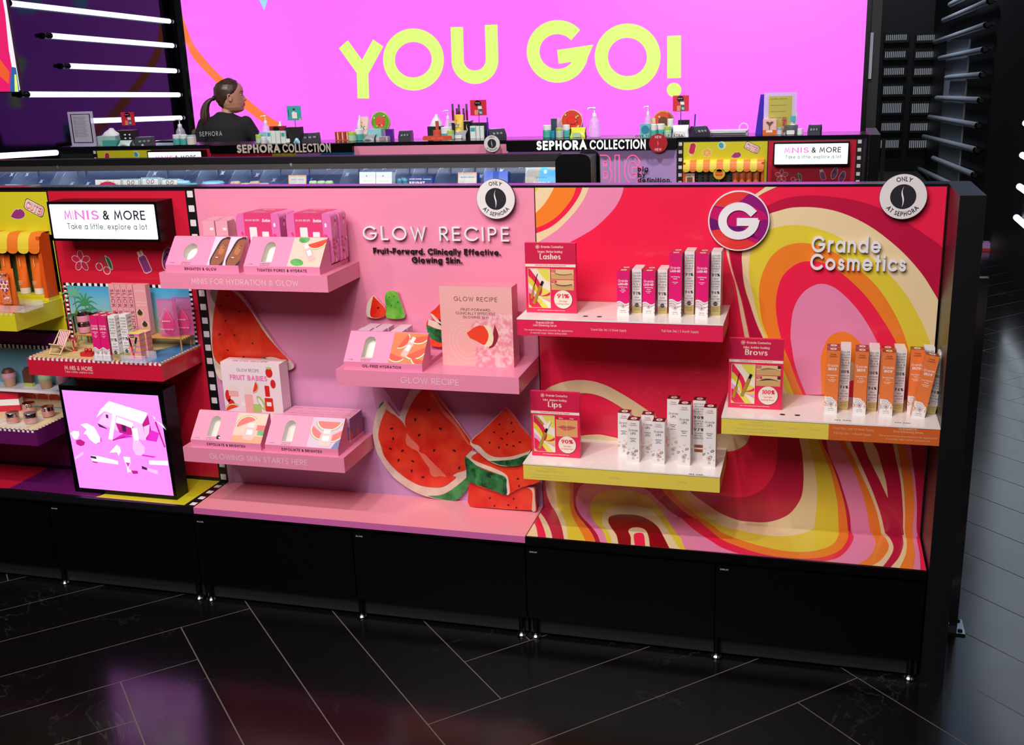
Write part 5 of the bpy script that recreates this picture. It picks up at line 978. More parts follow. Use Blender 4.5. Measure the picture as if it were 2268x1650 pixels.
# cartons -----------------------------------------------------------------
LASHP = M('serum_pink_carton', (238, 30, 120), .3, coat=.3); BURG = M('burgundy_carton_top', (118, 30, 40), .25, .3); ROSEG = M('rose_foil_text', (176, 74, 92), .4); LIPW = M('white_carton', (246, 240, 236), .35, coat=.2)
BROWO = M('brow_orange_carton', (246, 132, 66), .35, coat=.2); RUST = M('rust_carton_top', (150, 50, 36), .35); LOGOR = M('logo_wine', (150, 30, 70), .4); GREYT = M('carton_grey_text', (86, 80, 84), .5); INK = M('carton_ink', (58, 50, 54), .5)
def carton(style, h, w=.030, d=.030):
    b = MB(); f = front(0); top = Fr((0, 0, h), (1, 0, 0), (0, 1, 0))
    body = {'lash': LASHP, 'lips': LIPW, 'brow': BROWO, 'lipsinfo': LIPW, 'lashback': LIPW, 'browback': LIPW}[style]
    sd = {'lash': M('serum_side', (190, 26, 84), .35)}.get(style, body); tp = {'lash': M('wine_carton_top', (204, 30, 56), .3), 'lips': BURG, 'lipsinfo': BURG, 'brow': RUST}.get(style, LIPW)
    b.box(0, 0, 0, w, d, h, body, top=tp, side=sd)
    if style in ('lash', 'lips', 'brow', 'lipsinfo'): b.poly(top, ell(w/2, d/2, w*.26, d*.3, 16), OFFW, .0002); b.text(top, 'G', w/2, d*.36, d*.28, LOGOR, .2, .0003, al='c', width=w*.24)
    T = lambda s, v, cap, m, wd, fw, hh=.0003, **k: b.text(f, s, w/2, v, cap, m, wd, hh, width=w*fw, al='c', **k)
    if style == 'lash':
        T('Grande', h-.0105, .0038, ROSEG, .13, .44); T('Cosmetics', h-.0155, .0038, ROSEG, .13, .6); T('Grande', h*.775-.002, .0062, WHITE, .12, .8); T('LASH-MD', h*.775-.0104, .0062, WHITE, .22, .8)
        T('Lash Enhancing', h*.63, .0030, WHITE, .2, .7); T('Serum', h*.63-.005, .0030, WHITE, .2, .3); T('~Serum Retexturant', h*.55, .0022, WHITE, .12, .5); T('~pour Cils', h*.55-.0036, .0022, WHITE, .12, .24)
        wv = lambda u, k: h*.21+k+.004*math.sin(u*5+.6)+(.012*max(0, u-.6)**1.2 if u > .6 else 0)
        us = [i/16 for i in range(17)]
        b.poly(f, [(0, 0)]+[(w, 0)]+[(u*w, wv(u, .008)) for u in us[::-1]], WHITE, .0002)
        for j in range(3): b.strip(f, [(u*w, wv(u, .004-.0055*j)-.004*u*j) for u in us], .0009, INK, .0004, 0, False, False); b.strip(f, [(u*w*.8, wv(u, .0015-.0055*j)-.004*u*j) for u in us], .0008, LASHP, .0005, 0, False, False)
        b.strip(f, smooth([(w*.1, h*.04), (w*.2, h*.1), (w*.5, h*.135), (w*.85, h*.12), (w*.98, h*.06)], 5), .0011, INK, .0005, 0, False, False); b.poly(f, [(w*.06, .002), (w*.94, .002), (w*.94, .022), (w*.06, .022)], WHITE, .0006)
        b.poly(f, ell(w/2, .0235, .0056, .0056, 18), WHITE, .0008); logo_g(b, f, w/2, .0235, .0046, LOGOR, .001); T('CLEAN VEGAN', .011, .0021, GREYT, .15, .42, .001); T('CRUELTY FREE', .0065, .0019, PALEGOLD, .15, .5, .001)
    elif style == 'lips':
        T('Grande', h-.010, .0038, ROSEG, .13, .42); T('Cosmetics', h-.015, .0038, ROSEG, .13, .58); T('Grande', h*.74, .0062, GREYT, .11, .76); T('LIPS', h*.74-.0088, .0064, INK, .16, .4)
        T('Hydrating Lip', h*.56, .0030, INK, .18, .5); T('Plumper', h*.56-.005, .0030, INK, .18, .32); T('~Repulpeur de Levres', h*.49, .0022, GREYT, .12, .48)
        def kiss(u, v, r, m, a=.5):
            b.strip(f, ell(u, v, r, r*.55, 14, a), r*.34, m, .0004, 0, True); b.strip(f, [(u-r*.7, v-r*.3), (u+r*.7, v+r*.3)], r*.2, LIPW, .0005, 0, False, False)
        KD = INK if carton.kiss == 0 else (M('kiss_gold', (226, 196, 120), .3, .3) if carton.kiss == 1 else M('kiss_rose', (150, 104, 92), .4))
        kiss(w*.74, h*.275, .0042, KD, .5); kiss(w*.42, h*.235, .0022, KD, -.6); kiss(w*.64, h*.18, .003, KD, -.3); kiss(w*.08, h*.215, .0036, KD, .8); kiss(w*.86, h*.12, .002, PALEGOLD, .4); kiss(w*.55, h*.34, .003, TEXTPINK, .2); kiss(w*.15, h*.31, .0026, TEXTPINK, .2)
        b.poly(f, ell(w/2, .0235, .0058, .0058, 18), LIPW, .0008); logo_g(b, f, w/2, .0235, .0048, LOGOR, .001); T('CLEAN', .0125, .0021, GREYT, .15, .2, .001); T('VEGAN', .0088, .0021, GREYT, .15, .2, .001)
    elif style == 'brow':
        T('Grande', h-.011, .0040, M('brown_foil', (120, 54, 30), .4), .14, .44); T('Cosmetics', h-.0162, .0040, MATS['brown_foil'], .14, .62); T('Grande', h*.745, .0066, WHITE, .12, .82); T('BROW', h*.745-.009, .0066, WHITE, .22, .62)
        T('Brow Enhancing', h*.60, .0030, WHITE, .2, .76); T('Serum', h*.60-.0052, .0030, WHITE, .2, .3); T('~Serum Retexturant', h*.535, .0022, WHITE, .12, .6); T('~pour Sourcils', h*.535-.0036, .0022, WHITE, .12, .4)
        b.poly(f, [(0, 0), (w, 0), (w, h*.16), (w*.9, h*.2), (w*.8, h*.215), (w*.6, h*.26), (w*.45, h*.27), (w*.2, h*.265), (w*.02, h*.275), (0, h*.27)], WHITE, .0003)
        BR = M('brow_hair_print', (150, 84, 44), .5)
        for i in range(26):
            a = i*2.4; r = math.sqrt((i+.5)/26); u = w*(.46+.36*r*math.cos(a)); v = h*.19+.014*r*math.sin(a); b.strip(f, [(u-.0016, v+.0014), (u+.0016, v-.0014)], .0007, BR, .0005+.00001*i, 0, False, False)
        for k in (0, 1): b.strip(f, smooth([(w*(.02+.0*k), h*(.19-.05*k)), (w*.2, h*(.12-.03*k)), (w*.36, h*(.07-.02*k))], 3), .0013, BROWO, .0006, 0, False, False); b.strip(f, smooth([(w*.98, h*(.2-.05*k)), (w*.84, h*(.13-.03*k)), (w*.68, h*(.08-.02*k))], 3), .0013, BROWO, .0006, 0, False, False)
        b.poly(f, [(w*.12, 0), (w*.88, 0), (w*.88, .018), (w*.5, .030), (w*.12, .018)], WHITE, .0007); b.poly(f, ell(w/2, .0235, .0058, .0058, 18), WHITE, .0008); logo_g(b, f, w/2, .0235, .0048, LOGOR, .001); T('CLEAN VEGAN', .0115, .0021, GREYT, .15, .42, .001); T('CRUELTY FREE', .007, .002, PALEGOLD, .15, .5, .001)
    else:
        lash = style == 'lashback'
        lines = {'lashback': ['LONGER', 'THICKER', 'LOOKING', 'LASHES', 'IN 4-6', 'WEEKS*', '.', '91%', 'SAW', 'LONGER', 'LOOKING', 'LASHES*']+(['.', '94%', 'SAW', 'HEALTHIER', 'LOOKING', 'LASHES*'] if h > .13 else []), 'browback': ['FULLER', 'BOLDER', 'LOOKING', 'BROWS', 'IN 6-8', 'WEEKS*', '.', '100%', 'SAW FULLER', 'LOOKING', 'BROWS*', '.', '94%', 'SAW', 'HEALTHIER', 'LOOKING', 'BROWS*'], 'lipsinfo': ['INSTANT', 'PLUMP', 'LONG-TERM', 'BENEFITS', '.', '90%', 'SAW FULLER', 'LIPS*', '.', '97%', 'SAID', 'LIPS FELT', 'HYDRATED*']}[style]
        v = h-.006; avail = h*(.80 if style != 'lipsinfo' else .62); tot = sum(1.9 if '%' in s else (.9 if s == '.' else 1) for s in lines); st = avail/tot
        for i, s in enumerate(lines):
            if s == '.':
                for q in range(2): b.text(f, '~Based on a consumer study', w/2, v-st*(.3+.3*q), st*.16, GREYT, .15, .0003, width=w*.66, al='c')
                v -= st*.9; continue
            k = 1.9 if '%' in s else 1; big = i < 6 and style != 'lipsinfo'
            b.text(f, s, w/2, v-st*k*.82, st*k*.68*(1 if big or '%' in s else .86), INK, .13 if '%' not in s else .2, .0003, width=w*(min(.82, .2+.098*len(s)) if '%' not in s else .82), al='c', pen=.5 if '%' in s else 1); v -= st*k
        if style == 'lipsinfo':
            for vv in (h*.2, h*.125):
                b.rect(f, w*.14, vv, w*.86, vv+.0085, M('lips_brown_photo', (170, 104, 62), .4), .0003); b.poly(f, ell(w/2, vv+.0042, w*.24, .0022, 14), M('lips_photo_dark', (136, 60, 44), .4), .0005)
        else:
            b.rect(f, 0, 0, w, h*.155, PALEGOLD, .0003); b.rect(Fr((w, 0, 0), (0, 1, 0), (0, 0, 1)), 0, 0, d, h*.155, PALEGOLD, .0003)
            b.poly(f, ell(w/2, h*.185, .0052, .0052, 18), INK if lash else TEXTPINK, .0005)
            for q in range(4): b.text(f, 'ONLY AT SEPHORA' if q == 0 else '~Ingredients aqua glycerin', w/2, h*.185-.0008 if q == 0 else h*.04+.004*q, .0016, WHITE if q == 0 else GREYT, .16, .0007, width=.008 if q == 0 else w*.7, al='c')
        s2 = Fr((w, 0, 0), (0, 1, 0), (0, 0, 1))
        for q in range(7): b.text(s2, (('LONGER', 'THICKER', 'LASHES') if lash else ('FULLER', 'BOLDER', 'BROWS'))[q % 3] if style != 'lipsinfo' else '~xxxx xxx', d/2, h*(.9-.09*q), .004, INK, .16, .0003, width=d*.6, al='c')
    return b
carton.kiss = 0
def hz(px, py, y, z): return PY(px, py, y)[1]-z
hs, ht = hz(1366, 600, -.143, .898), hz(1482, 561, -.146, .898)
ws, wt = hz(1399, 596, -.117, .898), hz(1515, 557, -.117, .898)
ordn = ('first', 'second', 'third', 'fourth')
short, tall, shortb, tallb = [], [], [], []
for i, x in enumerate((.241, .3045)):
    for r in (0, 1):
        s = ('front', 'back')[r]
        short.append((x+.001*r, -.144+.034*r, .898, 'short pink lash serum carton, %s pair from the Lashes card, %s one' % (ordn[i], s)))
        shortb.append((x+.0335+.0005*r, -.118+.032*r, .898, 'short white carton listing lash results, %s pair from the Lashes card, %s one' % (ordn[i], s)))
for i, x in enumerate((.370, .434)):
    for r in (0, 1):
        s = ('front', 'back')[r]
        tall.append((x+.001*r, -.149+.034*r, .898, 'tall pink lash serum carton, %s, %s one' % (('beside the short cartons', 'nearest the shelf end')[i], s)))
        tallb.append((x+.0335, -.119+.032*r, .898, 'tall white carton listing lash results, %s, %s one' % (('beside the short cartons', 'nearest the shelf end')[i], s)))
boxes(lambda: carton('lash', hs), 'serum_carton', 'carton', 'short pink lash cartons', short); boxes(lambda: carton('lash', ht), 'serum_carton', 'carton', 'tall pink lash cartons', tall)
boxes(lambda: carton('lashback', ws, .0235, .0295), 'serum_carton', 'carton', 'short white lash cartons', shortb); boxes(lambda: carton('lashback', wt, .0235, .0295), 'serum_carton', 'carton', 'tall white lash cartons', tallb)
# lip cartons
lip = [('p1', 1369, .233, -.101, 915, 1, 'short white lip carton with gold kisses, behind the first front one'), ('p2', 1388, .2655, -.151, 931, 0, 'short white lip carton with black kisses, first from the Lips card'), ('p3', 1421, .295, -.101, 919, 1, 'short white lip carton with gold kisses, second in the back row'), ('p4', 1444, .3305, -.152, 934, 2, 'short white lip carton with brown kisses, second in the front row'),
       ('p5', 1477, .361, -.101, 884, 1, 'tall white lip carton with gold kisses, first tall one in the back row'), ('p6', 1500, .3945, -.15, 896, 2, 'tall white lip carton with brown kisses, first tall one in the front row'), ('p8', 1556, .458, -.15, 903, 0, 'tall white lip carton with black kisses, nearest the shelf end')]
for n, px, x, y, top, kk, lab in lip:
    carton.kiss = kk; carton('lips', hz(px+14, top, y, .512), .0315, .031).build('lip_carton', loc=(x, y, .512), label=lab, cat='carton', group='white lip cartons')
carton('lipsinfo', hz(1550, 887, -.101, .512), .0315, .031).build('lip_carton', loc=(.4265, -.101, .512), label='tall white lip carton showing its results side with 90% and 97%', cat='carton', group='white lip cartons')
# brow cartons
hb, hw = hz(1840, 776, -.138, .668), hz(1868, 771, -.107, .668)
fr_, bk_ = [], []
for i, x in enumerate((.7455, .811, .8715)):
    for r in (0, 1):
        s = ('front', 'back')[r]; dx = (.003, .0035, .001)[i]*r-.002*r
        fr_.append((x+dx, -.139+.034*r, .668, 'orange brow carton, %s from the Brows card, %s one' % (ordn[i], s)))
        bk_.append((x+.0325+dx, -.108+.032*r, .668, 'white carton listing brow results, %s from the Brows card, %s one' % (ordn[i], s)))
fr_ += [(.937, -.104, .668, 'upright orange brow carton behind the tilted one'), (.944, -.139, .668, 'orange brow carton leaning to the right at the shelf end', (0, .15, 0))]
bk_ += [(.9695, -.074, .668, 'white carton listing brow results, upright behind the leaning pair'), (.9765, -.108, .668, 'white carton listing brow results, leaning to the right', (0, .15, 0))]
boxes(lambda: carton('brow', hb), 'brow_carton', 'carton', 'orange brow cartons', fr_); boxes(lambda: carton('browback', hw, .0235, .0295), 'brow_carton', 'carton', 'white brow cartons', bk_)
# price marks left on the shelf tops and small security film
def price(s, x, y, z, w, label):
    b = MB(); b.rect(topf(0), -.002, -.002, w+.002, .009, M('clear_film', (250, 250, 252), .05, alpha=.12, k=1), .0004); b.text(topf(0), s, 0, 0, .006, INK, .16, .0006, width=w); b.build('price_sticker', loc=(x, y, z), label=label, cat='sticker')
p = PZ(1525, 1051, .512); price('185 AED', p[0], p[1], .512, .036, 'clear price sticker on the lip shelf near its right front edge')
p = PZ(1848, 931, .668); price('130 AED', p[0], p[1], .668, .038, 'clear price sticker on the brow shelf below the first two orange cartons'); p = PZ(1982, 937, .668); price('270 AED', p[0], p[1], .668, .034, 'clear price sticker on the brow shelf near its right end')
for i, px in enumerate((1307, 1338)):
    p = PZ(px, 1024, .512); b = MB(); b.rect(topf(0), -.008, -.005, .008, .005, M('clear_tape', (255, 252, 248), .1, alpha=.5, k=1), .0006); b.build('tape_patch', loc=(p[0], p[1], .512), label='small clear tape patch on the lip shelf, %s' % ('nearer the Lips card', 'nearer the cartons')[i], cat='tape')
# ---------------------------------------------------------------- minis bay (shared prints are reused on the far gondola)
MYEL = M('minis_yellow', (222, 212, 40), .35, coat=.25); MRED = M('minis_red', (214, 28, 58), .32, coat=.3); MPUR = M('minis_purple', (104, 22, 96), .35, coat=.2); STICK = M('sticker_white', (246, 232, 224), .4); STKRED = M('sticker_red', (206, 40, 76), .4); STKPUR = M('sticker_purple', (150, 60, 130), .4); STKGRN = M('sticker_green', (26, 110, 66), .4)
def outlined(b, f, pts, m, h, o=.0022, edge=STICK):
    cx = sum(p[0] for p in pts)/len(pts); cy = sum(p[1] for p in pts)/len(pts)
    b.strip(f, list(pts)+[pts[0]], o*2, edge, h, 0, True); b.poly(f, pts, m, h+.0001)
def film(b, f, x, z0, z1, pitch=.0412, s=.0185, off=.0):
    b.rect(f, x-.0155, z0, x+.0155, z1, BLACK, .0003); n = int((z1-z0-off)/pitch)+1
    for i in range(n):
        z = z1-off-i*pitch
        if z-s > z0: b.poly(f, rrect(x-s/2, z-s, x+s/2, z, .0015, 2), M('film_white', (236, 226, 226), .4), .0005)
def checks(b, f, u0, v0, u1, v1, n, h, w, a=BLACK, c=WHITE):
    """band of alternating blocks from (u0,v0) to (u1,v1)"""
    d = Vector((u1-u0, v1-v0)); nn = Vector((-d.y, d.x)).normalized()*w
    for i in range(n):
        p, q = Vector((u0, v0))+d*(i/n), Vector((u0, v0))+d*((i+1)/n); b.face([f.p(*p, h), f.p(*q, h), f.p(*(q+nn), h), f.p(*(p+nn), h)], (a, c)[i % 2])
def cute(b, f, cx, cz, k, rot=-.46, h=.0006):
    c, s = math.cos(rot), math.sin(rot); mp = lambda u, v: (cx+(u*c-v*s)*k, cz+(u*s+v*c)*k)
    b.poly(f, [mp(u, v) for u, v in rrect(-1.12, -.62, 1.12, .52, .3)], BLACK, h); b.poly(f, [mp(u, v) for u, v in rrect(-1.06, -.56, 1.06, .46, .28)], STICK, h+.0001)
    g = Fr(f.o, f.u, f.v)
    b.text(f, 'CUTE!', 0, -.48, .8, STKRED, .26, h+.0003, width=1.9, al='c', mapf=lambda u, v: mp(u, v), track=.06); b.text(f, 'CUTE!', -.02, -.40, .8, M('sticker_pink', (246, 196, 196), .4), .22, h+.0005, width=1.84, al='c', mapf=lambda u, v: mp(u, v), track=.08)
def lips_sticker(b, f, cx, cz, k, h=.0006):
    outlined(b, f, [(cx+x*k, cz+y*k) for x, y in smooth([(-1, -.35), (-.6, .1), (-.1, .5), (.2, .45), (.5, .55), (.9, .3), (1, -.1), (.7, -.45), (.1, -.6), (-.5, -.55), (-1, -.35)], 4)[:-1]], STKPUR, h, k*.05); b.strip(f, [(cx+x*k, cz+y*k) for x, y in smooth([(-.95, -.33), (-.3, -.05), (.2, .02), (.9, .1)], 4)], k*.08, STKRED, h+.0004)
def flower(b, f, cx, cz, k, h=.0006):
    for i in range(5):
        a = math.radians(18+72*i); outlined(b, f, ell(cx+k*.6*math.cos(a), cz+k*.6*math.sin(a), k*.46, k*.3, 14, a), STKRED, h+.0002*i, k*.05)
    b.poly(f, ell(cx, cz, k*.16, k*.16, 10), M('sticker_pink', (246, 196, 196)), h+.0013)
def cherries(b, f, cx, cz, k, h=.0006):
    for x, y in ((-.5, -.3), (.3, -.65)):
        outlined(b, f, ell(cx+x*k, cz+y*k, k*.34, k*.34, 18), STKRED, h, k*.06); b.strip(f, smooth([(cx+x*k, cz+(y+.3)*k), (cx+(x*.6)*k, cz+.4*k), (cx+.35*k, cz+.75*k)], 4), k*.09, STKGRN, h+.0003)
    outlined(b, f, [(cx+x*k, cz+y*k) for x, y in smooth([(.35, .75), (.75, .5), (.95, -.1), (.9, -.55), (.6, -.2), (.45, .3), (.35, .75)], 4)[:-1]], STKGRN, h+.0005, k*.05)
def popsicle(b, f, cx, cz, k, rot, m, h=.0006, sticks=2):
    c, s = math.cos(rot), math.sin(rot); R = lambda pts: [(cx+(x*c-y*s)*k, cz+(x*s+y*c)*k) for x, y in pts]
    for q in ((-.18, .18) if sticks == 2 else (0,)): outlined(b, f, R(rrect(q-.09, .6 if sticks == 2 else -1.2, q+.09, 1.15 if sticks == 2 else -.5, .05, 2)), CREAM, h, k*.05)
    outlined(b, f, R(rrect(-.42, -.95, .42, .68, .22 if sticks == 2 else .38)), m, h+.0003, k*.06)
    for q in (-.14, .14): b.strip(f, R([(q, -.7), (q, .45)]), k*.05, M('sticker_violet_line', (110, 40, 96)) if sticks == 2 else MRED, h+.0006)
def sandal(b, f, cx, cz, k, rot, h=.0006):
    outlined(b, f, ell(cx, cz, k*.45, k, 20, rot), STKPUR, h, k*.07); b.strip(f, [(cx-k*.35, cz-k*.1), (cx, cz+k*.45), (cx+k*.35, cz-k*.1)], k*.1, BLACK, h+.0004)
def minis_sign_art(b, f, w, h_, pw, lit=1):
    """M(i)NIS & MORE / Take a little, explore a lot in a w x h panel"""
    SP = M('sign_pink', (250, 130, 226), .4, emit=.95); SD = M('sign_ink', (22, 26, 44), .4, emit=.6)
    cz = h_*.55; cap = h_*.235; x = w*.15
    wM = b.text(f, 'M', x, cz, cap, SP, .15, .0006); 
    for i in range(5): b.rect(f, x+wM+cap*.12, cz+cap*(.02+.2*i), x+wM+cap*.26, cz+cap*(.13+.2*i), SP, .0006)
    b.text(f, 'NIS', x+wM+cap*.42, cz, cap, SP, .15, .0006, width=w*.47-(x+wM+cap*.42)); b.text(f, '& MORE', w*.505, cz, cap, SD, .15, .0006, width=w*.385)
    b.text(f, 'Take a little, explore a lot', w*.165, h_*.305, h_*.15, SD, .11, .0006, width=w*.73, track=.2)
SIGNW = M('sign_lit_white', (245, 252, 255), .4, emit=1.25)
def minis_sign(x0, x1, z0, z1, yf, yb, label):
    t = thing('lightbox_sign', label, 'lit sign', (x0, yb, z0)); w, h, d = x1-x0, z1-z0, yb-yf
    b = MB(); b.box(0, -d, 0, w, 0, h, GLOSSBLACK); b.build('housing', t, bevel=.001)
    f = front(-d, 0, 0); b = MB(); b.poly(f, rrect(.007, .007, w-.007, h-.007, .003), SIGNW, .0004); minis_sign_art(b, Fr((0, -d-.0002, 0), (1, 0, 0), (0, 0, 1)), w, h, w); b.build('lit_face', t); return t
def minis_bay():
    t = thing('display_backdrop', 'multicoloured minis display bay with yellow, red and purple panels and film strip edges', 'display backdrop', (0, 0, 0))
    b = MB(); b.box(-1.999, 0, ZD, -1.001, .003, H-.002, BLACK); f = front(0); h = .0003
    b.rect(f, -1.999, .762, -1.498, 1.188, MYEL, h); b.rect(f, -1.493, .312, -1.03, 1.19, MRED, h); b.rect(f, -1.999, .312, -1.498, .752, MPUR, h)
    film(b, f, -1.0145, ZD+.004, 1.196, off=.006)
    cute(b, f, -1.548, 1.142, .031); lips_sticker(b, f, -1.612, 1.123, .026)
    P_ = lambda x, y: PY(x, y, 0)
    flower(b, f, *P_(180, 578), .03); cherries(b, f, *P_(229, 584), .031); popsicle(b, f, *P_(320, 582), .031, .35, STKPUR); sandal(b, f, *P_(371, 573), .034, -.3); sandal(b, f, *P_(398, 592), .034, -.25)
    for s in range(2): checks(b, f, (-1.53, -1.503)[0]+.02, 1.06, -1.508, .885, 24, .0006, .008)
    b.build('back_panel', t)
    d = MB(); d.box(-1.999, DF, ZD-.02, -1.001, 0, ZD, BLACK); tf = topf(ZD); T = lambda *p: [PZ(x, y, ZD) for x, y in p]
    d.poly(tf, T((-120, 1030), (0, 1026), (112, 1034), (20, 1082), (-120, 1075)), MRED, h); d.poly(tf, T((20, 1082), (112, 1034), (260, 1042), (360, 1050), (212, 1101)), MPUR, h); d.poly(tf, T((212, 1101), (330, 1040), (487, 1066), (408, 1119)), MYEL, h)
    for i in range(4): y = -.03-.045*i; d.rect(tf, -1.022, y-.02, -1.004, y, WHITE, h)
    d.build('deck', t); return t
minis_bay()
minis_sign(-1.437, -1.075, 1.056, 1.169, -.08, -.0005, 'glowing white MINIS & MORE lightbox sign at the top of the front minis bay')
def promo_screen():
    yf = -.16; x0, x1, z1 = PY(148, 970, yf)[0], PY(376, 985, yf)[0], PY(127, 852.5, yf)[1]; t = thing('promo_lightbox', 'black framed lightbox with a pink camper van picture on the deck', 'lightbox', (0, 0, ZD))
    b = MB(); b.box(x0, yf, 0, x1, yf+.062, z1-ZD, GLOSSBLACK); b.build('housing', t, bevel=.0015); y = yf-.0006; f = front(y, 0, -0)
    f = Fr((0, y, -ZD), (1, 0, 0), (0, 0, 1)); EM = lambda n, c: M('lit_'+n, c, .4, emit=1.15); k = .2788; P = lambda pts: [PY(k*a, 700+k*c, y) for a, c in pts]
    b = MB(); bg = EM('pink', (238, 142, 250)); b.poly(f, P([(490, 587), (1255, 632), (1380, 1428), (632, 1362)]), bg, 0)
    W, MG, DM, DK, PK = EM('white', (255, 246, 255)), EM('magenta', (226, 40, 200)), EM('deep_magenta', (190, 20, 130)), EM('violet_dark', (70, 20, 70)), EM('blush', (252, 190, 236)); hh = [.0002]
    def q(m, *pts): b.poly(f, P(pts), m, hh[0]); hh[0] += .00006
    q(MG, (890, 985), (1060, 960), (1160, 985), (1245, 1000), (1265, 930), (1200, 905), (1000, 920)); q(PK, (775, 850), (830, 760), (1150, 850), (1160, 985), (1130, 985), (780, 850)); q(W, (865, 675), (1175, 770), (1130, 855), (830, 755)); q(W, (865, 675), (830, 755), (765, 805), (800, 740)); q(DM, (1130, 860), (1175, 785), (1200, 900), (1165, 985)); q(PK, (1140, 880), (1190, 860), (1185, 930), (1160, 970)); q(DK, (775, 850), (830, 880), (860, 900), (790, 878)); q(DM, (920, 850), (1060, 880), (1050, 950), (950, 925)); q(W, (930, 800), (1060, 850), (1050, 890), (920, 840)); q(DK, (965, 865), (1000, 870), (1005, 920), (975, 915)); q(DK, (840, 780), (860, 785), (862, 812), (845, 808))
    q(DM, (890, 985), (990, 950), (1000, 960), (900, 990)); q(W, (900, 745), (928, 742), (895, 985), (862, 975))
    q(MG, (1110, 1095), (1240, 1115), (1220, 1125), (1130, 1110)); q(PK, (1050, 930), (1100, 930), (1100, 985), (1150, 1040), (1150, 1085), (1120, 1110), (1080, 1100), (1055, 1050), (1060, 985)); q(W, (1045, 890), (1090, 888), (1105, 985), (1068, 988))
    q(MG, (740, 1020), (810, 995), (805, 960), (790, 1010)); q(W, (640, 860), (690, 850), (750, 880), (795, 960), (800, 1000), (760, 1015), (715, 980), (690, 940), (665, 935), (690, 900)); q(W, (560, 930), (585, 910), (630, 915), (632, 945), (615, 980), (590, 975)); q(DM, (605, 985), (640, 978), (678, 1000), (670, 1025), (640, 1032), (608, 1015))
    q(W, (870, 1085), (930, 1020), (955, 1040), (962, 1075), (945, 1110), (930, 1080)); q(PK, (600, 1120), (660, 1075), (668, 1095), (600, 1140)); q(W, (720, 1105), (780, 1110), (940, 1150), (940, 1178), (735, 1150)); q(DK, (720, 1108), (765, 1115), (770, 1135), (725, 1125)); q(DM, (735, 1150), (775, 1158), (780, 1168), (740, 1160))
    q(W, (980, 1115), (1035, 1120), (1040, 1160), (1025, 1210), (1048, 1235), (1015, 1240), (1010, 1200)); q(MG, (1000, 1160), (1035, 1165), (1022, 1200)); q(DM, (1045, 1225), (1095, 1228), (1100, 1250), (1060, 1252)); q(W, (1185, 1145), (1335, 1148), (1338, 1185), (1190, 1178)); q(PK, (1175, 1205), (1255, 1225), (1260, 1258), (1180, 1230)); q(DK, (1128, 1188), (1172, 1205), (1170, 1222), (1132, 1212))
    for a in (0, 1, 2, 3): q(W, (1235, 825), (1175+40*a, 740+50*a if a < 2 else 860), (1190+45*a, 760+45*a if a < 2 else 905))
    q(DM, (1232, 840), (1245, 838), (1318, 1040), (1308, 1042)); b.build('lit_picture', t)
promo_screen()
# trays ------------------------------------------------------------------
def red_tray():
    x0, x1, z0, z1 = -1.4845, -1.0385, .6825, .7355; W = x1-x0; t = thing('display_tray', 'red shelf tray with sandy beach top, lettered MINIS & MORE', 'shelf', (x0, 0, z0)); h = z1-z0
    b = MB(); b.box(0, -.207, 0, W, -.0008, h-.004, MRED); f = front(-.2072)
    u = .125; cap = .0125; b.text(f, 'M', u, h*.40, cap, WT, .15, .0003); b.text(f, ':NIS & MORE', u+.016, h*.40, cap, WT, .15, .0003, width=.078, track=.1); b.text(f, 'Take a little, explore a lot', u, h*.24, .0062, WT, .12, .0003, width=.094); b.build('tray_body', t)
    b = MB(); SAND = M('sand_print', (226, 200, 140), .6, noise=(60, .2, (206, 176, 116))); SEA = M('sea_print', (46, 104, 160), .3, noise=(30, .2, (70, 140, 190)))
    b.box(0, -.207, h-.004, W, -.0008, h, SAND); tf = topf(h); b.poly(tf, smooth([(W*.58, -.2), (W*.62, -.15), (W*.72, -.11), (W*.8, -.06), (W*.86, -.002)], 4)+[(W-.003, -.002), (W-.003, -.203)], SEA, .0004)
    checks(b, tf, 0, -.2068, W, -.2068, 58, .0006, .006, STKRED, WHITE); checks(b, tf, W-.0002, -.2068, W-.0002, -.001, 28, .0006, .006, STKRED, WHITE); checks(b, tf, .0062, -.2068, .0062, -.001, 28, .0006, .006, STKRED, WHITE)
    checks(b, front(-.2073), 0, h-.007, W, h-.007, 58, .0003, .007, STKRED, WHITE); b.build('beach_top', t); return z1
ZT = red_tray()
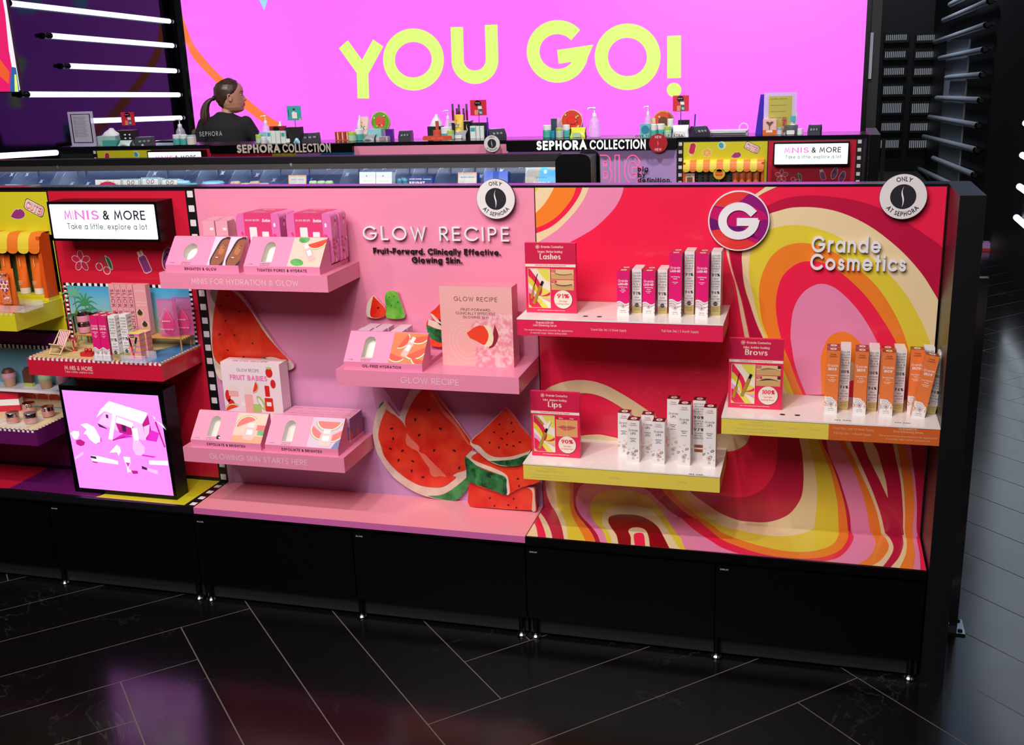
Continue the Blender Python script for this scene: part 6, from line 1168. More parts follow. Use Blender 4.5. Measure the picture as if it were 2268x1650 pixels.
def beach_picture():
    f = front(-.001); b = MB(); y = -.001; p0 = PY(149, 632, y); p1 = PY(437, 760, y); x0, x1, z0, z1 = p0[0], p1[0]-.006, ZT+.001, p0[1]
    SKY = M('sky_print', (60, 160, 210), .4); tc = SKY.node_tree; bb = tc.nodes['Principled BSDF']; a = tc.nodes.new('ShaderNodeTexCoord'); sp = tc.nodes.new('ShaderNodeSeparateXYZ'); r = tc.nodes.new('ShaderNodeValToRGB')
    tc.links.new(a.outputs['Generated'], sp.inputs[0]); tc.links.new(sp.outputs['Z'], r.inputs['Fac']); tc.links.new(r.outputs['Color'], bb.inputs['Base Color']); q = lambda c: tuple(lin(v)*.8 for v in c)+(1,)
    r.color_ramp.elements[0].position = .1; r.color_ramp.elements[0].color = q((200, 206, 150)); r.color_ramp.elements[1].position = .9; r.color_ramp.elements[1].color = q((70, 170, 216)); e = r.color_ramp.elements.new(.45); e.color = q((150, 200, 190))
    b.box(x0, -.003, z0, x1, -.001, z1, SKY); f = front(-.0032); PAL = M('palm_print', (60, 150, 90), .5); PAL2 = M('palm_pale_print', (110, 186, 150), .5)
    for cx, cz, k, m in ((x0+.055, z0+.112, .045, PAL), (x0+.02, z0+.14, .05, PAL2), (x0+.075, z0+.085, .03, PAL)):
        for i in range(8):
            a = math.radians(-20+32*i); L = [(cx, cz), (cx+k*.5*math.cos(a), cz+k*.5*math.sin(a)+.006), (cx+k*math.cos(a), cz+k*math.sin(a)-.008)]; s_ = smooth(L, 4)
            for j in range(len(s_)-1): b.strip(f, [s_[j], s_[j+1]], .008*(1-j/len(s_)), m, .0003+.0001*i, 0, False, False)
        b.strip(f, [(cx, cz), (cx+.004, z0)], .003, PAL, .0002)
    checks(b, f, x0-.012, z1, x1+.01, z1, 44, .0006, .009); checks(b, f, x0-.003, z0, x0-.003, z1, 24, .0006, .009); checks(b, f, x1+.01, z0, x1+.01, z1, 24, .0006, .009)
    b.build('backdrop_print', label='beach and palm tree picture with black and white checked border above the red tray', cat='picture')
beach_picture()
WOODL = M('pale_wood', (226, 196, 140), .5); WOODM = M('bamboo_wood', (196, 140, 72), .5); TOYRED = M('toy_red', (206, 30, 44), .35)
def deck_chair():
    p = PZ(128, 785, ZT); t = thing('miniature_deck_chair', 'miniature wooden deck chair with red and white striped sling on the red tray', 'deck chair', (p[0], p[1]+.012, ZT), -.15)
    for s in (-.021, .021):
        b = MB(); b.tube([(s, -.022, .002), (s, .030, .062)], .0021, WOODL, 6); b.build('frame_rail', t); b = MB(); b.tube([(s*.86, .026, .002), (s*.86, -.018, .032)], .0021, WOODL, 6); b.build('frame_rail', t); b = MB(); b.tube([(s*.93, .018, .045), (s*.93, .034, .003)], .0018, WOODL, 6); b.build('leg', t)
    b = MB()
    for a, c in (((-.021, .030, .062), (.021, .030, .062)), ((-.02, -.018, .031), (.02, -.018, .031)), ((-.018, .026, .003), (.018, .026, .003)), ((-.021, -.020, .004), (.021, -.020, .004))): b.tube([a, c], .002, WOODL, 6)
    b.build('crossbars', t); b = MB(); prof = smooth([(.030, .062), (.018, .040), (.004, .020), (-.008, .018), (-.018, .031)], 5); n = 11
    for i in range(n):
        u0, u1 = -.018+.036*i/n, -.018+.036*(i+1)/n
        for j in range(len(prof)-1): b.face([(u0, *prof[j]), (u1, *prof[j]), (u1, *prof[j+1]), (u0, *prof[j+1])], (WHITE, STKRED)[i % 2])
    b.build('striped_sling', t)
deck_chair()
def toys():
    p = PZ(163, 778, ZT); t = thing('miniature_table', 'tiny round red pedestal table beside the deck chair', 'table', (p[0], p[1]+.004, ZT))
    b = MB(); b.lathe([(.013, .034), (.0135, .0355), (.0125, .037), (0, .037)], (0, 0, 0), TOYRED, 20); b.build('table_top', t); b = MB(); b.lathe([(.010, 0), (.009, .002), (.002, .004), (.002, .0345)], (0, 0, 0), TOYRED, 14); b.build('pedestal', t)
    p = PZ(192, 789, ZT); t = thing('toy_sandbox', 'tiny red sand mould tray holding two red balls', 'toy', (p[0], p[1]+.006, ZT))
    b = MB(); f = Fr((0, 0, 0), (1, 0, 0), (0, 1, 0)); b.prism(f, rrect(-.02, -.012, .02, .012, .006), 0, .011, TOYRED); b.build('tray', t)
    for x in (-.006, .007): b = MB(); b.lathe([(0, -.006), (.004, -.0045), (.006, 0), (.004, .0045), (0, .006)], (x, .004, .0165), TOYRED, 12); b.build('ball', t)
    p = PZ(166, 760, ZT); t = thing('miniature_palm', 'miniature green palm with dark trunk at the left back corner of the red tray', 'palm', (p[0], -.03, ZT)); b = MB(); b.tube([(0, 0, 0), (.002, 0, .04), (0, 0, .078)], [.004, .003, .0025], M('palm_trunk', (58, 40, 30), .7), 8); b.build('trunk', t)
    b = MB(); PG = M('palm_leaf', (38, 84, 44), .6)
    for i in range(12):
        a = i*2.4; r = .026; P = smooth([(0, 0, .078), (r*.5*math.cos(a), r*.5*math.sin(a), .088), (r*math.cos(a), r*math.sin(a), .072)], 4)
        for j in range(len(P)-1):
            w0, w1 = .005*(1-abs(j/8-.35)), .005*(1-abs((j+1)/8-.35))*(0 if j == len(P)-2 else 1); n = (-math.sin(a), math.cos(a)); b.face([(P[j][0]+n[0]*w0, P[j][1]+n[1]*w0, P[j][2]), (P[j][0]-n[0]*w0, P[j][1]-n[1]*w0, P[j][2]), (P[j+1][0]-n[0]*w1, P[j+1][1]-n[1]*w1, P[j+1][2]), (P[j+1][0]+n[0]*w1, P[j+1][1]+n[1]*w1, P[j+1][2])], PG)
    b.build('fronds', t)
toys()
def bench(x0, x1, y0, y1, h, label, z=None):
    t = thing('miniature_bench', label, 'bench', (x0, y0, ZT), 0, 'bamboo benches on the red tray'); w, d = x1-x0, y1-y0
    b = MB()
    for i in range(5): b.tube([(-.003, d*(i+.5)/5, h-.003), (w+.003, d*(i+.5)/5, h-.003)], .0032, WOODM, 6)
    b.build('seat', t)
    for x in (.006, w-.006):
        for y in (.003, d-.003): q = MB(); q.tube([(x, y, 0), (x, y, h+.004)], .0026, WOODM, 6); q.build('leg', t)
bench(-1.417, -1.33, -.075, -.02, .038, 'miniature bamboo bench under the stacked pink jars'); bench(-1.285, -1.05, -.075, -.02, .038, 'miniature bamboo bench under the hair sticks and pink pouches')
JARP = M('pink_jar_glass', (226, 150, 166), .2, coat=.5); LID = M('chrome_lid', (226, 214, 222), .14, 1, k=1)
def jar(r, h, label, loc, group, body=JARP, name='cream_jar'):
    t = thing(name, label, 'jar', loc, 0, group); b = MB(); b.lathe([(r*.9, 0), (r, .002), (r, h*.55), (r*.95, h*.6), (0, h*.6)], (0, 0, 0), body, 20); b.build('jar_body', t); b = MB(); b.lathe([(r*1.02, h*.6), (r*1.02, h*.97), (r*.98, h), (0, h)], (0, 0, 0), LID, 20); b.build('lid', t); return t
j0 = None
for i, (dx, dz, lab) in enumerate(((.0, 0, 'lower left'), (.0, .034, 'upper left'), (.043, 0, 'lower right'), (.043, .034, 'upper right'))):
    loc = (-1.396+dx, -.048, ZT+.0383+dz); lab = 'pink cream jar with chrome lid on the bamboo bench, %s of the four' % lab
    if j0 is None: j0 = jar(.0195, .033, lab, loc, 'stacked pink jars on the bench')
    else: dup(j0, loc, None, lab)
yb = -.050
def hair_stick():
    b = MB(); w, d, h = .0195, .021, .150; PB = M('hair_stick_pink', (240, 164, 170), .45); b.box(0, 0, 0, w, d, h, PB, side=M('hair_stick_side', (206, 120, 132), .45)); f = Fr((w*.5, 0, h*.5), (0, 0, -1), (1, 0, 0)); f.n = Vector((0, -1, 0)); b.text(f, 'SLICK STICK', 0, -w*.3, w*.62, M('hair_stick_text', (150, 84, 96), .5), .17, .0003, width=h*.8, al='c'); return b
boxes(hair_stick, 'hair_stick_box', 'box', 'pink hair stick boxes', [(PY(249, 700, yb)[0]+.0205*i, yb, ZT+.0385, 'slim pink box reading SLICK STICK vertically, %s of four' % ordn[i]) for i in range(4)])
b = MB(); w, h = .042, .150; PB = M('hair_stick_pink', (240, 164, 170)); b.box(0, 0, 0, w, .022, h, PB); f = front(0); b.text(f, 'SLICK STICK', w*.5, h*.86, .005, WHITE, .12, .0003, width=w*.75, al='c'); b.text(f, 'Anti-Flyaway', w*.5, h*.64, .0045, WHITE, .12, .0003, width=w*.8, al='c'); b.text(f, 'Hair Wand', w*.5, h*.58, .0045, WHITE, .12, .0003, width=w*.66, al='c')
for u, v in ((.32, .42), (.6, .19)):
    b.poly(f, ell(w*u, h*v, .0125, .0125, 20), WHITE, .0003); b.poly(f, ell(w*u, h*v, .0115, .0115, 20), M('skin_photo_print', (236, 168, 106)), .0005); b.poly(f, ell(w*u, h*v+.003, .0085, .008, 16), M('hair_green_black', (52, 56, 44)), .0007); b.poly(f, ell(w*u, h*v+.0105, .004, .003, 12), MATS['hair_green_black'], .0008)
b.build('hair_wand_box', loc=(PY(249, 700, yb)[0]+.083, yb, ZT+.0385), label='wide pink hair wand box with two round hair bun photos', cat='box')
def pouch():
    t = thing('puff_pouch', 'pink zip pouch holding a hot pink sponge puff, front one', 'pouch', (PY(349, 700, -.06)[0], -.06, ZT+.0385), 0, 'pink sponge pouches'); w, h = .068, .110
    f = front(0); PF = M('pouch_film', (226, 90, 160), .12, alpha=.42, k=1); b = MB(); n = 8
    for s in (-1, 1): b.grid([[(w*(.03+.94*i/n), s*.008*math.sin(math.pi*i/n)*math.sin(math.pi*min(1, .15+.75*j/n)), h*j/n) for i in range(n+1)] for j in range(n+1)], PF)
    b.build('film', t); b = MB(); b.lathe([(0, -.036), (.012, -.032), (.019, -.018), (.0205, -.004), (.017, .012), (.009, .028), (0, .038)], (w*.5, 0, .042), M('hot_pink_puff', (250, 30, 110), .6), 16); 
    b.v = [(x, y*.34, z) for x, y, z in b.v]; b.build('puff', t); b = MB(); b.box(w*.03, -.001, h*.985, w*.97, .001, h*1.03, M('pouch_zip', (170, 120, 200), .3)); b.strip(front(-.0095), [(w*.18, .05), (w*.5, .088), (w*.82, .05)], .0012, M('pouch_line', (236, 170, 210), .3), .0003); b.text(front(-.0098), 'beauty', w*.5, h*.42, .005, WHITE, .14, .0003, width=w*.4, al='c'); b.text(front(-.0098), 'POWER POCKET PUFF', w*.5, h*.2, .0035, WHITE, .14, .0003, width=w*.62, al='c'); b.build('zip_and_print', t); return t
pz = pouch(); dup(pz, (PY(349, 700, -.06)[0]+.034, -.034, ZT+.0385), None, 'pink zip pouch holding a hot pink sponge puff, half hidden behind the other')
def clear_tray(x0, y0, x1, y1, z, h, label, group=None):
    t = MB(); e = .0016; w, d = x1-x0, y1-y0
    for q in ((0, 0, w, e), (0, d-e, w, d), (0, e, e, d-e), (w-e, e, w, d-e)): t.box(q[0], q[1], .0012, q[2], q[3], h, CLEARF)
    t.box(0, 0, 0, w, d, .0012, CLEARF); return t.build('acrylic_tray', loc=(x0, y0, z), label=label, cat='tray', group=group)
CLEARF = M('clear_acrylic_sheet', (240, 246, 255), .05, alpha=.16, k=1)
p = PZ(212, 799, ZT); hs2 = PY(206, 700, p[1])[1]-ZT-.0015
boxes(lambda: carton('lash', hs2, .0255, .027), 'serum_carton', 'carton', 'pink serum cartons on the red tray', [(p[0]-.0005, p[1], ZT+.0015, 'pink serum carton on the beach tray, front left'), (p[0]+.0262, p[1], ZT+.0015, 'pink serum carton on the beach tray, front right'), (p[0]+.0, p[1]+.030, ZT+.0015, 'pink serum carton on the beach tray, back left'), (p[0]+.0267, p[1]+.030, ZT+.0015, 'pink serum carton on the beach tray, back right')])
boxes(lambda: carton('lashback', hs2, .0225, .027), 'serum_carton', 'carton', 'white serum cartons on the red tray', [(p[0]+.0535, p[1]+.008, ZT+.0015, 'white serum carton on the beach tray, beside the pink pair'), (p[0]+.0775, p[1]+.026, ZT+.0015, 'white serum carton on the beach tray, behind the yellow box')])
clear_tray(p[0]-.003, p[1]-.003, p[0]+.0535, p[1]+.066, ZT, .018, 'clear acrylic tray around the pink serum cartons'); clear_tray(p[0]+.088, p[1]-.006, p[0]+.168, p[1]+.048, ZT, .022, 'clear acrylic tray around the yellow mini set boxes')
def mini_set():
    b = MB(); w, d, h = .037, .024, .075; PK = M('mini_set_pink', (232, 120, 178), .4); b.box(0, 0, 0, w, d, h, PK, top=LEMON); f = front(0)
    for i, s in enumerate(('MINI', 'TONSS', 'MINI', 'TONSS')): b.text(f, s, w*.5, h*(.76-.22*i), h*.16, M('mini_set_yellow', (228, 216, 40), .4), .2, .0003, width=w*.92, al='c'); b.text(Fr((w, 0, 0), (0, 1, 0), (0, 0, 1)), s, d*.5, h*(.76-.22*i), h*.15, MATS['mini_set_yellow'], .2, .0003, width=d*.9, al='c')
    b.rect(f, w*.2, h*.86, w*.58, h*.97, BLACK, .0005); b.text(f, 'SEPHORA', w*.39, h*.89, .0034, WHITE, .16, .0006, width=w*.3, al='c'); b.strip(f, [(w*.14, h*.75), (w*.36, h*.08)], .0055, MRED, .0006); b.strip(f, [(w*.12, h*.82), (w*.2, h*.55)], .0048, BLACK, .0007); b.strip(f, [(w*.74, h*.84), (w*.38, h*.3)], .0066, M('silver_print', (190, 190, 196), .3, .5), .0008); b.strip(f, [(w*.74, h*.84), (w*.62, h*.66)], .0056, BLACK, .0009); b.text(Fr(f.p(w*.47, h*.4), (.55, 0, .83), (-.83, 0, .55)), 'UP', .0, 0, .0045, LEMON, .2, .0012, width=.008); return b
boxes(mini_set, 'mini_set_box', 'box', 'mini mascara sets', [(PZ(290, 797, ZT)[0], PZ(290, 797, ZT)[1], ZT+.0016, 'pink and yellow mini mascara set box, front one on the beach tray'), (PZ(290, 797, ZT)[0]+.006, PZ(290, 797, ZT)[1]+.0255, ZT+.0016, 'pink and yellow mini mascara set box, behind the front one')])
# yellow bay stall --------------------------------------------------------------
ORB = M('stall_orange', (226, 88, 20), .4); ORT = M('tube_orange', (238, 112, 28), .35, coat=.3)
def stall(t, x0, x1, y0, z0, z1, k=1.0):
    """candy stall: striped awning over an open orange box"""
    b = MB(); w = x1-x0; d = -y0; th = .012*k; aw = .05*k
    b.box(x0, y0, z0, x0+th, -.001, z1-.01*k, ORB); b.box(x1-th, y0, z0, x1, -.001, z1-.01*k, ORB); b.box(x0, -.004, z0, x1, -.001, z1-.01*k, M('stall_green', (60, 84, 40), .5)); b.box(x0, y0, z0-.01*k, x1, -.001, z0, MYEL)
    b.build('stall_box', t); b = MB(); n = 12; prof = [(-.001, z1), (y0*.55, z1)]+[(y0*.55+(y0*.45-.004)*math.sin(a*.2618), z1-aw*.9*(1-math.cos(a*.2618))) for a in range(1, 7)]
    for i in range(n):
        u0, u1 = x0+w*i/n, x0+w*(i+1)/n
        b.grid([[(u0, *p_) for p_ in prof], [(u1, *p_) for p_ in prof]], (M('awning_yellow', (238, 214, 60), .4), M('awning_orange', (240, 128, 40), .4))[i % 2], True)
        pr = prof[-1]; b.prism(front(pr[0], 0, 0), [(u0, pr[1]), (u1, pr[1]), (u1, pr[1]-.004*k)]+[(u0+(u1-u0)*(.5+.5*math.cos(math.radians(a))), pr[1]-.004*k-.012*k*math.sin(math.radians(a))) for a in range(20, 180, 20)]+[(u0, pr[1]-.004*k)], 0, .002, (MATS['awning_yellow'], MATS['awning_orange'])[i % 2])
    sd = [(0, z1-.01*k)]+[(p_[0], p_[1]) for p_ in prof[1:]]+[(0, z1-aw)]
    for x in (x0+.0005, x1-.0005): b.poly(Fr((x, 0, 0), (0, 1, 0), (0, 0, 1)), sd, ORB, 0)
    b.build('striped_awning', t)
def candy_stall():
    t = thing('candy_stall', 'orange display stall with yellow and orange striped awning in the front yellow panel', 'display stall', (0, 0, 0)); stall(t, -1.97, -1.508, -.05, .876, 1.072)
    b = MB(); b.box(-1.955, -.049, .8762, -1.522, -.006, .884, MYEL); b.build('riser', t)
candy_stall()
def yellow_tray():
    t = thing('display_tray', 'yellow shelf tray with pale checked rim under the candy stall', 'shelf', (0, 0, 0)); b = MB(); b.box(-1.995, -.207, .812, -1.502, -.0008, .8655, MYEL); b.build('tray_body', t)
    b = MB(); tf = topf(.8655); b.rect(tf, -1.99, -.2, -1.508, -.1, M('stall_floor_orange', (214, 92, 36), .4), .0003); checks(b, tf, -1.995, -.2068, -1.502, -.2068, 60, .0005, .006, M('rim_lemon', (232, 224, 150), .4), MYEL); checks(b, tf, -1.5022, -.2068, -1.5022, -.001, 28, .0005, .006, MATS['rim_lemon'], MYEL); checks(b, front(-.2071), -1.995, .8585, -1.502, .8585, 60, .0003, .007, MATS['rim_lemon'], MYEL); b.build('tray_top', t)
yellow_tray()
def squeeze_tube(r, h, body, cap, label, loc, group, art=None, rotz=0, name='squeeze_tube', caph=.17):
    t = thing(name, label, 'tube', loc, rotz, group); b = MB(); n = 16; rows = []
    for j in range(9):
        s = j/8; z = h*(caph+(1-caph)*s); ry = r*(1-s*.93); rx = r*(1+.12*s); rows.append([(rx*math.cos(2*math.pi*i/n), ry*math.sin(2*math.pi*i/n), z) for i in range(n)])
    b.grid(rows, body, True, True, (False, True)); 
    if art: art(b, r, h)
    b.build('tube_body', t); c = MB(); c.lathe([(r*.86, 0), (r*.9, .001), (r*.94, h*caph), (0, h*caph)], (0, 0, 0), cap, n); c.build('cap', t); return t
CAPW = M('cap_cream', (246, 232, 210), .4); t0 = None
def tube_art(b, r, h):
    f = front(-r*.86); b.text(Fr((r*.1, -r*.62, h*.8), (0, 0, -1), (1, 0, 0)), '~xxxxxxx', 0, 0, .004, CREAM, .14, .0, width=.028, al='c')
    for i in range(4): b.text(front(-r*.97), '~xxxx xxxxxxx xx', 0, h*(.34-.03*i), .0026, CREAM, .14, .0004, width=r*1.0, al='c')
for i, x in enumerate([PY(q_, 640, -.027)[0] for q_ in (-16, 22, 57, 88)]):
    lab = 'orange squeeze tube with cream cap in the candy stall, %s from its right end' % ('fourth', 'third', 'second', 'first')[i]; loc = (x-.0, -.027, .8845)
    if t0 is None: t0 = squeeze_tube(.0165, .118, ORT, CAPW, lab, loc, 'orange tubes in the stall', tube_art)
    else: dup(t0, loc, None, lab)
def floral(b, r, h):
    R1 = random.Random(2); f = front(-r*.9); cols = [M('floral_pink', (240, 140, 130)), M('floral_lilac', (190, 170, 220)), M('floral_white', (248, 236, 236)), STKRED]
    b.poly(f, rrect(-r*.9, h*.2, r*.9, h*.98, .003), M('floral_base', (238, 130, 70), .4), .004)
    for i in range(26): b.poly(f, ell(R1.uniform(-.75, .75)*r, R1.uniform(.24, .94)*h, r*R1.uniform(.12, .28), r*R1.uniform(.1, .2), 8, R1.uniform(0, 3)), cols[i % 4], .0045+.00005*i)
    for i in range(12): a = i*.5236; b.poly(f, ell(r*.62*math.cos(a), h*.62+r*.62*math.sin(a), r*.22, r*.22, 9), (STKRED, cols[2])[i % 2], .006)
    b.poly(f, ell(0, h*.62, r*.5, r*.5, 14), MATS['floral_white'], .0063); b.poly(f, ell(0, h*.62, r*.3, r*.3, 14), ORT, .0065); b.text(f, 'amika', 0, h*.87, .0055, BLACK, .16, .0067, width=r*1.3, al='c')
q = PZ(28, 690, .8655); squeeze_tube(.0185, .125, ORT, ORT, 'floral patterned orange tube standing in front of the stall', (q[0], q[1]+.006, .866), None, floral); q = PZ(-10, 690, .8655); squeeze_tube(.0175, .12, ORT, ORT, 'plain orange tube cut by the left edge in front of the stall', (q[0]-.004, q[1]+.03, .866), None)
q = PZ(30, 690, .8655); clear_tray(q[0]-.09, q[1]-.012, q[0]+.048, q[1]+.07, .8655, .02, 'clear acrylic tray around the floral tube')
# purple ice cream bay ---------------------------------------------------------
def purple_corner():
    f = front(-.0006); b = MB(); y = -.0006; x0, x1 = -1.97, -1.499; LB = M('ice_blue_print', (120, 176, 196), .4); b.box(x0, -.003, .452, x1, -.0008, .70, LB); f = front(-.0031)
    b.rect(f, x0, .512, x1, .575, M('tomato_print', (222, 60, 40), .4), .0002); b.rect(f, x0, .512, x1, .535, M('biscuit_print', (232, 206, 170), .4), .0003)
    R1 = random.Random(5)
    for i in range(22): u, v = R1.uniform(-1.75, -1.51), R1.uniform(.514, .54); b.strip(f, [(u, v), (u+.004*math.cos(i), v+.004*math.sin(i))], .0014, (TOYRED, TEAL, YEL, LILAC)[i % 4], .0005)
    for u, m in ((-1.66, YEL), (-1.615, CREAM), (-1.57, CREAM), (-1.52, YEL)): b.rect(f, u, .55, u+.018, .575, m, .0005); b.strip(f, [(u+.009, .55), (u+.009, .525)], .003, CREAM, .0004)
    checks(b, f, x0, .70, x1, .70, 60, .0004, .012); b.build('ice_cream_print', label='pale blue ice cream backdrop with checked top edge on the purple panel', cat='picture')
    b = MB(); b.box(-1.97, -.07, .578, -1.5, -.0035, .586, M('white_shelf', (236, 228, 236), .3)); b.build('small_shelf', label='thin white shelf under the ice cream shapes', cat='shelf')
    CONE = M('cone_biscuit', (214, 170, 130), .6)
    def icecream(px, m, label, top=None):
        p = PY(px, 830, -.04); t = thing('ice_cream_model', label, 'ice cream model', (p[0], -.038, .586), 0, None); b = MB(); b.lathe([(.014, 0), (.0155, .002), (.019, .026), (.0195, .028), (0, .028)], (0, 0, 0), CONE, 18); b.build('cone_cup', t)
        b = MB(); b.lathe([(.019, .026), (.0215, .033), (.0205, .045), (.014, .056), (0, .06)], (0, 0, 0), m, 18, mats=[m, m, top or m, top or m]); b.build('scoop', t)
    icecream(18, M('scoop_pink', (232, 170, 190), .5), 'model ice cream cup with pink scoop under chocolate sauce', M('chocolate', (104, 62, 44), .5)); icecream(98, M('scoop_mint', (176, 206, 160), .5), 'model ice cream cup with mint scoop beside the chocolate bar'); icecream(139, MATS['scoop_pink'], 'model ice cream cup with pink scoop partly hidden by the red tray')
    p = PY(62, 830, -.03); t = thing('ice_lolly_model', 'model chocolate ice lolly with a lime bottom edge on the thin white shelf', 'ice lolly', (p[0], -.03, .586)); b = MB(); f = front(.006); b.prism(f, [(-.016, .0), (.016, 0), (.016, .012), (-.016, .012)], 0, .012, LIME); b.build('lime_edge', t); b = MB(); b.prism(f, [(-.016, .012), (.016, .012), (.018, .05), (.012, .062), (-.004, .062), (-.016, .048)], 0, .012, MATS['chocolate']); b.build('chocolate_bar', t)
    t = thing('display_tray', 'purple shelf tray with checked rim holding four clear jars', 'shelf', (0, 0, 0)); b = MB(); b.box(-1.97, -.207, .4595, -1.4965, -.0035, .508, MPUR); b.build('tray_body', t); b = MB(); tf = topf(.508); b.rect(tf, -1.965, -.2, -1.503, -.004, CREAM, .0003)
    for i in range(9): b.strip(tf, [(-1.75+.03*i, -.19), (-1.75+.03*i, -.01)], .0012, M('tile_line', (206, 180, 160)), .0005)
    checks(b, tf, -1.97, -.2068, -1.4965, -.2068, 58, .0006, .006); checks(b, tf, -1.4967, -.2068, -1.4967, -.004, 28, .0006, .006); checks(b, front(-.2071), -1.97, .501, -1.4965, .501, 58, .0003, .007, WHITE, MPUR); b.build('tray_top', t)
    JC = M('jar_blush', (216, 150, 140), .15, coat=.6); j = None
    for i, (px, py, lab) in enumerate(((24, 938, 'front left'), (64, 939, 'front right'), (60, 916, 'back left'), (102, 924, 'back right'))):
        q = PZ(px, py, .509); loc = (q[0], q[1]+.012, .510); lab = 'blush jar with wide chrome lid on the purple tray, %s of four' % lab
        if j is None: j = jar(.019, .031, lab, loc, 'chrome lidded jars on the purple tray', JC)
        else: dup(j, loc, None, lab)
    q = PZ(8, 945, .508); clear_tray(q[0]-.03, q[1]-.004, q[0]+.084, q[1]+.075, .508, .016, 'clear acrylic tray around the chrome lidded jars')
    q = PZ(-6, 928, .508); b = MB(); b.box(-.05, 0, 0, .02, .03, .06, MRED); b.rect(front(0), -.05, .02, .02, .04, WHITE, .0003); b.face([(.0203, 0, .02), (.0203, .03, .02), (.0203, .03, .04), (.0203, 0, .04)], WHITE); b.build('striped_box', loc=(q[0], q[1]+.075, .5085), rotz=.3, label='red and white box cut by the left edge behind the jars', cat='box')
purple_corner()
# ---------------------------------------------------------------- second gondola with product bins
BINM = M('bin_blue_grey', (92, 104, 134), .35, noise=(6, .3, (70, 80, 108))); STAR = M('shuttle_print', (226, 232, 240), .4); ACR = M('divider_acrylic', (226, 236, 250), .06, alpha=.07, k=1)
Y2 = .92
def bin_gondola():
    x0, x1 = -3.2, PY(1238, 380, Y2)[0]; zt = PY(700, 347, Y2)[1]; zc = PY(700, 361, Y2)[1]; zl = PY(700, 375, Y2)[1]; zb = PY(700, 383, Y2)[1]-.005
    t = thing('bin_gondola', 'long black gondola with canopy and lit blue grey product bins behind the front displays', 'shelving unit', (x0, Y2, 0)); W = x1-x0
    b = MB(); b.box(0, .178, 0, W, .24, zb+.02, MATBLACK); b.box(0, .178, zb+.02, W, .19, zc, MATBLACK); b.build('body', t); b = MB(); b.box(0, -.0, zc, W, .05, zt, M('canopy_black', (20, 19, 22), .45)); b.build('canopy', t, bevel=.002)
    b = MB()
    for i in range(3): a = W*i/3+.004; b.box(a, .004, zl, a+W/3-.008, .03, zc-.001, M('canopy_grey', (86, 84, 80), .5))
    b.build('canopy_fascia', t); b = MB(); b.box(.01, .032, zc-.012, W-.01, .047, zc-.002, M('bin_lamp', (205, 222, 255), .4, emit=14)); b.build('lamp_strip', t)
    b = MB(); zf = zb-.16; prof = smooth([(.175, zb+.03), (.168, zb-.01), (.14, zb-.055), (.09, zb-.095), (-.01, zb-.105)], 5); b.grid([[(.0, *q) for q in prof], [(W, *q) for q in prof]], BINM); R1 = random.Random(8)
    for i in range(40):
        u = .05+W*i/40; j = R1.randint(2, 9); a, c = prof[j], prof[j+1]; fr = Fr((u, *a), (1, 0, 0), (0, c[0]-a[0], c[1]-a[1])); fr.n = Vector((0, -1, .3)).normalized(); s = .012
        b.poly(fr, [(x*s, y*s) for x, y in ((-1, .8), (-.5, .2), (-.3, -.9), (0, -.4), (.9, -.7), (.4, .1), (.5, .6), (-.2, .5))], STAR, .003)
        b.strip(fr, smooth([(0, .03), (.05, .0), (.08, -.04)], 3), .0012, M('orbit_line', (150, 160, 186), .4), .0025)
    b.build('bin_shell', t); b = MB(); b.box(0, -.02, zf-.2, W, -.01, zf+.02, MATBLACK); b.build('bin_front', t)
    for px in (20, 110, 128, 315, 430, 506, 572, 638, 752, 868, 908, 962, 1018, 1066, 1160):
        x = PY(px, 395, Y2)[0]-x0; b = MB(); b.prism(Fr((x, 0, 0), (0, 1, 0), (0, 0, 1)), [(-.005, zb-.104), (.165, zb-.10), (.165, zb+.004), (.05, zb+.012), (-.005, zb-.03)], 0, .004, ACR); b.build('divider', t); b = MB(); b.tube([(x+.002, .165, zb-.1), (x+.002, .165, zb+.006)], .004, M('divider_post', (120, 130, 156), .3), 6); b.build('divider_post', t)
    return zb, zt
ZB, ZT2 = bin_gondola()
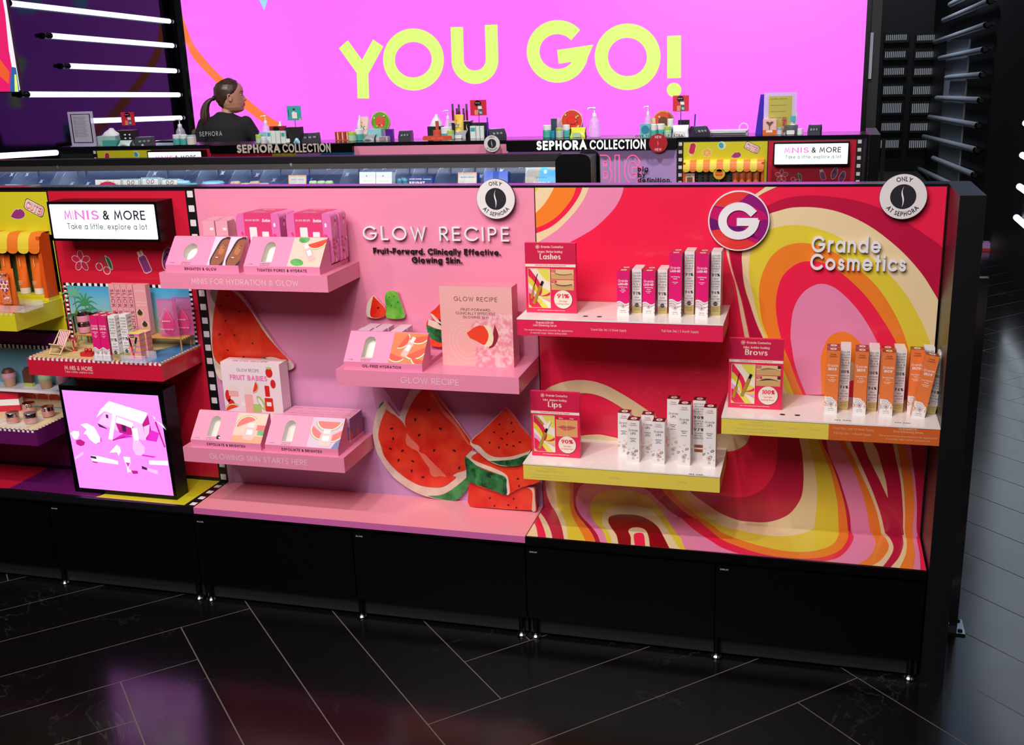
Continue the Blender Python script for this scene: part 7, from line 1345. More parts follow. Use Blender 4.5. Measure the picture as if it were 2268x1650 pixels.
def bin_goods():
    y = Y2+.035; base = ZB-.104
    def gp(px0, px1, top): a, c = PY(px0, 400, y)[0], PY(px1, 400, y)[0]; return a, c, PY((px0+px1)/2, top, y)[1]
    def bx(px0, px1, top, m, label, art=None, d=.035, tilt=.18, name='skincare_box', group=None, side=None):
        a, c, z = gp(px0, px1, top); b = MB(); w, h = c-a, z-base; b.box(0, 0, 0, w, d, h, m, side=side); f = front(0)
        if art: art(b, f, w, h)
        o = b.build(name, loc=(a, y+.008, base+.004), label=label, cat='product', group=group); o.rotation_euler = (-tilt, 0, 0)
    CRB = M('cream_pack', (236, 228, 210), .4); SB = M('sky_pack', (150, 206, 228), .4); DB = M('deep_blue_pack', (50, 84, 170), .35)
    def bunny(b, f, w, h):
        b.strip(f, rrect(w*.05, h*.02, w*.95, h*.97, .004)+[rrect(w*.05, h*.02, w*.95, h*.97, .004)[0]], .003, TEAL, .0003, 0, True)
        for s in (-1, 1): b.strip(f, ell(w*.5+s*w*.12, h*.82, w*.07, h*.09, 12, -s*.5), .0022, INK, .0005, 0, True)
    for i, (p0, p1, tp) in enumerate(((262, 302, 399), (305, 346, 396), (349, 389, 399))): bx(p0, p1, tp, CRB, 'cream bunny ear mask box in the bins, %s of three' % ordn[i], bunny, group='bunny mask boxes')
    def drag(b, f, w, h):
        R1 = random.Random(3); b.poly(f, ell(w*.5, h*.5, w*.44, h*.42, 14), M('dragonfruit', (206, 34, 84), .4), .0003)
        for i in range(18): a = R1.uniform(0, 6.3); b.poly(f, ell(w*.5+w*.4*math.cos(a), h*.66+h*.3*math.sin(a), .005, .002, 8, a), LIME, .0004+.00004*i)
    bx(203, 259, 401, CRB, 'mask packet with red dragon fruit in the bins', drag)
    def retinol(b, f, w, h):
        b.rect(f, w*.05, 0, w*.95, h*.94, M('retinol_grey', (214, 212, 196), .4), .0003); b.text(f, 'RETINOL + REPAIR', w*.5, h*.8, .004, INK, .14, .0005, width=w*.7, al='c'); b.poly(f, ell(w*.4, h*.5, w*.14, h*.13, 14), WHITE, .0006); b.rect(f, w*.6, h*.38, w*.85, h*.55, M('retinol_dark', (120, 120, 118)), .0006)
    bx(633, 673, 391, M('rainbow_pack', (244, 176, 120), .4), 'rainbow bordered retinol box in the bins, nearest the green tubes', retinol, side=DB); bx(1010, 1052, 385, M('rainbow_pack', (244, 176, 120)), 'rainbow bordered retinol box in the bins, beside the blue box', retinol, side=DB)
    def plain(b, f, w, h): b.poly(f, ell(w*.45, h*.86, .0022, .0022, 10), INK, .0003); b.text(f, 'SEPHORA', w*.5, h*.66, .004, M('faint_grey_text', (190, 188, 180)), .14, .0003, width=w*.6, al='c')
    bx(791, 827, 384, M('ivory_pack', (246, 243, 228), .4), 'plain ivory mask pack in the bins, left one', plain, group='ivory packs'); bx(828, 863, 384, MATS['ivory_pack'], 'plain ivory mask pack in the bins, right one', plain, group='ivory packs')
    def bright(b, f, w, h): b.text(f, 'ACIDS DONE', w*.06, h*.86, .0052, WHITE, .17, .0003, width=w*.5); b.text(f, 'BRIGHT', w*.06, h*.66, .011, WHITE, .22, .0003, width=w*.64); b.rect(f, w*.62, h*.87, w*.95, h*.9, SB, .0003)
    bx(899, 953, 394, M('night_pack', (42, 58, 110), .4), 'navy ACIDS DONE BRIGHT box in the bins', bright, side=DB); bx(1068, 1121, 383, M('periwinkle_pack', (96, 120, 200), .35), 'periwinkle blue box with darker band in the bins', lambda b, f, w, h: b.rect(f, w*.38, 0, w*.62, h, DB, .0003), side=DB)
    def bubble(b, f, w, h):
        b.poly(f, smooth([(w*.42, h*.02), (w*.4, h*.5), (w*.48, h*.9), (w*.62, h*.96), (w*.74, h*.86), (w*.98, h*.84)], 3)+[(w*.98, 0)], M('bubble_blue', (96, 190, 226), .4), .0003); b.text(f, 'SEPHORA', w*.3, h*.62, .005, DB, .14, .0005, width=w*.36); b.text(f, 'BUBBLE', w*.26, h*.42, .012, WHITE, .17, .0005, width=w*.5); b.poly(f, ell(w*.62, h*.8, .006, .007, 12), WHITE, .0005)
        R1 = random.Random(9)
        for i in range(60): b.poly(f, ell(R1.uniform(.04, .4)*w, R1.uniform(.4, .95)*h, .0016, .0016, 6), SB, .0004+.00001*i)
    bx(1160, 1232, 368, M('bubble_tan', (196, 178, 146), .4), 'tan and blue BUBBLE mask packet in the bins beside the black block', bubble, d=.012)
    bx(2, 26, 411, SB, 'white and pale blue box at the left end of the bins')
    def roll(pxc, w, top, m, label, group=None, name='pouch'):
        a = PY(pxc, 400, y)[0]; r = (PY(pxc+w/2, 400, y)[0]-a); z = PY(pxc, top, y)[1]; b = MB(); h = max(z-base, .02); b.lathe([(r*.9, 0), (r, h*.2), (r, h*.92), (r*.8, h), (0, h)], (0, 0, 0), m, 14); b.build(name, loc=(a, y+.02, base), label=label, cat='product', group=group)
    for i, px in enumerate((688, 706, 724)): roll(px, 17, 402, M('pistachio', (186, 214, 150), .4), 'pistachio green jar in the bins, %s of three' % ordn[i], 'pistachio jars', 'jar')
    for i, px in enumerate((515, 537, 558, 578)): roll(px, 21, 403 if i % 2 == 0 else 407, M('tan_cap', (206, 180, 150), .4), 'tan capped jar in the bins, %s of four' % ordn[i], 'tan capped jars', 'jar')
    for i, px in enumerate((881, 893)): roll(px, 11, 397, M('teal_tube', (70, 150, 170), .35), 'teal tube in the bins, %s one' % ('left', 'right')[i], 'teal tubes', 'tube')
    roll(466, 44, 403, M('aqua_pouch', (126, 190, 204), .35), 'rounded aqua pouch in the bins', name='pouch'); roll(64, 32, 412, M('leaf_green_pouch', (120, 204, 60), .5), 'bright green leafy pouch in the bins'); roll(150, 60, 413, M('emerald_pouch', (40, 130, 100), .5), 'emerald green pouch in the bins'); roll(418, 22, 407, TEAL, 'teal pot in the bins beside the bunny boxes'); roll(400, 26, 402, SB, 'pale blue pot in the bins beside the bunny boxes')
bin_goods()
def end_block():
    y = Y2-.04; a = PY(1230, 380, y); c = PY(1312, 380, y); zt = PY(1270, 341, y)[1]; t = thing('end_display', 'black end block of the bin gondola holding a teal product poster', 'display block', (a[0], y, 0)); w = (c[0]-a[0])
    b = MB(); b.prism(front(0), rrect(0, 0, w*.96, zt, .03, 4), -.012, .0, GLOSSBLACK); b.build('front_plate', t); b = MB(); b.prism(front(.13), rrect(w*.4, 0, w*1.0, zt+.004, .03, 4), -.012, 0, GLOSSBLACK); b.build('rear_plate', t)
    b = MB(); b.box(.004, .013, .0, w*.93, .118, zt-.01, M('dusty_teal', (70, 110, 126), .4)); s = Fr((w*.93+.0005, 0, 0), (0, 1, 0), (0, 0, 1))
    for i, (v, m) in enumerate(((.05, ORG), (.085, ORG), (.03, TEAL), (.07, TEXTPINK))): b.strip(s, [(v, zt-.2), (v, zt-(.06 if i < 2 else .09))], .009, m, .0004+.0002*i)
    b.build('poster_core', t)
end_block()
# ---------------------------------------------------------------- third gondola and cash counter
Y3 = 3.2; H3 = PY(1500, 304.5, Y3)[1]; G3 = lambda x, y: PY(x, y, Y3)
YB3 = PZ(1134, 303.5, H3)[1]
f3 = front(Y3); X3 = lambda px: G3(px, 330)[0]; Z3 = lambda py: PY(1300, py, Y3)[1]
def counter():
    a, c = X3(128), X3(1912); b = MB(); b.box(a, Y3+.012, .0, c, YB3, H3-.02, MATBLACK); b.build('cash_counter', label='long black cash counter under the video wall', cat='counter')
    b = MB(); b.box(a, Y3, H3-.02, c+.02, YB3+.01, H3, M('counter_top_gloss', (22, 20, 28), .12)); b.build('counter_top', label='glossy dark counter top reflecting the magenta wall', cat='counter')
    t = thing('end_board', 'black end panel with clear guard post at the right end of the cash counter', 'panel', (X3(1912), Y3, 0)); w = X3(1945)-X3(1912); b = MB(); b.box(.022, -.16, 0, w, .35, H3+.01, GLOSSBLACK); b.build('panel_body', t); b = MB(); b.box(w+.012, -.1, 0, w+.03, -.08, H3-.02, CHROME); b.box(w+.006, -.11, H3-.3, w+.04, -.07, H3-.24, WHITE); b.build('guard_post', t)
counter()
def bay(px0, px1, name, label, paint, z0=.0):
    t = thing(name, label, 'display backdrop', (0, Y3, 0)); a, c = X3(px0), X3(px1); b = MB(); b.box(a+.002, -.002, z0, c-.002, .011, H3-.021, MATBLACK); f = front(-.0022); paint(b, f, a, c); b.build('back_panel', t); return t
def minis_far(px0, pxm, px1, with_stall):
    def paint(b, f, a, c):
        m = X3(pxm); zt = H3-.026
        b.rect(f, a+.034, .3, m-.003, zt, MYEL, .0002); b.rect(f, m+.003, .3, c-.034, zt, MRED, .0002); film(b, f, a+.017, .5, zt); film(b, f, c-.017, .5, zt); o = px0-1500
        F = lambda x, y: G3(x+o, y-o*.0155)
        cute(b, f, *F(1666, 326), .036); popsicle(b, f, *F(1534, 327), .036, -.2, STKRED, sticks=1); lips_sticker(b, f, *F(1630, 343), .026)
        u, v = F(1566, 338); outlined(b, f, ell(u, v, .022, .021, 18), M('citrus', (240, 180, 40), .4), .0006)
        for i in range(6): b.strip(f, [(u, v), (u+.018*math.cos(i*1.05), v+.018*math.sin(i*1.05))], .0014, WHITE, .001, 0, False, False)
        u, v = F(1599, 322); outlined(b, f, ell(u, v, .019, .019, 18), M('ball_white', (220, 232, 226), .4), .0006); b.poly(f, ell(u-.004, v, .013, .016, 12, .5), TEAL, .0009)
        if with_stall: flower(b, f, *F(1731, 389), .032); cherries(b, f, *F(1763, 393), .03); popsicle(b, f, *F(1822, 388), .026, .3, STKPUR); sandal(b, f, *F(1848, 384), .03, -.3); sandal(b, f, *F(1865, 392), .03, -.3)
    return bay(px0, px1, 'display_backdrop', 'far minis bay on the cash counter, %s' % ('right of the neon word' if with_stall else 'at the left end'), paint)
tr = minis_far(1500, 1701, 1911, True); tl = minis_far(204, 336, 478, False)
def sgn(p0, p1, pt, pb, label): a, c = X3(p0), X3(p1); minis_sign(a, c, G3((p0+p1)/2, pb)[1], G3((p0+p1)/2, pt)[1], Y3-.06, Y3-.003, label)
sgn(1714, 1881, 313, 364, 'glowing MINIS & MORE lightbox sign on the far right of the cash counter'); sgn(337, 458, 332, 380, 'glowing MINIS & MORE sign on the far left, half hidden by the black canopy')
def far_stall():
    t = thing('candy_stall', 'orange candy stall with striped awning on the far minis bay', 'display stall', (0, Y3, 0)); a, c = X3(1516), X3(1694); stall(t, a, c, -.055, G3(1600, 440)[1], G3(1600, 353)[1])
    R1 = random.Random(6); cols = [M('bead_red', (150, 40, 50)), M('bead_blue', (70, 84, 130)), M('bead_purple', (110, 40, 90)), M('bead_green', (40, 130, 70)), M('bead_wine', (120, 30, 60))]
    for i in range(7):
        x = a+(c-a)*(.16+.072*i); b = MB(); z1 = G3(1600, 366)[1]
        for k in range(16): b.lathe([(0, -.007), (.006, -.004), (.0075, 0), (.006, .004), (0, .007)], (x, -.018, z1-.0145*k), cols[i % 5], 8)
        b.build('bead_string', t)
    b = MB(); u, v = G3(1595, 382); b.lathe([(.031, -.003), (.031, .003), (0, .003)], (u, -.058, v), M('lolly_orange', (244, 160, 50), .4), 24, axis=((1, 0, 0), (0, 0, 1), (0, -1, 0))); fx = front(-.0615); b.strip(fx, ell(u, v, .026, .026, 22), .004, YEL, .0002, 0, True)
    for i, s in enumerate(('CANDY', 'SHOP')): b.text(fx, s, u, v+.004-.014*i, .009, MRED, .2, .0004, width=.034, al='c')
    b.tube([(u, -.058, v-.03), (u, -.058, v-.1)], .004, STKGRN, 6); b.build('lollipop_sign', t)
far_stall()
t0 = None
for i, px in enumerate((1631, 1646, 1661, 1677)):
    lab = 'orange tube hanging in the far candy stall, %s from its right end' % ('fourth', 'third', 'second', 'first')[i]; loc = (X3(px), Y3-.03, G3(1600, 430)[1])
    if t0 is None: t0 = squeeze_tube(.0165, G3(1650, 364)[1]-loc[2], ORT, CAPW, lab, loc, 'orange tubes in the far stall')
    else: dup(t0, loc, None, lab)
a = G3(1529, 382); b = MB(); b.box(-.028, 0, -.14, .028, .025, 0, M('peach_pack', (244, 206, 180), .4)); b.rect(front(0), -.012, -.05, .018, -.02, M('brush_brown', (120, 84, 70), .4), .0003); b.text(front(0), '~xxx xx', 0, -.014, .006, INK, .14, .0003, width=.02, al='c'); b.build('brush_box', loc=(a[0], Y3-.05, a[1]), label='peach mini box at the left end of the far candy stall', cat='box')
def headers():
    NEON = M('neon_pink', (255, 70, 110), .4, emit=2.2)
    def hdr(px0, px1, tx0, tx1, ty, lit, label, lower):
        t = thing('header_board', label, 'sign', (0, Y3-.03, 0)); a, c = X3(px0), X3(px1); b = MB(); zt = H3-.002; z0 = G3((px0+px1)/2, 331 if px0 > 1000 else 336)[1]; b.box(a, 0, z0, c, .027, zt, GLOSSBLACK); b.build('board', t)
        l = MB(); u0, u1 = PY(tx0, ty, Y3-.03), PY(tx1, ty-1, Y3-.03); cap = .050; f = front(0); m = M('lit_letter', (255, 255, 255), .4, emit=1.3) if lit else M('ivory_letter', (214, 200, 190), .4); ww = u1[0]-u0[0]
        zc = (z0+zt)/2-cap/2
        l.text(f, 'SEPHORA', u0[0], zc, cap, m, .2, .0005, width=ww*.465, ext=.006); l.text(f, 'COLLECTION', u0[0]+ww*.495, zc, cap, m, .17, .0005, width=ww*.505, ext=.006); l.build('lettering', t)
        b = MB(); lower(b, front(.027-.0002), a, c, z0); b.box(a, .0272, .2, c, .0278, z0, MATBLACK); b.build('lower_panel', t)
    def low1(b, f, a, c, z):
        for i, m in enumerate((MRED, MYEL, LILAC, M('panel_blue', (44, 124, 190), .4))): w = c-a; b.rect(f, a+w*(0, .43, .6, .77)[i], z-.25, a+w*(.43, .6, .77, 1)[i], z, m, .0003)
    hdr(470, 785, 526, 733, 333, False, 'black header board with ivory letters at the left part of the counter', low1)
    def low2(b, f, a, c, z):
        b.rect(f, a, z-.5, c, z, LILAC, .0003)
        for s, u0, u1 in (('B', 1328, 1356), ('I', 1362, 1373), ('G', 1383, 1421)):
            p = PY(u0, 408, Y3); q = PY(u1, 408, Y3); cap = PY(u0, 343, Y3)[1]-p[1]; g = .004
            for k, (m, h) in enumerate(((NEON, .002), (LILAC, .0035))):
                d = g*k
                if s == 'I': b.rect(f, p[0]+d, p[1]+d, q[0]-d, p[1]+cap-d, m, h)
                else: b.text(f, s, p[0]+d, p[1]+d, cap-2*d, m, .24-.05*k, h, width=q[0]-p[0]-2*d)
        for s, py in (('big', 379), ('by', 392), ('definition.', 404)): p = PY(1413, py, Y3); b.text(f, s, p[0], p[1], .027, M('definition_ink', (30, 24, 40), .4), .2, .006, width={'big': .058, 'by': .042, 'definition.': .186}[s], ext=.001)
    hdr(1125, 1499, 1189, 1430, 326, True, 'black header board with glowing white letters above the neon word BIG', low2)
    t = bay(785, 1125, 'pink_header', 'plain pink header panel at the middle of the cash counter', lambda b, f, a, c: b.rect(f, a, .5, c, H3-.021, PPAN, .0003))
    only_disc(1090, 318, .047, 'small round ONLY AT sign on the far pink header', Y3-.025)
    p = PY(1458, 317, Y3-.034); b = MB(); f = front(0); b.prism(f, ell(0, 0, .050, n=36), 0, .005, M('red_disc', (186, 26, 40), .35), smooth_side=True); b.text(f, 'NEW', 0, .026, .014, WT, .16, .0054, width=.036, al='c'); b.text(f, 'NEW', 0, -.04, .014, WT, .16, .0054, width=.036, al='c'); swoosh(b, f, .016, WT, .0055); b.build('round_sign', loc=(p[0], Y3-.034, p[1]), label='round red NEW sign on the black header', cat='sign')
headers()
# ---------------------------------------------------------------- goods on the cash counter
def spot(px, by):
    x, y = PZ(px, by, H3); y = min(max(y, Y3+.035), YB3-.04); return PY(px, by, y)[0], y
def size(px, top, wpx, y): return PY(px, top, y)[1]-H3, PY(px+wpx/2, top, y)[0]-PY(px-wpx/2, top, y)[0]
def put(o, label, cat, group=None): return tag(o, label, cat, group)
def c_jar(px, by, top, w, body, lid, label, lf=.38, group='jars on the cash counter', name='jar', neck=.98):
    x, y = spot(px, by); h, wd = size(px, top, w, y); r = wd/2; t = thing(name, label, 'jar', (x, y, H3), 0, group)
    b = MB(); b.lathe([(r*.92, 0), (r, h*.03), (r, h*(1-lf)*.9), (r*neck*.9, h*(1-lf)), (0, h*(1-lf))], (0, 0, 0), body, 16); b.build('jar_body', t)
    b = MB(); b.lathe([(r*neck, h*(1-lf)), (r*neck, h*.97), (r*neck*.93, h), (0, h)], (0, 0, 0), lid, 16); b.build('lid', t)
def c_box(px, by, top, w, m, label, art=None, d=None, topm=None, name='product_box', rot=0, group=None, lift=0, dy=0):
    x, y = spot(px, by); y += dy; h, wd = size(px, top, w, y); b = MB(); d = d or wd*.6; b.box(-wd/2, 0, 0, wd/2, d, h-lift, m, top=topm)
    if art: art(b, front(0, -wd/2), wd, h-lift)
    return b.build(name, loc=(x, y, H3+lift), rotz=rot, label=label, cat='box', group=group)
def pump(px, by, top, w, label, liquid=None):
    x, y = spot(px, by); h, wd = size(px, top, w, y); r = wd/2; t = thing('pump_bottle', label, 'bottle', (x, y, H3), 0, 'clear pump bottles')
    BM = M('clear_bottle', (232, 224, 250), .08, alpha=.34, k=1); WP = M('pump_white', (244, 242, 250), .35)
    b = MB(); b.lathe([(r*.9, 0), (r, h*.02), (r, h*.32), (r*.84, h*.52), (r*.42, h*.66), (r*.3, h*.68), (0, h*.68)], (0, 0, 0), BM, 18); bo = b.build('bottle', t)
    if liquid: b = MB(); b.lathe([(r*.8, h*.015), (r*.9, h*.03), (r*.9, h*.26), (0, h*.26)], (0, 0, 0), liquid, 16); b.build('gel', bo)
    b = MB(); b.lathe([(r*.4, h*.66), (r*.42, h*.7), (r*.36, h*.78), (r*.12, h*.8), (r*.12, h*.94), (r*.26, h*.95), (r*.22, h), (0, h)], (0, 0, 0), WP, 14); b.tube([(0, 0, h*.97), (-r*.9, -.004, h*.965), (-r*1.0, -.004, h*.93)], r*.13, WP, 8); b.build('pump_head', t)
def terminal(px, by, top, w, label, rot=.5):
    x, y = spot(px, by); h, wd = size(px, top, w, y); t = thing('card_terminal', label, 'card terminal', (x, y+.03, H3), rot, 'card terminals on the counter'); TG = M('terminal_grey', (58, 58, 70), .35)
    b = MB(); s = Fr((wd*.5, 0, 0), (0, 1, 0), (0, 0, 1)); pr = [(-.045, 0), (.05, 0), (.055, h*.55), (.035, h), (.0, h*.95), (-.045, h*.35)]; b.prism(s, pr, -wd, 0, TG); b.build('terminal_body', t)
    f = Fr((-wd/2, -.045, h*.35), (1, 0, 0), (0, .045, h*.6)); b = MB(); b.rect(f, wd*.12, .003, wd*.88, .024, M('keypad_dark', (30, 30, 36), .5), .0006)
    for i in range(9): b.rect(f, wd*(.2+.22*(i % 3)), .005+.006*(i//3), wd*(.34+.22*(i % 3)), .0095+.006*(i//3), (M('key_grey', (150, 150, 160)), M('key_green', (60, 150, 90)), STKRED)[0 if i > 2 else i], .001)
    b.build('keypad', t); b = MB(); f = Fr((-wd/2, .0, h*.95), (1, 0, 0), (0, .035, h*.05)); b.rect(f, wd*.14, .003, wd*.86, .03, M('terminal_screen', (140, 150, 180), .2), .0008); b.build('display', t)
def sign_card(px0, px1, pt, pb, by, label, teal=False):
    x, y = spot((px0+px1)/2, by); y += .02; u0, z0 = PY(px0, pb, y); u1, z1 = PY(px1, pt, y); t = thing('sign_card', label, 'sign', ((u0+u1)/2, y, H3), -.06, 'small sign cards on sticks'); w, h = u1-u0, z1-z0; B = z0-H3
    b = MB(); b.box(-w/2, -.001, B, w/2, .001, B+h, TEAL if teal else M('sign_card_red', (220, 44, 60), .4)); f = front(-.0012, -w/2, B)
    if teal:
        b.rect(f, w*.34, h*.14, w*.7, h*.55, WHITE, .0002); b.rect(f, w*.4, h*.5, w*.55, h*.62, WHITE, .0003); b.rect(f, w*.3, h*.2, w*.34, h*.42, STKRED, .0003); b.rect(f, w*.7, h*.2, w*.74, h*.42, STKRED, .0003); b.poly(f, ell(w*.9, h*.08, w*.07, w*.07, 12), YEL, .0003); b.rect(f, w*.08, h*.25, w*.12, h*.75, INK, .0003); b.rect(f, w*.42, h*.7, w*.58, h*.82, INK, .0003)
    else:
        b.poly(f, ell(w*.48, h*.78, w*.21, h*.2, 18), BLACK, .0002); b.text(f, '~xxxx xxx', w*.48, h*.8, h*.05, WHITE, .16, .0004, width=w*.3, al='c')
        R = lambda u0, v0, u1, v1, m, hh: b.poly(f, [(w*(u0+.12*(1-v0)), h*v0), (w*(u1+.12*(1-v0)), h*v0), (w*(u1+.12*(1-v1)), h*v1), (w*(u0+.12*(1-v1)), h*v1)], m, hh)
        R(.42, .03, .66, .68, M('device_grey', (96, 92, 96), .4), .0003); R(.42, .42, .66, .6, WHITE, .0004); R(.46, .1, .62, .26, SKYP, .0005)
        for i in range(4): b.rect(f, w*.26, h*(.06+.08*i), w*(.46+.02*i), h*(.1+.08*i), CREAM, .0003)
    b.build('card', t); b = MB(); b.tube([(0, .003, 0), (0, .003, B+.01)], .0022, M('stick_violet', (80, 50, 170), .3), 6); b.build('stick', t)
SKYP = M('sky_pack', (150, 206, 228), .4)
def disc_pack(px, by, top, w, mats, label):
    x, y = spot(px, by); h, wd = size(px, top, w, y); r = wd/2; lift = max(h-2*r, 0); t = MB(); f = front(0)
    for i, (k, m) in enumerate(mats): t.prism(f, ell(0, lift+r, r*k, r*k, 28), -.012+.0*i if i == 0 else 0, .0004*(i+1), m, smooth_side=True)
    R1 = random.Random(int(px))
    for i in range(9): t.poly(f, ell(R1.uniform(-.6, .6)*r, lift+r+R1.uniform(-.6, .6)*r, r*.12, r*.08, 8, R1.uniform(0, 3)), (LIME, CREAM, STKRED)[i % 3], .004+.0001*i)
    t.rect(f, -r*.35, lift+r*.75, r*.35, lift+r*1.35, mats[-1][1], .0055)
    t.box(-r*.3, -.004, 0, r*.3, .012, lift+r*.3, MATBLACK)
    return t.build('round_pack', loc=(x, y+.05, H3), label=label, cat='pack')
def tissue(px, by, top, w, m, label, boxf=.5):
    x, y = spot(px, by); h, wd = size(px, top, w, y); t = thing('tissue_box', label, 'tissue box', (x, y+.05, H3)); d = wd*.7; b = MB(); b.box(-wd/2, -d/2, 0, wd/2, d/2, h*boxf, m); b.build('carton', t)
    b = MB(); n, R1 = 14, random.Random(int(px)); rows = []
    for j in range(6):
        s = j/5; rr = wd*.42*(1-s*.75)*(1+.2*math.sin(s*4)); rows.append([(rr*(1+.22*math.sin(i*2.1+j))*math.cos(2*math.pi*i/n)+wd*.12*s, rr*.5*(1+.2*math.cos(i*1.7))*math.sin(2*math.pi*i/n), h*boxf*.97+h*(1-boxf)*s*(1+.06*math.sin(i*1.3))) for i in range(n)])
    b.grid(rows, M('tissue_white', (246, 240, 250), .8), True, True, (False, True)); b.build('tissue', t)
def pouch_pack(px, by, top, w, m, label, lid=True, lidm=WHITE):
    x, y = spot(px, by); h, wd = size(px, top, w, y); t = thing('wipes_pack', label, 'wipes pack', (x, y, H3)); b = MB(); n = 12
    rows = [[(wd*.5*(1-.1*math.sin(math.pi*j/6))*(-1+2*i/n), -.02*math.sin(math.pi*i/n)*math.sin(math.pi*min(1, (j+.4)/6))+.035*j/6, h*j/6) for i in range(n+1)] for j in range(7)]; b.grid(rows, m); rows2 = [[(q[0], .05+.6*(.05-q[1]) if False else .052, q[2]) for q in r] for r in rows]; b.grid(rows2, m); b.grid([rows[0], rows2[0]], m); b.grid([rows[-1], rows2[-1]], m); b.build('film', t)
    if lid: b = MB(); b.prism(front(-.018), rrect(-wd*.26, h*.04, wd*.26, h*.5, min(wd, h)*.1), 0, .006, lidm); b.build('flip_lid', t)
def c_tube(px, by, top, w, m, cap, label, art=None): 
    x, y = spot(px, by); h, wd = size(px, top, w, y); squeeze_tube(wd*.44, h, m, cap, label, (x, y+.03, H3), None, art)
JT = M('teal_jar_glass', (84, 186, 176), .25); WL = M('white_lid', (244, 244, 246), .35); LIMEB = M('lime_bottle', (190, 220, 190), .3); DKR = M('dark_red_pack', (150, 36, 40), .4)
def petals(b, r, h):
    f = front(-r*.75); R1 = random.Random(3)
    for i in range(9): b.poly(f, ell(R1.uniform(-.6, .6)*r, h*R1.uniform(.28, .75), r*.3, r*.16, 10, R1.uniform(0, 3)), (WHITE, TEAL, CREAM, ORG)[i % 4], .006+.0002*i)
def strokes(b, r, h):
    f = front(-r*.75)
    for i in range(9): a = i*.7; b.strip(f, [(r*.1, h*.5), (r*.1+r*.55*math.cos(a), h*.5+r*1.0*math.sin(a))], r*.16, (STKRED, STKPUR, M('deep_orange', (226, 70, 30)))[i % 3], .006+.0002*i)
# left end
def acrylic_holder(p0, p1, pt, pb, label, paper, lines, name='sign_holder', frame=None):
    x, y = spot((p0+p1)/2, pb); h, w = size((p0+p1)/2, pt, p1-p0, y); t = thing(name, label, 'sign holder', (x, y+.01, H3)); b = MB(); b.box(-w/2, -.003, 0, w/2, .003, h, M('holder_acrylic', (214, 204, 236), .08, alpha=.6, k=1)); b.box(-w/2, -.02, 0, w/2, .03, .004, M('holder_acrylic', (214, 204, 236))); b.build('acrylic_stand', t)
    b = MB(); f = front(-.0036, -w/2, 0); b.rect(f, w*.1, h*.1, w*.9, h*.93, frame or BLACK, .0001); b.rect(f, w*.14, h*.12, w*.86, h*.91, paper, .0003)
    for i in range(lines): b.text(f, '~xxxxxxx xxx xx xxxx xxxxxx xx' if i else '~xxxxx xxxxxx', w*.2, h*(.84-.6*i/lines), h*.02, GREYT, .14, .0005, width=w*(.56-.04*(i % 3)))
    b.build('sheet', t)
acrylic_holder(158, 213, 247, 325, 'clear stand with a black framed printed notice at the left end of the counter', M('paper_grey', (206, 200, 218), .5), 14)
tissue(236, 322, 285, 42, M('tissue_teal_carton', (176, 214, 206), .4), 'tissue box with white tissue beside the framed notice', .55)
c_box(243, 326, 311, 30, JT, 'low teal box in front of the left tissue box'); pouch_pack(274, 325, 312, 27, M('white_teal_pack', (200, 224, 222), .4), 'white and teal wipes pack beside the low teal box', False)
c_box(278, 320, 289, 36, MATBLACK, 'black caddy with white dots and red tops left of the card terminal', lambda b, f, w, h: [b.poly(f, ell(w*(.55+.28*(i % 2)), h*(.2+.25*(i//2)), w*.07, h*.06, 8), WHITE, .0004) for i in range(6)], topm=TOYRED, name='caddy'); sign_card(270, 297, 248, 278, 318, 'small red sign card with a dark device, left of the woman')
terminal(316, 323, 304, 36, 'card terminal at the left end of the counter'); c_jar(317, 326, 319, 12, WL, WL, 'small white cap lying beside the left card terminal', name='cap')
pump(403, 318, 263, 20, 'clear pump bottle on the white jars left of the woman'); c_jar(394, 325, 298, 16, JT, WL, 'teal jar with white lid left of the woman, left one'); c_jar(409, 325, 298, 15, JT, WL, 'teal jar with white lid left of the woman, right one'); c_jar(426, 324, 299, 18, M('cream_tub', (236, 232, 222), .4), SKYP, 'white tub with pale blue lid right beside the woman', .1)
# goods around the woman's right arm
pump(592, 312, 255, 18, 'clear pump bottle right of the woman'); c_box(609, 314, 280, 29, DKR, 'dark red box with black disc behind the white cartons', lambda b, f, w, h: b.poly(f, ell(w*.5, h*.84, w*.24, h*.16, 14), BLACK, .0004), dy=.03); tissue(613, 312, 271, 22, DKR, 'white tissue rising behind the dark red box', .25)
for i, px in enumerate((597, 607, 617, 628)): c_box(px, 317, 290, 9.6, M('white_teal_carton', (232, 240, 236), .4), 'white and teal slim carton right of the woman, %s of four' % ordn[i], (lambda b, f, w, h: b.rect(f, w*.15, h*.55, w*.85, h*.86, TEAL, .0004)) if i % 3 == 0 else None, group='white slim cartons')
c_jar(575, 317, 298, 14, LIMEB, LIME, 'lime capped bottle nearest the woman\'s arm', .4, name='bottle'); c_jar(585, 318, 303, 12, M('pale_grey_jar', (226, 224, 230)), WL, 'small pale jar in front of the white cartons'); c_box(579, 316, 293, 18, SKYP, 'pale blue box behind the lime capped bottle', dy=.03)
c_box(649, 316, 282, 32, MATBLACK, 'black bag with red wire top under the teal sign card', topm=DKR, name='caddy'); pouch_pack(640, 316, 297, 24, M('grey_wipes', (150, 152, 160), .35), 'grey wipes pack with white flip lid under the teal sign'); pouch_pack(657, 316, 299, 14, SKYP, 'small pale blue pack beside the grey wipes', False); sign_card(637, 666, 234, 267, 312, 'teal sign card on a stick right of the woman', True)
terminal(682, 314, 295, 42, 'card terminal right of the teal sign card')
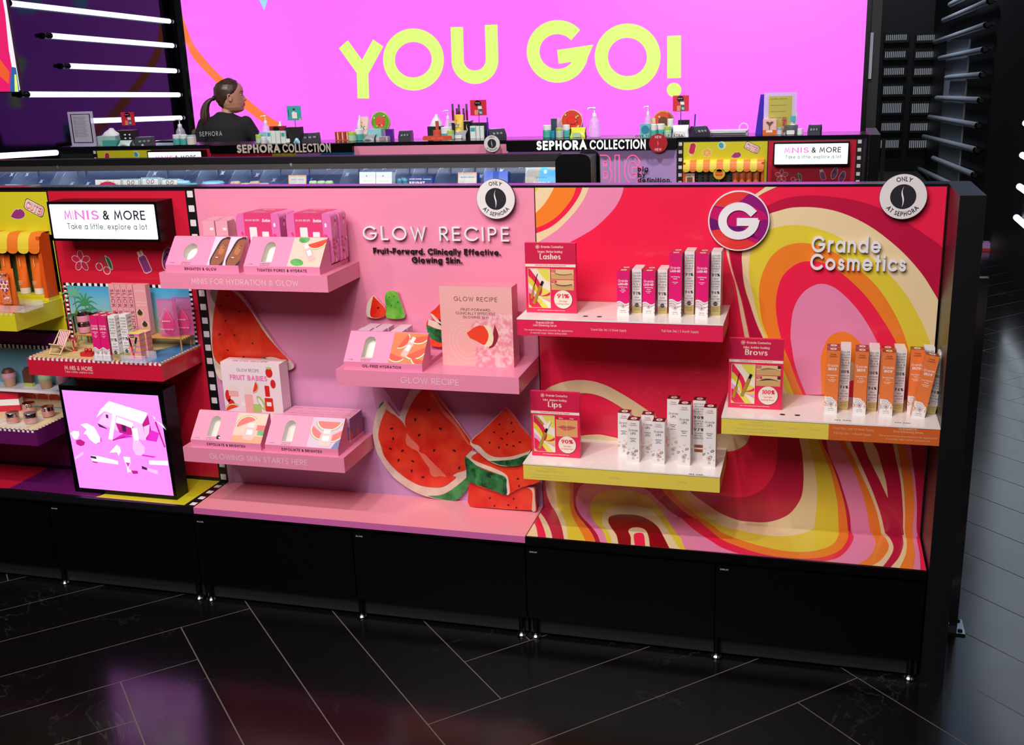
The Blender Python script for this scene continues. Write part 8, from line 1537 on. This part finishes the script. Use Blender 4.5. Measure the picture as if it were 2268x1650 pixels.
# melon pack cluster
c_box(757, 311, 292, 29, M('clear_red_box', (206, 96, 80), .3), 'clear box of red and cream sticks at the pink header\'s left end', lambda b, f, w, h: [b.rect(f, w*(.06+.12*i), h*.08, w*(.14+.12*i), h*.94, (DKR, CREAM, STKRED)[i % 3], .0004) for i in range(8)]); c_jar(781, 312, 292, 17, LIMEB, LIME, 'pale bottle with lime cap in front of the melon pack', .36); c_jar(797, 311, 286, 18, JT, WL, 'teal jar with wide white lid in front of the melon pack', .42)
pouch_pack(815, 311, 299, 27, M('grey_wipes', (150, 152, 160)), 'grey film pouch lying in front of the melon pack', False); c_box(830, 308, 286, 30, M('aqua_box', (150, 214, 220), .4), 'pale aqua box leaning under the melon pack'); disc_pack(838, 309, 248, 42, [(1, LIME), (.93, M('kiwi_green', (110, 170, 50), .4)), (.55, M('melon_coral', (238, 90, 70), .4))], 'round melon and kiwi pack standing on the counter'); c_tube(806, 309, 259, 19, M('peach_tube', (244, 206, 196), .4), M('peach_tube', (244, 206, 196)), 'pale peach squeeze tube beside the melon pack', petals)
tissue(791, 308, 257, 16, MATBLACK, 'white tissue in a dark box left of the peach tube', .45); c_box(846, 311, 303, 25, M('striped_low_box', (214, 196, 206), .4), 'low striped box with yellow cap under the melon pack', lambda b, f, w, h: [b.rect(f, w*(.3+.1*i), 0, w*(.35+.1*i), h, GREYT, .0004) for i in range(6)]); c_box(862, 308, 286, 16, M('purple_acrylic', (90, 40, 150), .15), 'purple acrylic pot beside the melon pack')
terminal(895, 309, 290, 27, 'card terminal between the melon pack and the lip glosses', .2)
# gloss stand cluster
b = MB(); q = PY(937, 311, Y3-.012); r2 = PY(1001, 300, Y3-.012); b.prism(front(0), rrect(0, 0, r2[0]-q[0], max(r2[1]-q[1], .02), .009), 0, .004, M('coral_sign', (232, 88, 60), .4)); b.text(front(-.0042), 'GET YOUR', (r2[0]-q[0])/2, .006, .0095, M('coral_text', (250, 160, 130)), .16, .0004, width=.07, al='c'); b.build('shelf_talker', loc=(q[0], Y3-.012, q[1]), label='rounded coral GET YOUR tag clipped to the counter edge', cat='sign')
tissue(960, 307, 254, 30, MATBLACK, 'black tissue box with white tissue left of the lip glosses', .5); c_box(969, 306, 268, 6, M('brick_tube', (196, 84, 66), .4), 'thin brick red stick beside the black tissue box', d=.01); c_jar(969, 307, 288, 18, M('coral_jar', (232, 90, 66), .3), M('coral_jar', (232, 90, 66)), 'small coral red jar in front of the black tissue box'); c_jar(990, 306, 281, 24, JT, WL, 'wide teal jar with tall white lid under the pump bottle', .55); pump(994, 303, 243, 17, 'pump bottle with dark gel in front of the lip glosses', M('dark_gel', (70, 66, 74), .2))
def gloss_stand():
    x, y = spot(1014, 303); y += .06; t = thing('gloss_stand', 'stand of five plum lip glosses with silver caps behind the yellow tube', 'display stand', (x, y, H3)); z0 = PY(1014, 267, y)[1]-H3; w = PY(1038, 267, y)[0]-PY(990, 267, y)[0]; b = MB(); b.box(-w/2, -.02, 0, w/2, .03, z0-.012, MATBLACK); b.box(-w*.52, -.025, z0-.012, w*.52, .035, z0, M('gloss_riser', (226, 190, 200), .3)); b.build('riser', t)
    PL = M('plum_gloss', (130, 40, 66), .15, coat=.5); SC = M('gloss_cap_silver', (150, 150, 166), .2, .8, k=1)
    for px, top in ((1002, 230), (1016, 231), (1033, 230), (1009, 240), (1024, 240)):
        a, zt = PY(px, top, y); h = zt-H3-z0; b = MB(); b.lathe([(.007, 0), (.0075, .002), (.0075, h*.6), (.006, h*.62), (.0066, h*.63), (.0066, h), (0, h)], (a-x, (.0 if top < 235 else .022), z0), PL, 10, mats=[PL, PL, PL, SC, SC, SC]); b.build('lip_gloss', t)
gloss_stand()
c_tube(1015, 302, 254, 21, M('sun_yellow_tube', (246, 206, 72), .35), M('sun_yellow_tube', (246, 206, 72)), 'yellow squeeze tube with white flowers in front of the lip glosses', petals); c_jar(999, 308, 289, 15, LIMEB, LIME, 'pale bottle with lime cap below the yellow tube', .4); pouch_pack(1018, 307, 290, 27, M('grey_wipes', (150, 152, 160)), 'grey wipes pack with white flip lid below the yellow tube')
c_box(1032, 303, 269, 16, BLACK, 'black box with white emblem right of the yellow tube', lambda b, f, w, h: swoosh(b, Fr(f.p(w*.5, h*.55), f.u, f.v), h*.3, WHITE, .0006), dy=.03); c_box(1058, 305, 272, 32, MATBLACK, 'black bag with red handle behind the white teal carton', topm=DKR, name='caddy', dy=.03)
for i, px in enumerate((1048, 1059, 1068)): c_box(px, 306, 279, (12, 8, 8)[i], M('white_teal_carton', (232, 240, 236)), 'white slim carton left of the far round sign, %s of three' % ordn[i], (lambda b, f, w, h: b.rect(f, w*.1, h*.55, w*.9, h*.85, TEAL, .0004)) if i == 0 else None, group='white slim cartons by the sign')
sign_card(1042, 1077, 221, 256, 305, 'red sign card with a dark device above the black bag'); terminal(1097, 305, 286, 36, 'card terminal beside the far round sign', .5)
b = MB(); q = spot(1080, 300); b.tube([(0, 0, 0), (.002, 0, size(1080, 260, 2, q[1])[0])], .004, M('blue_pen', (80, 60, 200), .3), 8); b.build('pen', loc=(q[0], q[1], H3), label='upright violet blue pen left of the far round sign', cat='pen')
# disc pack cluster
c_jar(1212, 305, 277, 19, JT, WL, 'teal jar with white lid at the left end of the lit header, larger'); c_jar(1225, 305, 290, 11, M('blue_teal_jar', (40, 150, 180), .3), M('blue_teal_jar', (40, 150, 180)), 'small blue teal jar between two bigger jars'); c_jar(1239, 305, 283, 15, LIMEB, LIME, 'pale bottle with lime cap in front of the red round pack', .3); c_jar(1255, 304, 276, 15, JT, WL, 'teal jar with white lid in front of the red round pack', .4)
c_box(1224, 302, 263, 12, M('petrol_box', (52, 80, 90), .3), 'dark petrol box behind the left teal jar', dy=.03); c_box(1237, 302, 262, 10, M('rose_box', (226, 190, 206), .4), 'pale rose box left of the red round pack', dy=.03); disc_pack(1263, 304, 244, 48, [(1, CREAM), (.95, M('pack_red', (222, 66, 48), .4)), (.5, M('pack_red2', (232, 50, 34), .4))], 'round red fruit pack behind the teal jars'); pouch_pack(1279, 304, 283, 34, M('lemon_pouch', (214, 216, 60), .35), 'lemon yellow pack with red slices beside the large pump bottle', True, LIMEB)
pump(1317, 304, 237, 27, 'large clear pump bottle standing alone on the lit header')
b = MB(); q = spot(1291, 300); b.tube([(0, 0, 0), (-.006, 0, size(1291, 258, 2, q[1])[0])], .004, M('blue_pen', (80, 60, 200)), 8); b.build('pen', loc=(q[0], q[1], H3), label='violet blue pen beside the red round pack', cat='pen')
# right cluster
pump(1435, 298, 234, 18, 'clear pump bottle behind the teal box'); c_box(1429, 303, 275, 23, M('aqua_teal_box', (110, 196, 196), .4), 'aqua box with round blue seal behind the word sticker', lambda b, f, w, h: b.poly(f, ell(w*.5, h*.55, w*.38, h*.34, 18), M('seal_blue', (40, 140, 170), .4), .0004)); c_jar(1448, 303, 275, 14, JT, WL, 'teal jar with white lid beside the aqua box, smaller', .45); c_jar(1463, 302, 274, 19, JT, WL, 'teal jar with white lid beside the aqua box, wider', .45)
c_jar(1479, 303, 280, 15, LIMEB, LIME, 'pale bottle with lime cap left of the black bag', .34); c_jar(1485, 300, 263, 15, JT, WL, 'tall teal jar with white lid under the right red sign', .5); disc_pack(1466, 300, 246, 48, [(1, M('pack_olive', (190, 180, 50), .4)), (.9, M('pack_coral', (226, 80, 50), .4)), (.45, M('pack_brown', (110, 70, 40), .4))], 'round coral and olive fruit pack behind the teal jars'); c_box(1442, 300, 262, 16, M('peach_pack', (244, 206, 180)), 'peach box partly hidden by the aqua box', dy=.03)
c_box(1512, 298, 266, 24, MATBLACK, 'black bag with a red ring handle under the right red sign', topm=DKR, name='caddy', dy=.03); pouch_pack(1506, 302, 278, 36, M('white_film_pack', (226, 226, 232), .3), 'white film pack lying below the black bag'); sign_card(1490, 1526, 211, 247, 300, 'red sign card with a dark device over the counter\'s yellow panel'); terminal(1549, 301, 280, 34, 'card terminal left of the stack of papers', .5)
b = MB(); f = front(0); q = PY(1405, 305.5, Y3-.006); b.rect(f, 0, 0, .27, .02, M('clear_film', (250, 250, 252)), .0); b.text(f, 'GIVE YOUR SCALP EXTRA', .004, .003, .014, BLACK, .17, .0004, width=.26); b.build('word_sticker', loc=(q[0], Y3-.006, H3+.0008), label='clear strip with black words GIVE YOUR SCALP EXTRA on the counter edge', cat='sticker')
b = MB(); q = spot(1537, 296); b.tube([(0, 0, 0), (.006, 0, size(1537, 253, 2, q[1])[0])], .004, M('blue_pen', (80, 60, 200)), 8); b.build('pen', loc=(q[0], q[1], H3), label='violet blue pen behind the right card terminal', cat='pen')
def papers():
    x, y = spot(1612, 298); w = size(1612, 290, 84, y)[1]; b = MB(); R1 = random.Random(2)
    for i in range(5): o = R1.uniform(-.01, .01); b.box(-w/2+o, -.03+o, .005*i, w/2+o*.6, .05, .005*i+.004, M('paper_white', (226, 222, 232), .5))
    b.build('paper_stack', loc=(x, y+.02, H3), label='loose stack of white papers beside the clear ring', cat='papers')
    x, y = spot(1646, 296); h, w = size(1646, 274, 19, y); b = MB(); b.tube([(-w/2, 0, 0), (-w/2, 0, h*.6)]+[(w/2*math.cos(math.radians(a)), 0, h*.6+h*.4*math.sin(math.radians(a))) for a in range(165, 0, -15)]+[(w/2, 0, h*.6), (w/2, 0, 0)], .004, M('clear_ring', (240, 220, 255), .1, alpha=.5, k=1), 8); b.build('acrylic_arch', loc=(x, y+.03, H3), label='small clear acrylic arch standing on the papers\' right end', cat='holder')
papers()
x, y = spot(1681, 298); h, w = size(1681, 210, 16, y); b = MB(); b.prism(front(0), [(-w*.6, 0), (w*.5, 0), (w*.5, h), (0, h)], 0, .006, M('violet_acrylic', (70, 56, 190), .15)); b.build('acrylic_sheet', loc=(x, y+.05, H3), label='tall tapered violet acrylic panel left of the certificate', cat='sheet')
acrylic_holder(1690, 1762, 205, 297, 'clear stand with an olive yellow certificate on the right part of the counter', M('certificate_yellow', (196, 184, 80), .5), 4, frame=M('paper_lilac', (214, 200, 226), .5))
def brushart(b, f, w, h): b.poly(f, [(w*.5, h*.5), (w*.2, h*.8), (w*.35, h*.86), (w*.5, h*.78), (w*.65, h*.86), (w*.8, h*.8)], M('brush_brown', (120, 84, 70)), .0004); b.rect(f, w*.46, h*.32, w*.54, h*.52, GOLD, .0005); b.rect(f, 0, 0, w, h*.3, ORT, .0002); b.rect(f, w*.25, h*.14, w*.72, h*.28, WHITE, .0005)
c_box(1704, 298, 264, 30, M('blush_box', (246, 196, 190), .4), 'blush pink box with a fan brush in front of the certificate', brushart); c_tube(1735, 297, 241, 23, M('bright_orange_tube', (246, 140, 70), .35), M('bright_orange_tube', (246, 140, 70)), 'bright orange tube with dark strokes in front of the certificate', strokes); c_tube(1755, 297, 250, 19, M('white_tube', (240, 240, 236), .35), WL, 'white and blue squeeze tube right of the orange tube', lambda b, r, h: b.rect(front(-r*.8), -r*.7, h*.6, r*.7, h*.85, M('tube_blue', (80, 180, 210), .4), .004))
c_jar(1727, 298, 282, 12, M('pale_grey_jar', (226, 224, 230)), M('pale_blue_lid', (160, 190, 210)), 'small pale jar right of the blush pink box'); pouch_pack(1751, 298, 278, 33, M('dark_wipes', (70, 70, 76), .35), 'dark wipes pack with white flip lid below the white tube'); c_jar(1772, 298, 285, 13, WL, WL, 'plain white jar left of the last card terminal'); terminal(1804, 297, 277, 28, 'card terminal at the right end of the counter', -.1)
# ---------------------------------------------------------------- woman behind the counter
YP = 4.25
def woman():
    X0 = PY(502, 300, YP)[0]; Hp = lambda x, y: (PY(x, y, YP)[0]-X0, PY(x, y, YP)[1]); px = PY(503, 230, YP)[0]-PY(502, 230, YP)[0]
    t = thing('person', 'woman with brown ponytail in black T-shirt seen from behind, looking right', 'person', (X0, YP, 0))
    SK = M('skin', (232, 170, 140), .5, noise=(40, .3, (218, 154, 124))); HA = M('brown_hair', (58, 38, 32), .4, noise=(70, .22, (96, 66, 48))); SH = M('black_shirt', (24, 23, 26), .85, noise=(25, .3, (34, 33, 38)))
    zc, hh = Hp(510, 248)[1], 63*px; xc = Hp(507, 220)[0]; yaw, tw = .50, .20
    def rot(p, a): return (p[0]*math.cos(a)-p[1]*math.sin(a), p[0]*math.sin(a)+p[1]*math.cos(a), p[2])
    def T(p): q = rot((p[0]*hh, p[1]*hh, 0), yaw); return (xc+q[0], q[1]+.02, zc+p[2]*hh)     # head units: chin 0, crown 1, +x is the face
    B = lambda p: rot(p, tw)
    def li(tab, v):
        for (a, p), (b, q) in zip(tab, tab[1:]):
            if v <= b: w = (v-a)/(b-a); w = w*w*(3-2*w); return p+(q-p)*w
        return tab[-1][1]
    base = [(-.04, .16), (0, .30), (.06, .365), (.2, .385), (.35, .39), (.5, .395), (.6, .41), (.72, .405), (.82, .36), (.91, .25), (.97, .11), (1, .0)]
    prof = [(-.04, .16), (0, .32), (.05, .395), (.12, .385), (.19, .425), (.22, .405), (.255, .43), (.29, .41), (.345, .515), (.43, .46), (.53, .40), (.59, .425), (.72, .41), (.82, .36), (.91, .25), (.97, .11), (1, .0)]
    back = [(-.04, .06), (.0, .1), (.06, .17), (.15, .27), (.25, .36), (.4, .43), (.55, .465), (.7, .455), (.82, .385), (.92, .25), (.98, .1), (1, .0)]
    half = [(-.04, .07), (0, .14), (.06, .21), (.15, .265), (.3, .305), (.5, .335), (.65, .34), (.8, .30), (.9, .215), (.97, .10), (1, .0)]
    line = [(.12, 2.9), (.2, 2.35), (.32, 2.0), (.42, 1.8), (.52, 1.5), (.6, 1.22), (.7, 1.0), (.8, .78), (.88, .5), (.93, .1), (1, -.3)]
    def head(hair=False, n=56, nv=46):
        rows = []
        for k in range(nv+1):
            v = -.04+1.04*k/nv; row = []
            for i in range(n):
                th = 2*math.pi*i/n-math.pi; c, s_ = math.cos(th), math.sin(th); w = li(half, v)
                x = c*(li(base, v) if c > 0 else li(back, v)); y = w*s_
                if c > 0: x += (li(prof, v)-li(base, v))*math.exp(-(y/(.055+.05*(v < .3)))**2); x -= .03*math.exp(-((v-.52)/.05)**2)*math.exp(-((abs(y)-.13)/.06)**2)
                g = 1
                if hair:
                    d = abs(th)-li(line, max(v, .12)); e = max(0, min(1, d/.14+.5)); g = .93+.135*e+.008*e*math.sin(v*14+abs(th)*17); 
                row.append(T((x*g, y*g, .5+(v-.5)*(g if hair else 1))))
            rows.append(row)
        return rows
    def fuse(name, m, chains, extra=(), vox=.012, it=3):
        b = MB()
        for pts, r in chains:
            P, Rr = smooth(pts, 4), [q[0] for q in smooth([(v, 0) for v in r], 4)]; b.tube(P, Rr, m, 14)
            for e in (0, -1): b.lathe([(0, -Rr[e]), (Rr[e]*.7, -Rr[e]*.7), (Rr[e], 0), (Rr[e]*.7, Rr[e]*.7), (0, Rr[e])], P[e], m, 12)
        for rows in extra: b.grid(rows, m, True, True, (True, True))
        o = b.build(name, t); rm = o.modifiers.new('fuse', 'REMESH'); rm.mode = 'VOXEL'; rm.voxel_size = vox; rm.use_smooth_shade = True
        if it: sm = o.modifiers.new('relax', 'SMOOTH'); sm.iterations = it; sm.factor = .5
        return o
    sh = Hp(502, 257)[1]; hw = 50*px; hip = sh*.60
    def torso(g, z0):
        rows = []
        for dz, a, c in ((-.50, .74, .56), (-.42, .80, .58), (-.34, .70, .5), (-.24, .76, .52), (-.15, .86, .56), (-.08, .92, .54), (-.035, .86, .46), (-.008, .62, .36), (.012, .36, .30), (.03, .26, .27)):
            if sh+dz < z0: continue
            rows.append([B(((a*hw+g)*math.cos(2*math.pi*i/28), (c*hw+g)*math.sin(2*math.pi*i/28), sh+dz)) for i in range(28)])
        return rows
    ar = [B((-hw*.84, 0, sh-.045)), B((-hw*1.08, -.005, sh-.15)), B((-hw*1.14, 0, sh-.25)), B((-hw*1.0, .12, sh-.31)), B((-hw*.8, .24, sh-.32))]; al = [B((hw*.84, 0, sh-.045)), B((hw*1.12, .02, sh-.15)), B((hw*1.25, .05, sh-.24)), B((hw*1.25, .16, sh-.29)), B((hw*1.15, .27, sh-.31))]
    rr = [.040, .038, .034, .030, .022]; legs = [[(q*hw*.42, 0, hip*.98), (q*hw*.45, .01, hip*.5), (q*hw*.45, -.015, .06), (q*hw*.47, .07, .03)] for q in (-1, 1)]
    n0, n1 = Hp(503, 252), Hp(502, 240)
    chains = [(ar, rr), (al, rr)]+[(L, [.085, .058, .038, .03]) for L in legs]+[([(n0[0]-.004, -.005, sh-.06), (n0[0], -.003, n0[1]), (n1[0]-.002, .012, n1[1]), (n1[0], .02, zc+hh*.3)], [.052, .038, .038, .040])]
    for side, end in ((-1, ar[-1]), (1, al[-1])):     # hands: palm, four fingers and a thumb resting forwards
        e = Vector(end); chains.append(([tuple(e), tuple(e+Vector((0, .07, -.005)))], [.022, .025]))
        for k in range(4): q = e+Vector(((k-1.5)*.016, .075, -.004)); chains.append(([tuple(q), tuple(q+Vector((0, .035-.004*abs(k-1.5), -.004))), tuple(q+Vector((0, .06-.006*abs(k-1.5), -.016)))], [.0085, .008, .007]))
        q = e+Vector((-side*.022, .02, 0)); chains.append(([tuple(q), tuple(q+Vector((-side*.022, .03, -.004))), tuple(q+Vector((-side*.026, .055, -.01)))], [.0095, .009, .0075]))
    fuse('body', SK, chains, [head(), torso(-.012, 0)], .0052, 2)
    shirt = fuse('shirt', SH, [(ar[:4], [.047, .045, .040, .036]), (al[:4], [.047, .045, .040, .036])], [torso(.004, hip*.95)], .010)
    fuse('trousers', M('black_trousers', (20, 20, 24), .8), [(L[:3], [.098, .072, .052]) for L in legs]+[([(-hw*.4, 0, hip), (hw*.4, 0, hip)], [.1, .1])], (), .014)
    for q in (-1, 1): b = MB(); b.prism(Fr((q*hw*.46, .03, 0), (1, 0, 0), (0, 1, 0)), rrect(-.042, -.09, .042, .13, .035), 0, .06, MATBLACK); b.build('shoe', t, bevel=.01)
    b = MB(); b.grid(head(True), HA, True, True, (True, True)); hair = b.build('hair', t)
    b = MB(); R1 = random.Random(4); r0 = T((-.455, 0, .44))
    for j in range(13):
        o_ = R1.uniform(-1, 1); q_ = R1.uniform(-1, 1); pts = [r0]; e = R1.uniform(-5, 4)
        for (x, y), dy, k in zip(((472, 221), (466, 228), (463, 242), (464, 258), (466, 272), (465+o_*7, 283+e)), (-.035, -.045, -.055, -.06, -.06, -.06), (.2, .6, 1, 1.25, 1.2, 1)): u, z = Hp(x, y); pts.append((u+o_*.018*k, dy+q_*.016*k, z))
        P = smooth(pts, 4); b.tube(P, [.0115*(1 if f < .7 else max(.08, (1-f)/.3)) for f in [i/(len(P)-1) for i in range(len(P))]], HA, 7)
    b.build('ponytail', hair); b = MB(); q = Vector(r0)+(Vector(r0)-Vector(T((0, 0, .5)))).normalized()*.012; b.lathe([(.010, -.008), (.017, -.004), (.017, .004), (.010, .008)], q, BLACK, 14, axis=((0, 0, 1), (-math.sin(yaw), math.cos(yaw), 0), (math.cos(yaw), math.sin(yaw), 0))); b.build('hair_tie', hair)
    b = MB(); E = [(-.01+.055*math.cos(a*.5236)-.012*math.sin(a*.5236), -.335-.03*(math.cos(a*.5236) < 0), .44+.10*math.sin(a*.5236)) for a in range(12)]
    b.tube([T(e) for e in E+E[:1]], .0052, SK, 8); b.face([T((x*.8, -.325, .44+(z-.44)*.8)) for x, y, z in E], SK); b.build('ear', t)
    b = MB(); b.tube([T((.30, -.225, .60)), T((.36, -.16, .625)), T((.40, -.08, .61))], .0026, HA, 6); b.build('eyebrow', t)
    b = MB(); b.lathe([(0, -.006), (.0075, -.003), (.0085, 0), (.0075, .003), (0, .006)], T((.322, -.15, .525)), M('eye_white', (236, 230, 226), .2), 12); b.lathe([(0, -.006), (.0045, 0), (0, .006)], T((.345, -.145, .522)), INK, 8); b.tube([T((.29, -.20, .53)), T((.35, -.15, .548)), T((.375, -.10, .535))], .0022, INK, 6); b.build('eye', t)
    LM = M('lips', (178, 92, 84), .4); b = MB(); b.tube([T((.33, -.12, .222)), T((.395, -.06, .24)), T((.425, 0, .248))], [.002, .0045, .005], LM, 7); b.tube([T((.33, -.12, .215)), T((.39, -.06, .2)), T((.418, 0, .195))], [.002, .005, .0055], LM, 7); b.build('lips', t)
    b = MB(); u0, z0 = Hp(465, 299); u1, _ = Hp(509, 299); q = B((0, -hw*.56-.007, 0)); f = Fr((q[0], q[1], 0), (math.cos(tw), math.sin(tw), 0), (0, 0, 1)); k = 1/math.cos(tw); b.text(f, 'SEPHORA', (u0-q[0])*k, z0, 9*px, M('shirt_print', (206, 206, 210), .5), .14, .0, width=(u1-u0)*k, track=.3); b.build('back_print', shirt)
woman()
# pack and card on the low back counter behind the woman
b = MB(); xa = PY(360, 310, 4.72)[0]; xb = PY(475, 310, 4.72)[0]; zb_ = PY(440, 309, 4.72)[1]; b.box(xa, 4.62, 0, xb, 4.95, zb_, GLOSSBLACK); b.build('back_counter', label='low black back counter behind the woman', cat='counter')
u, z = PY(442, 267, 4.72); b = MB(); b.box(0, 0, 0, .12, .01, z-zb_, M('white_blue_card', (214, 228, 238), .4)); b.rect(front(0), .05, .03, .11, z-zb_-.02, SKYP, .0004); b.build('product_card', loc=(u, 4.74, zb_), label='white and blue card half hidden behind the woman\'s shoulder', cat='card')
u, z = PY(440, 284, 4.7); b = MB(); r = (z-zb_)/2; b.lathe([(r*.2, -.03), (r, -.02), (r, .02), (r*.2, .03)], (0, 0, r), M('melon_green_pack', (86, 110, 50), .4, noise=(30, .1, (150, 74, 40))), 20, axis=((1, 0, 0), (0, 0, 1), (0, -1, 0))); b.build('round_pack', loc=(u, 4.68, zb_), label='round green and brown pack half hidden behind the woman', cat='pack')
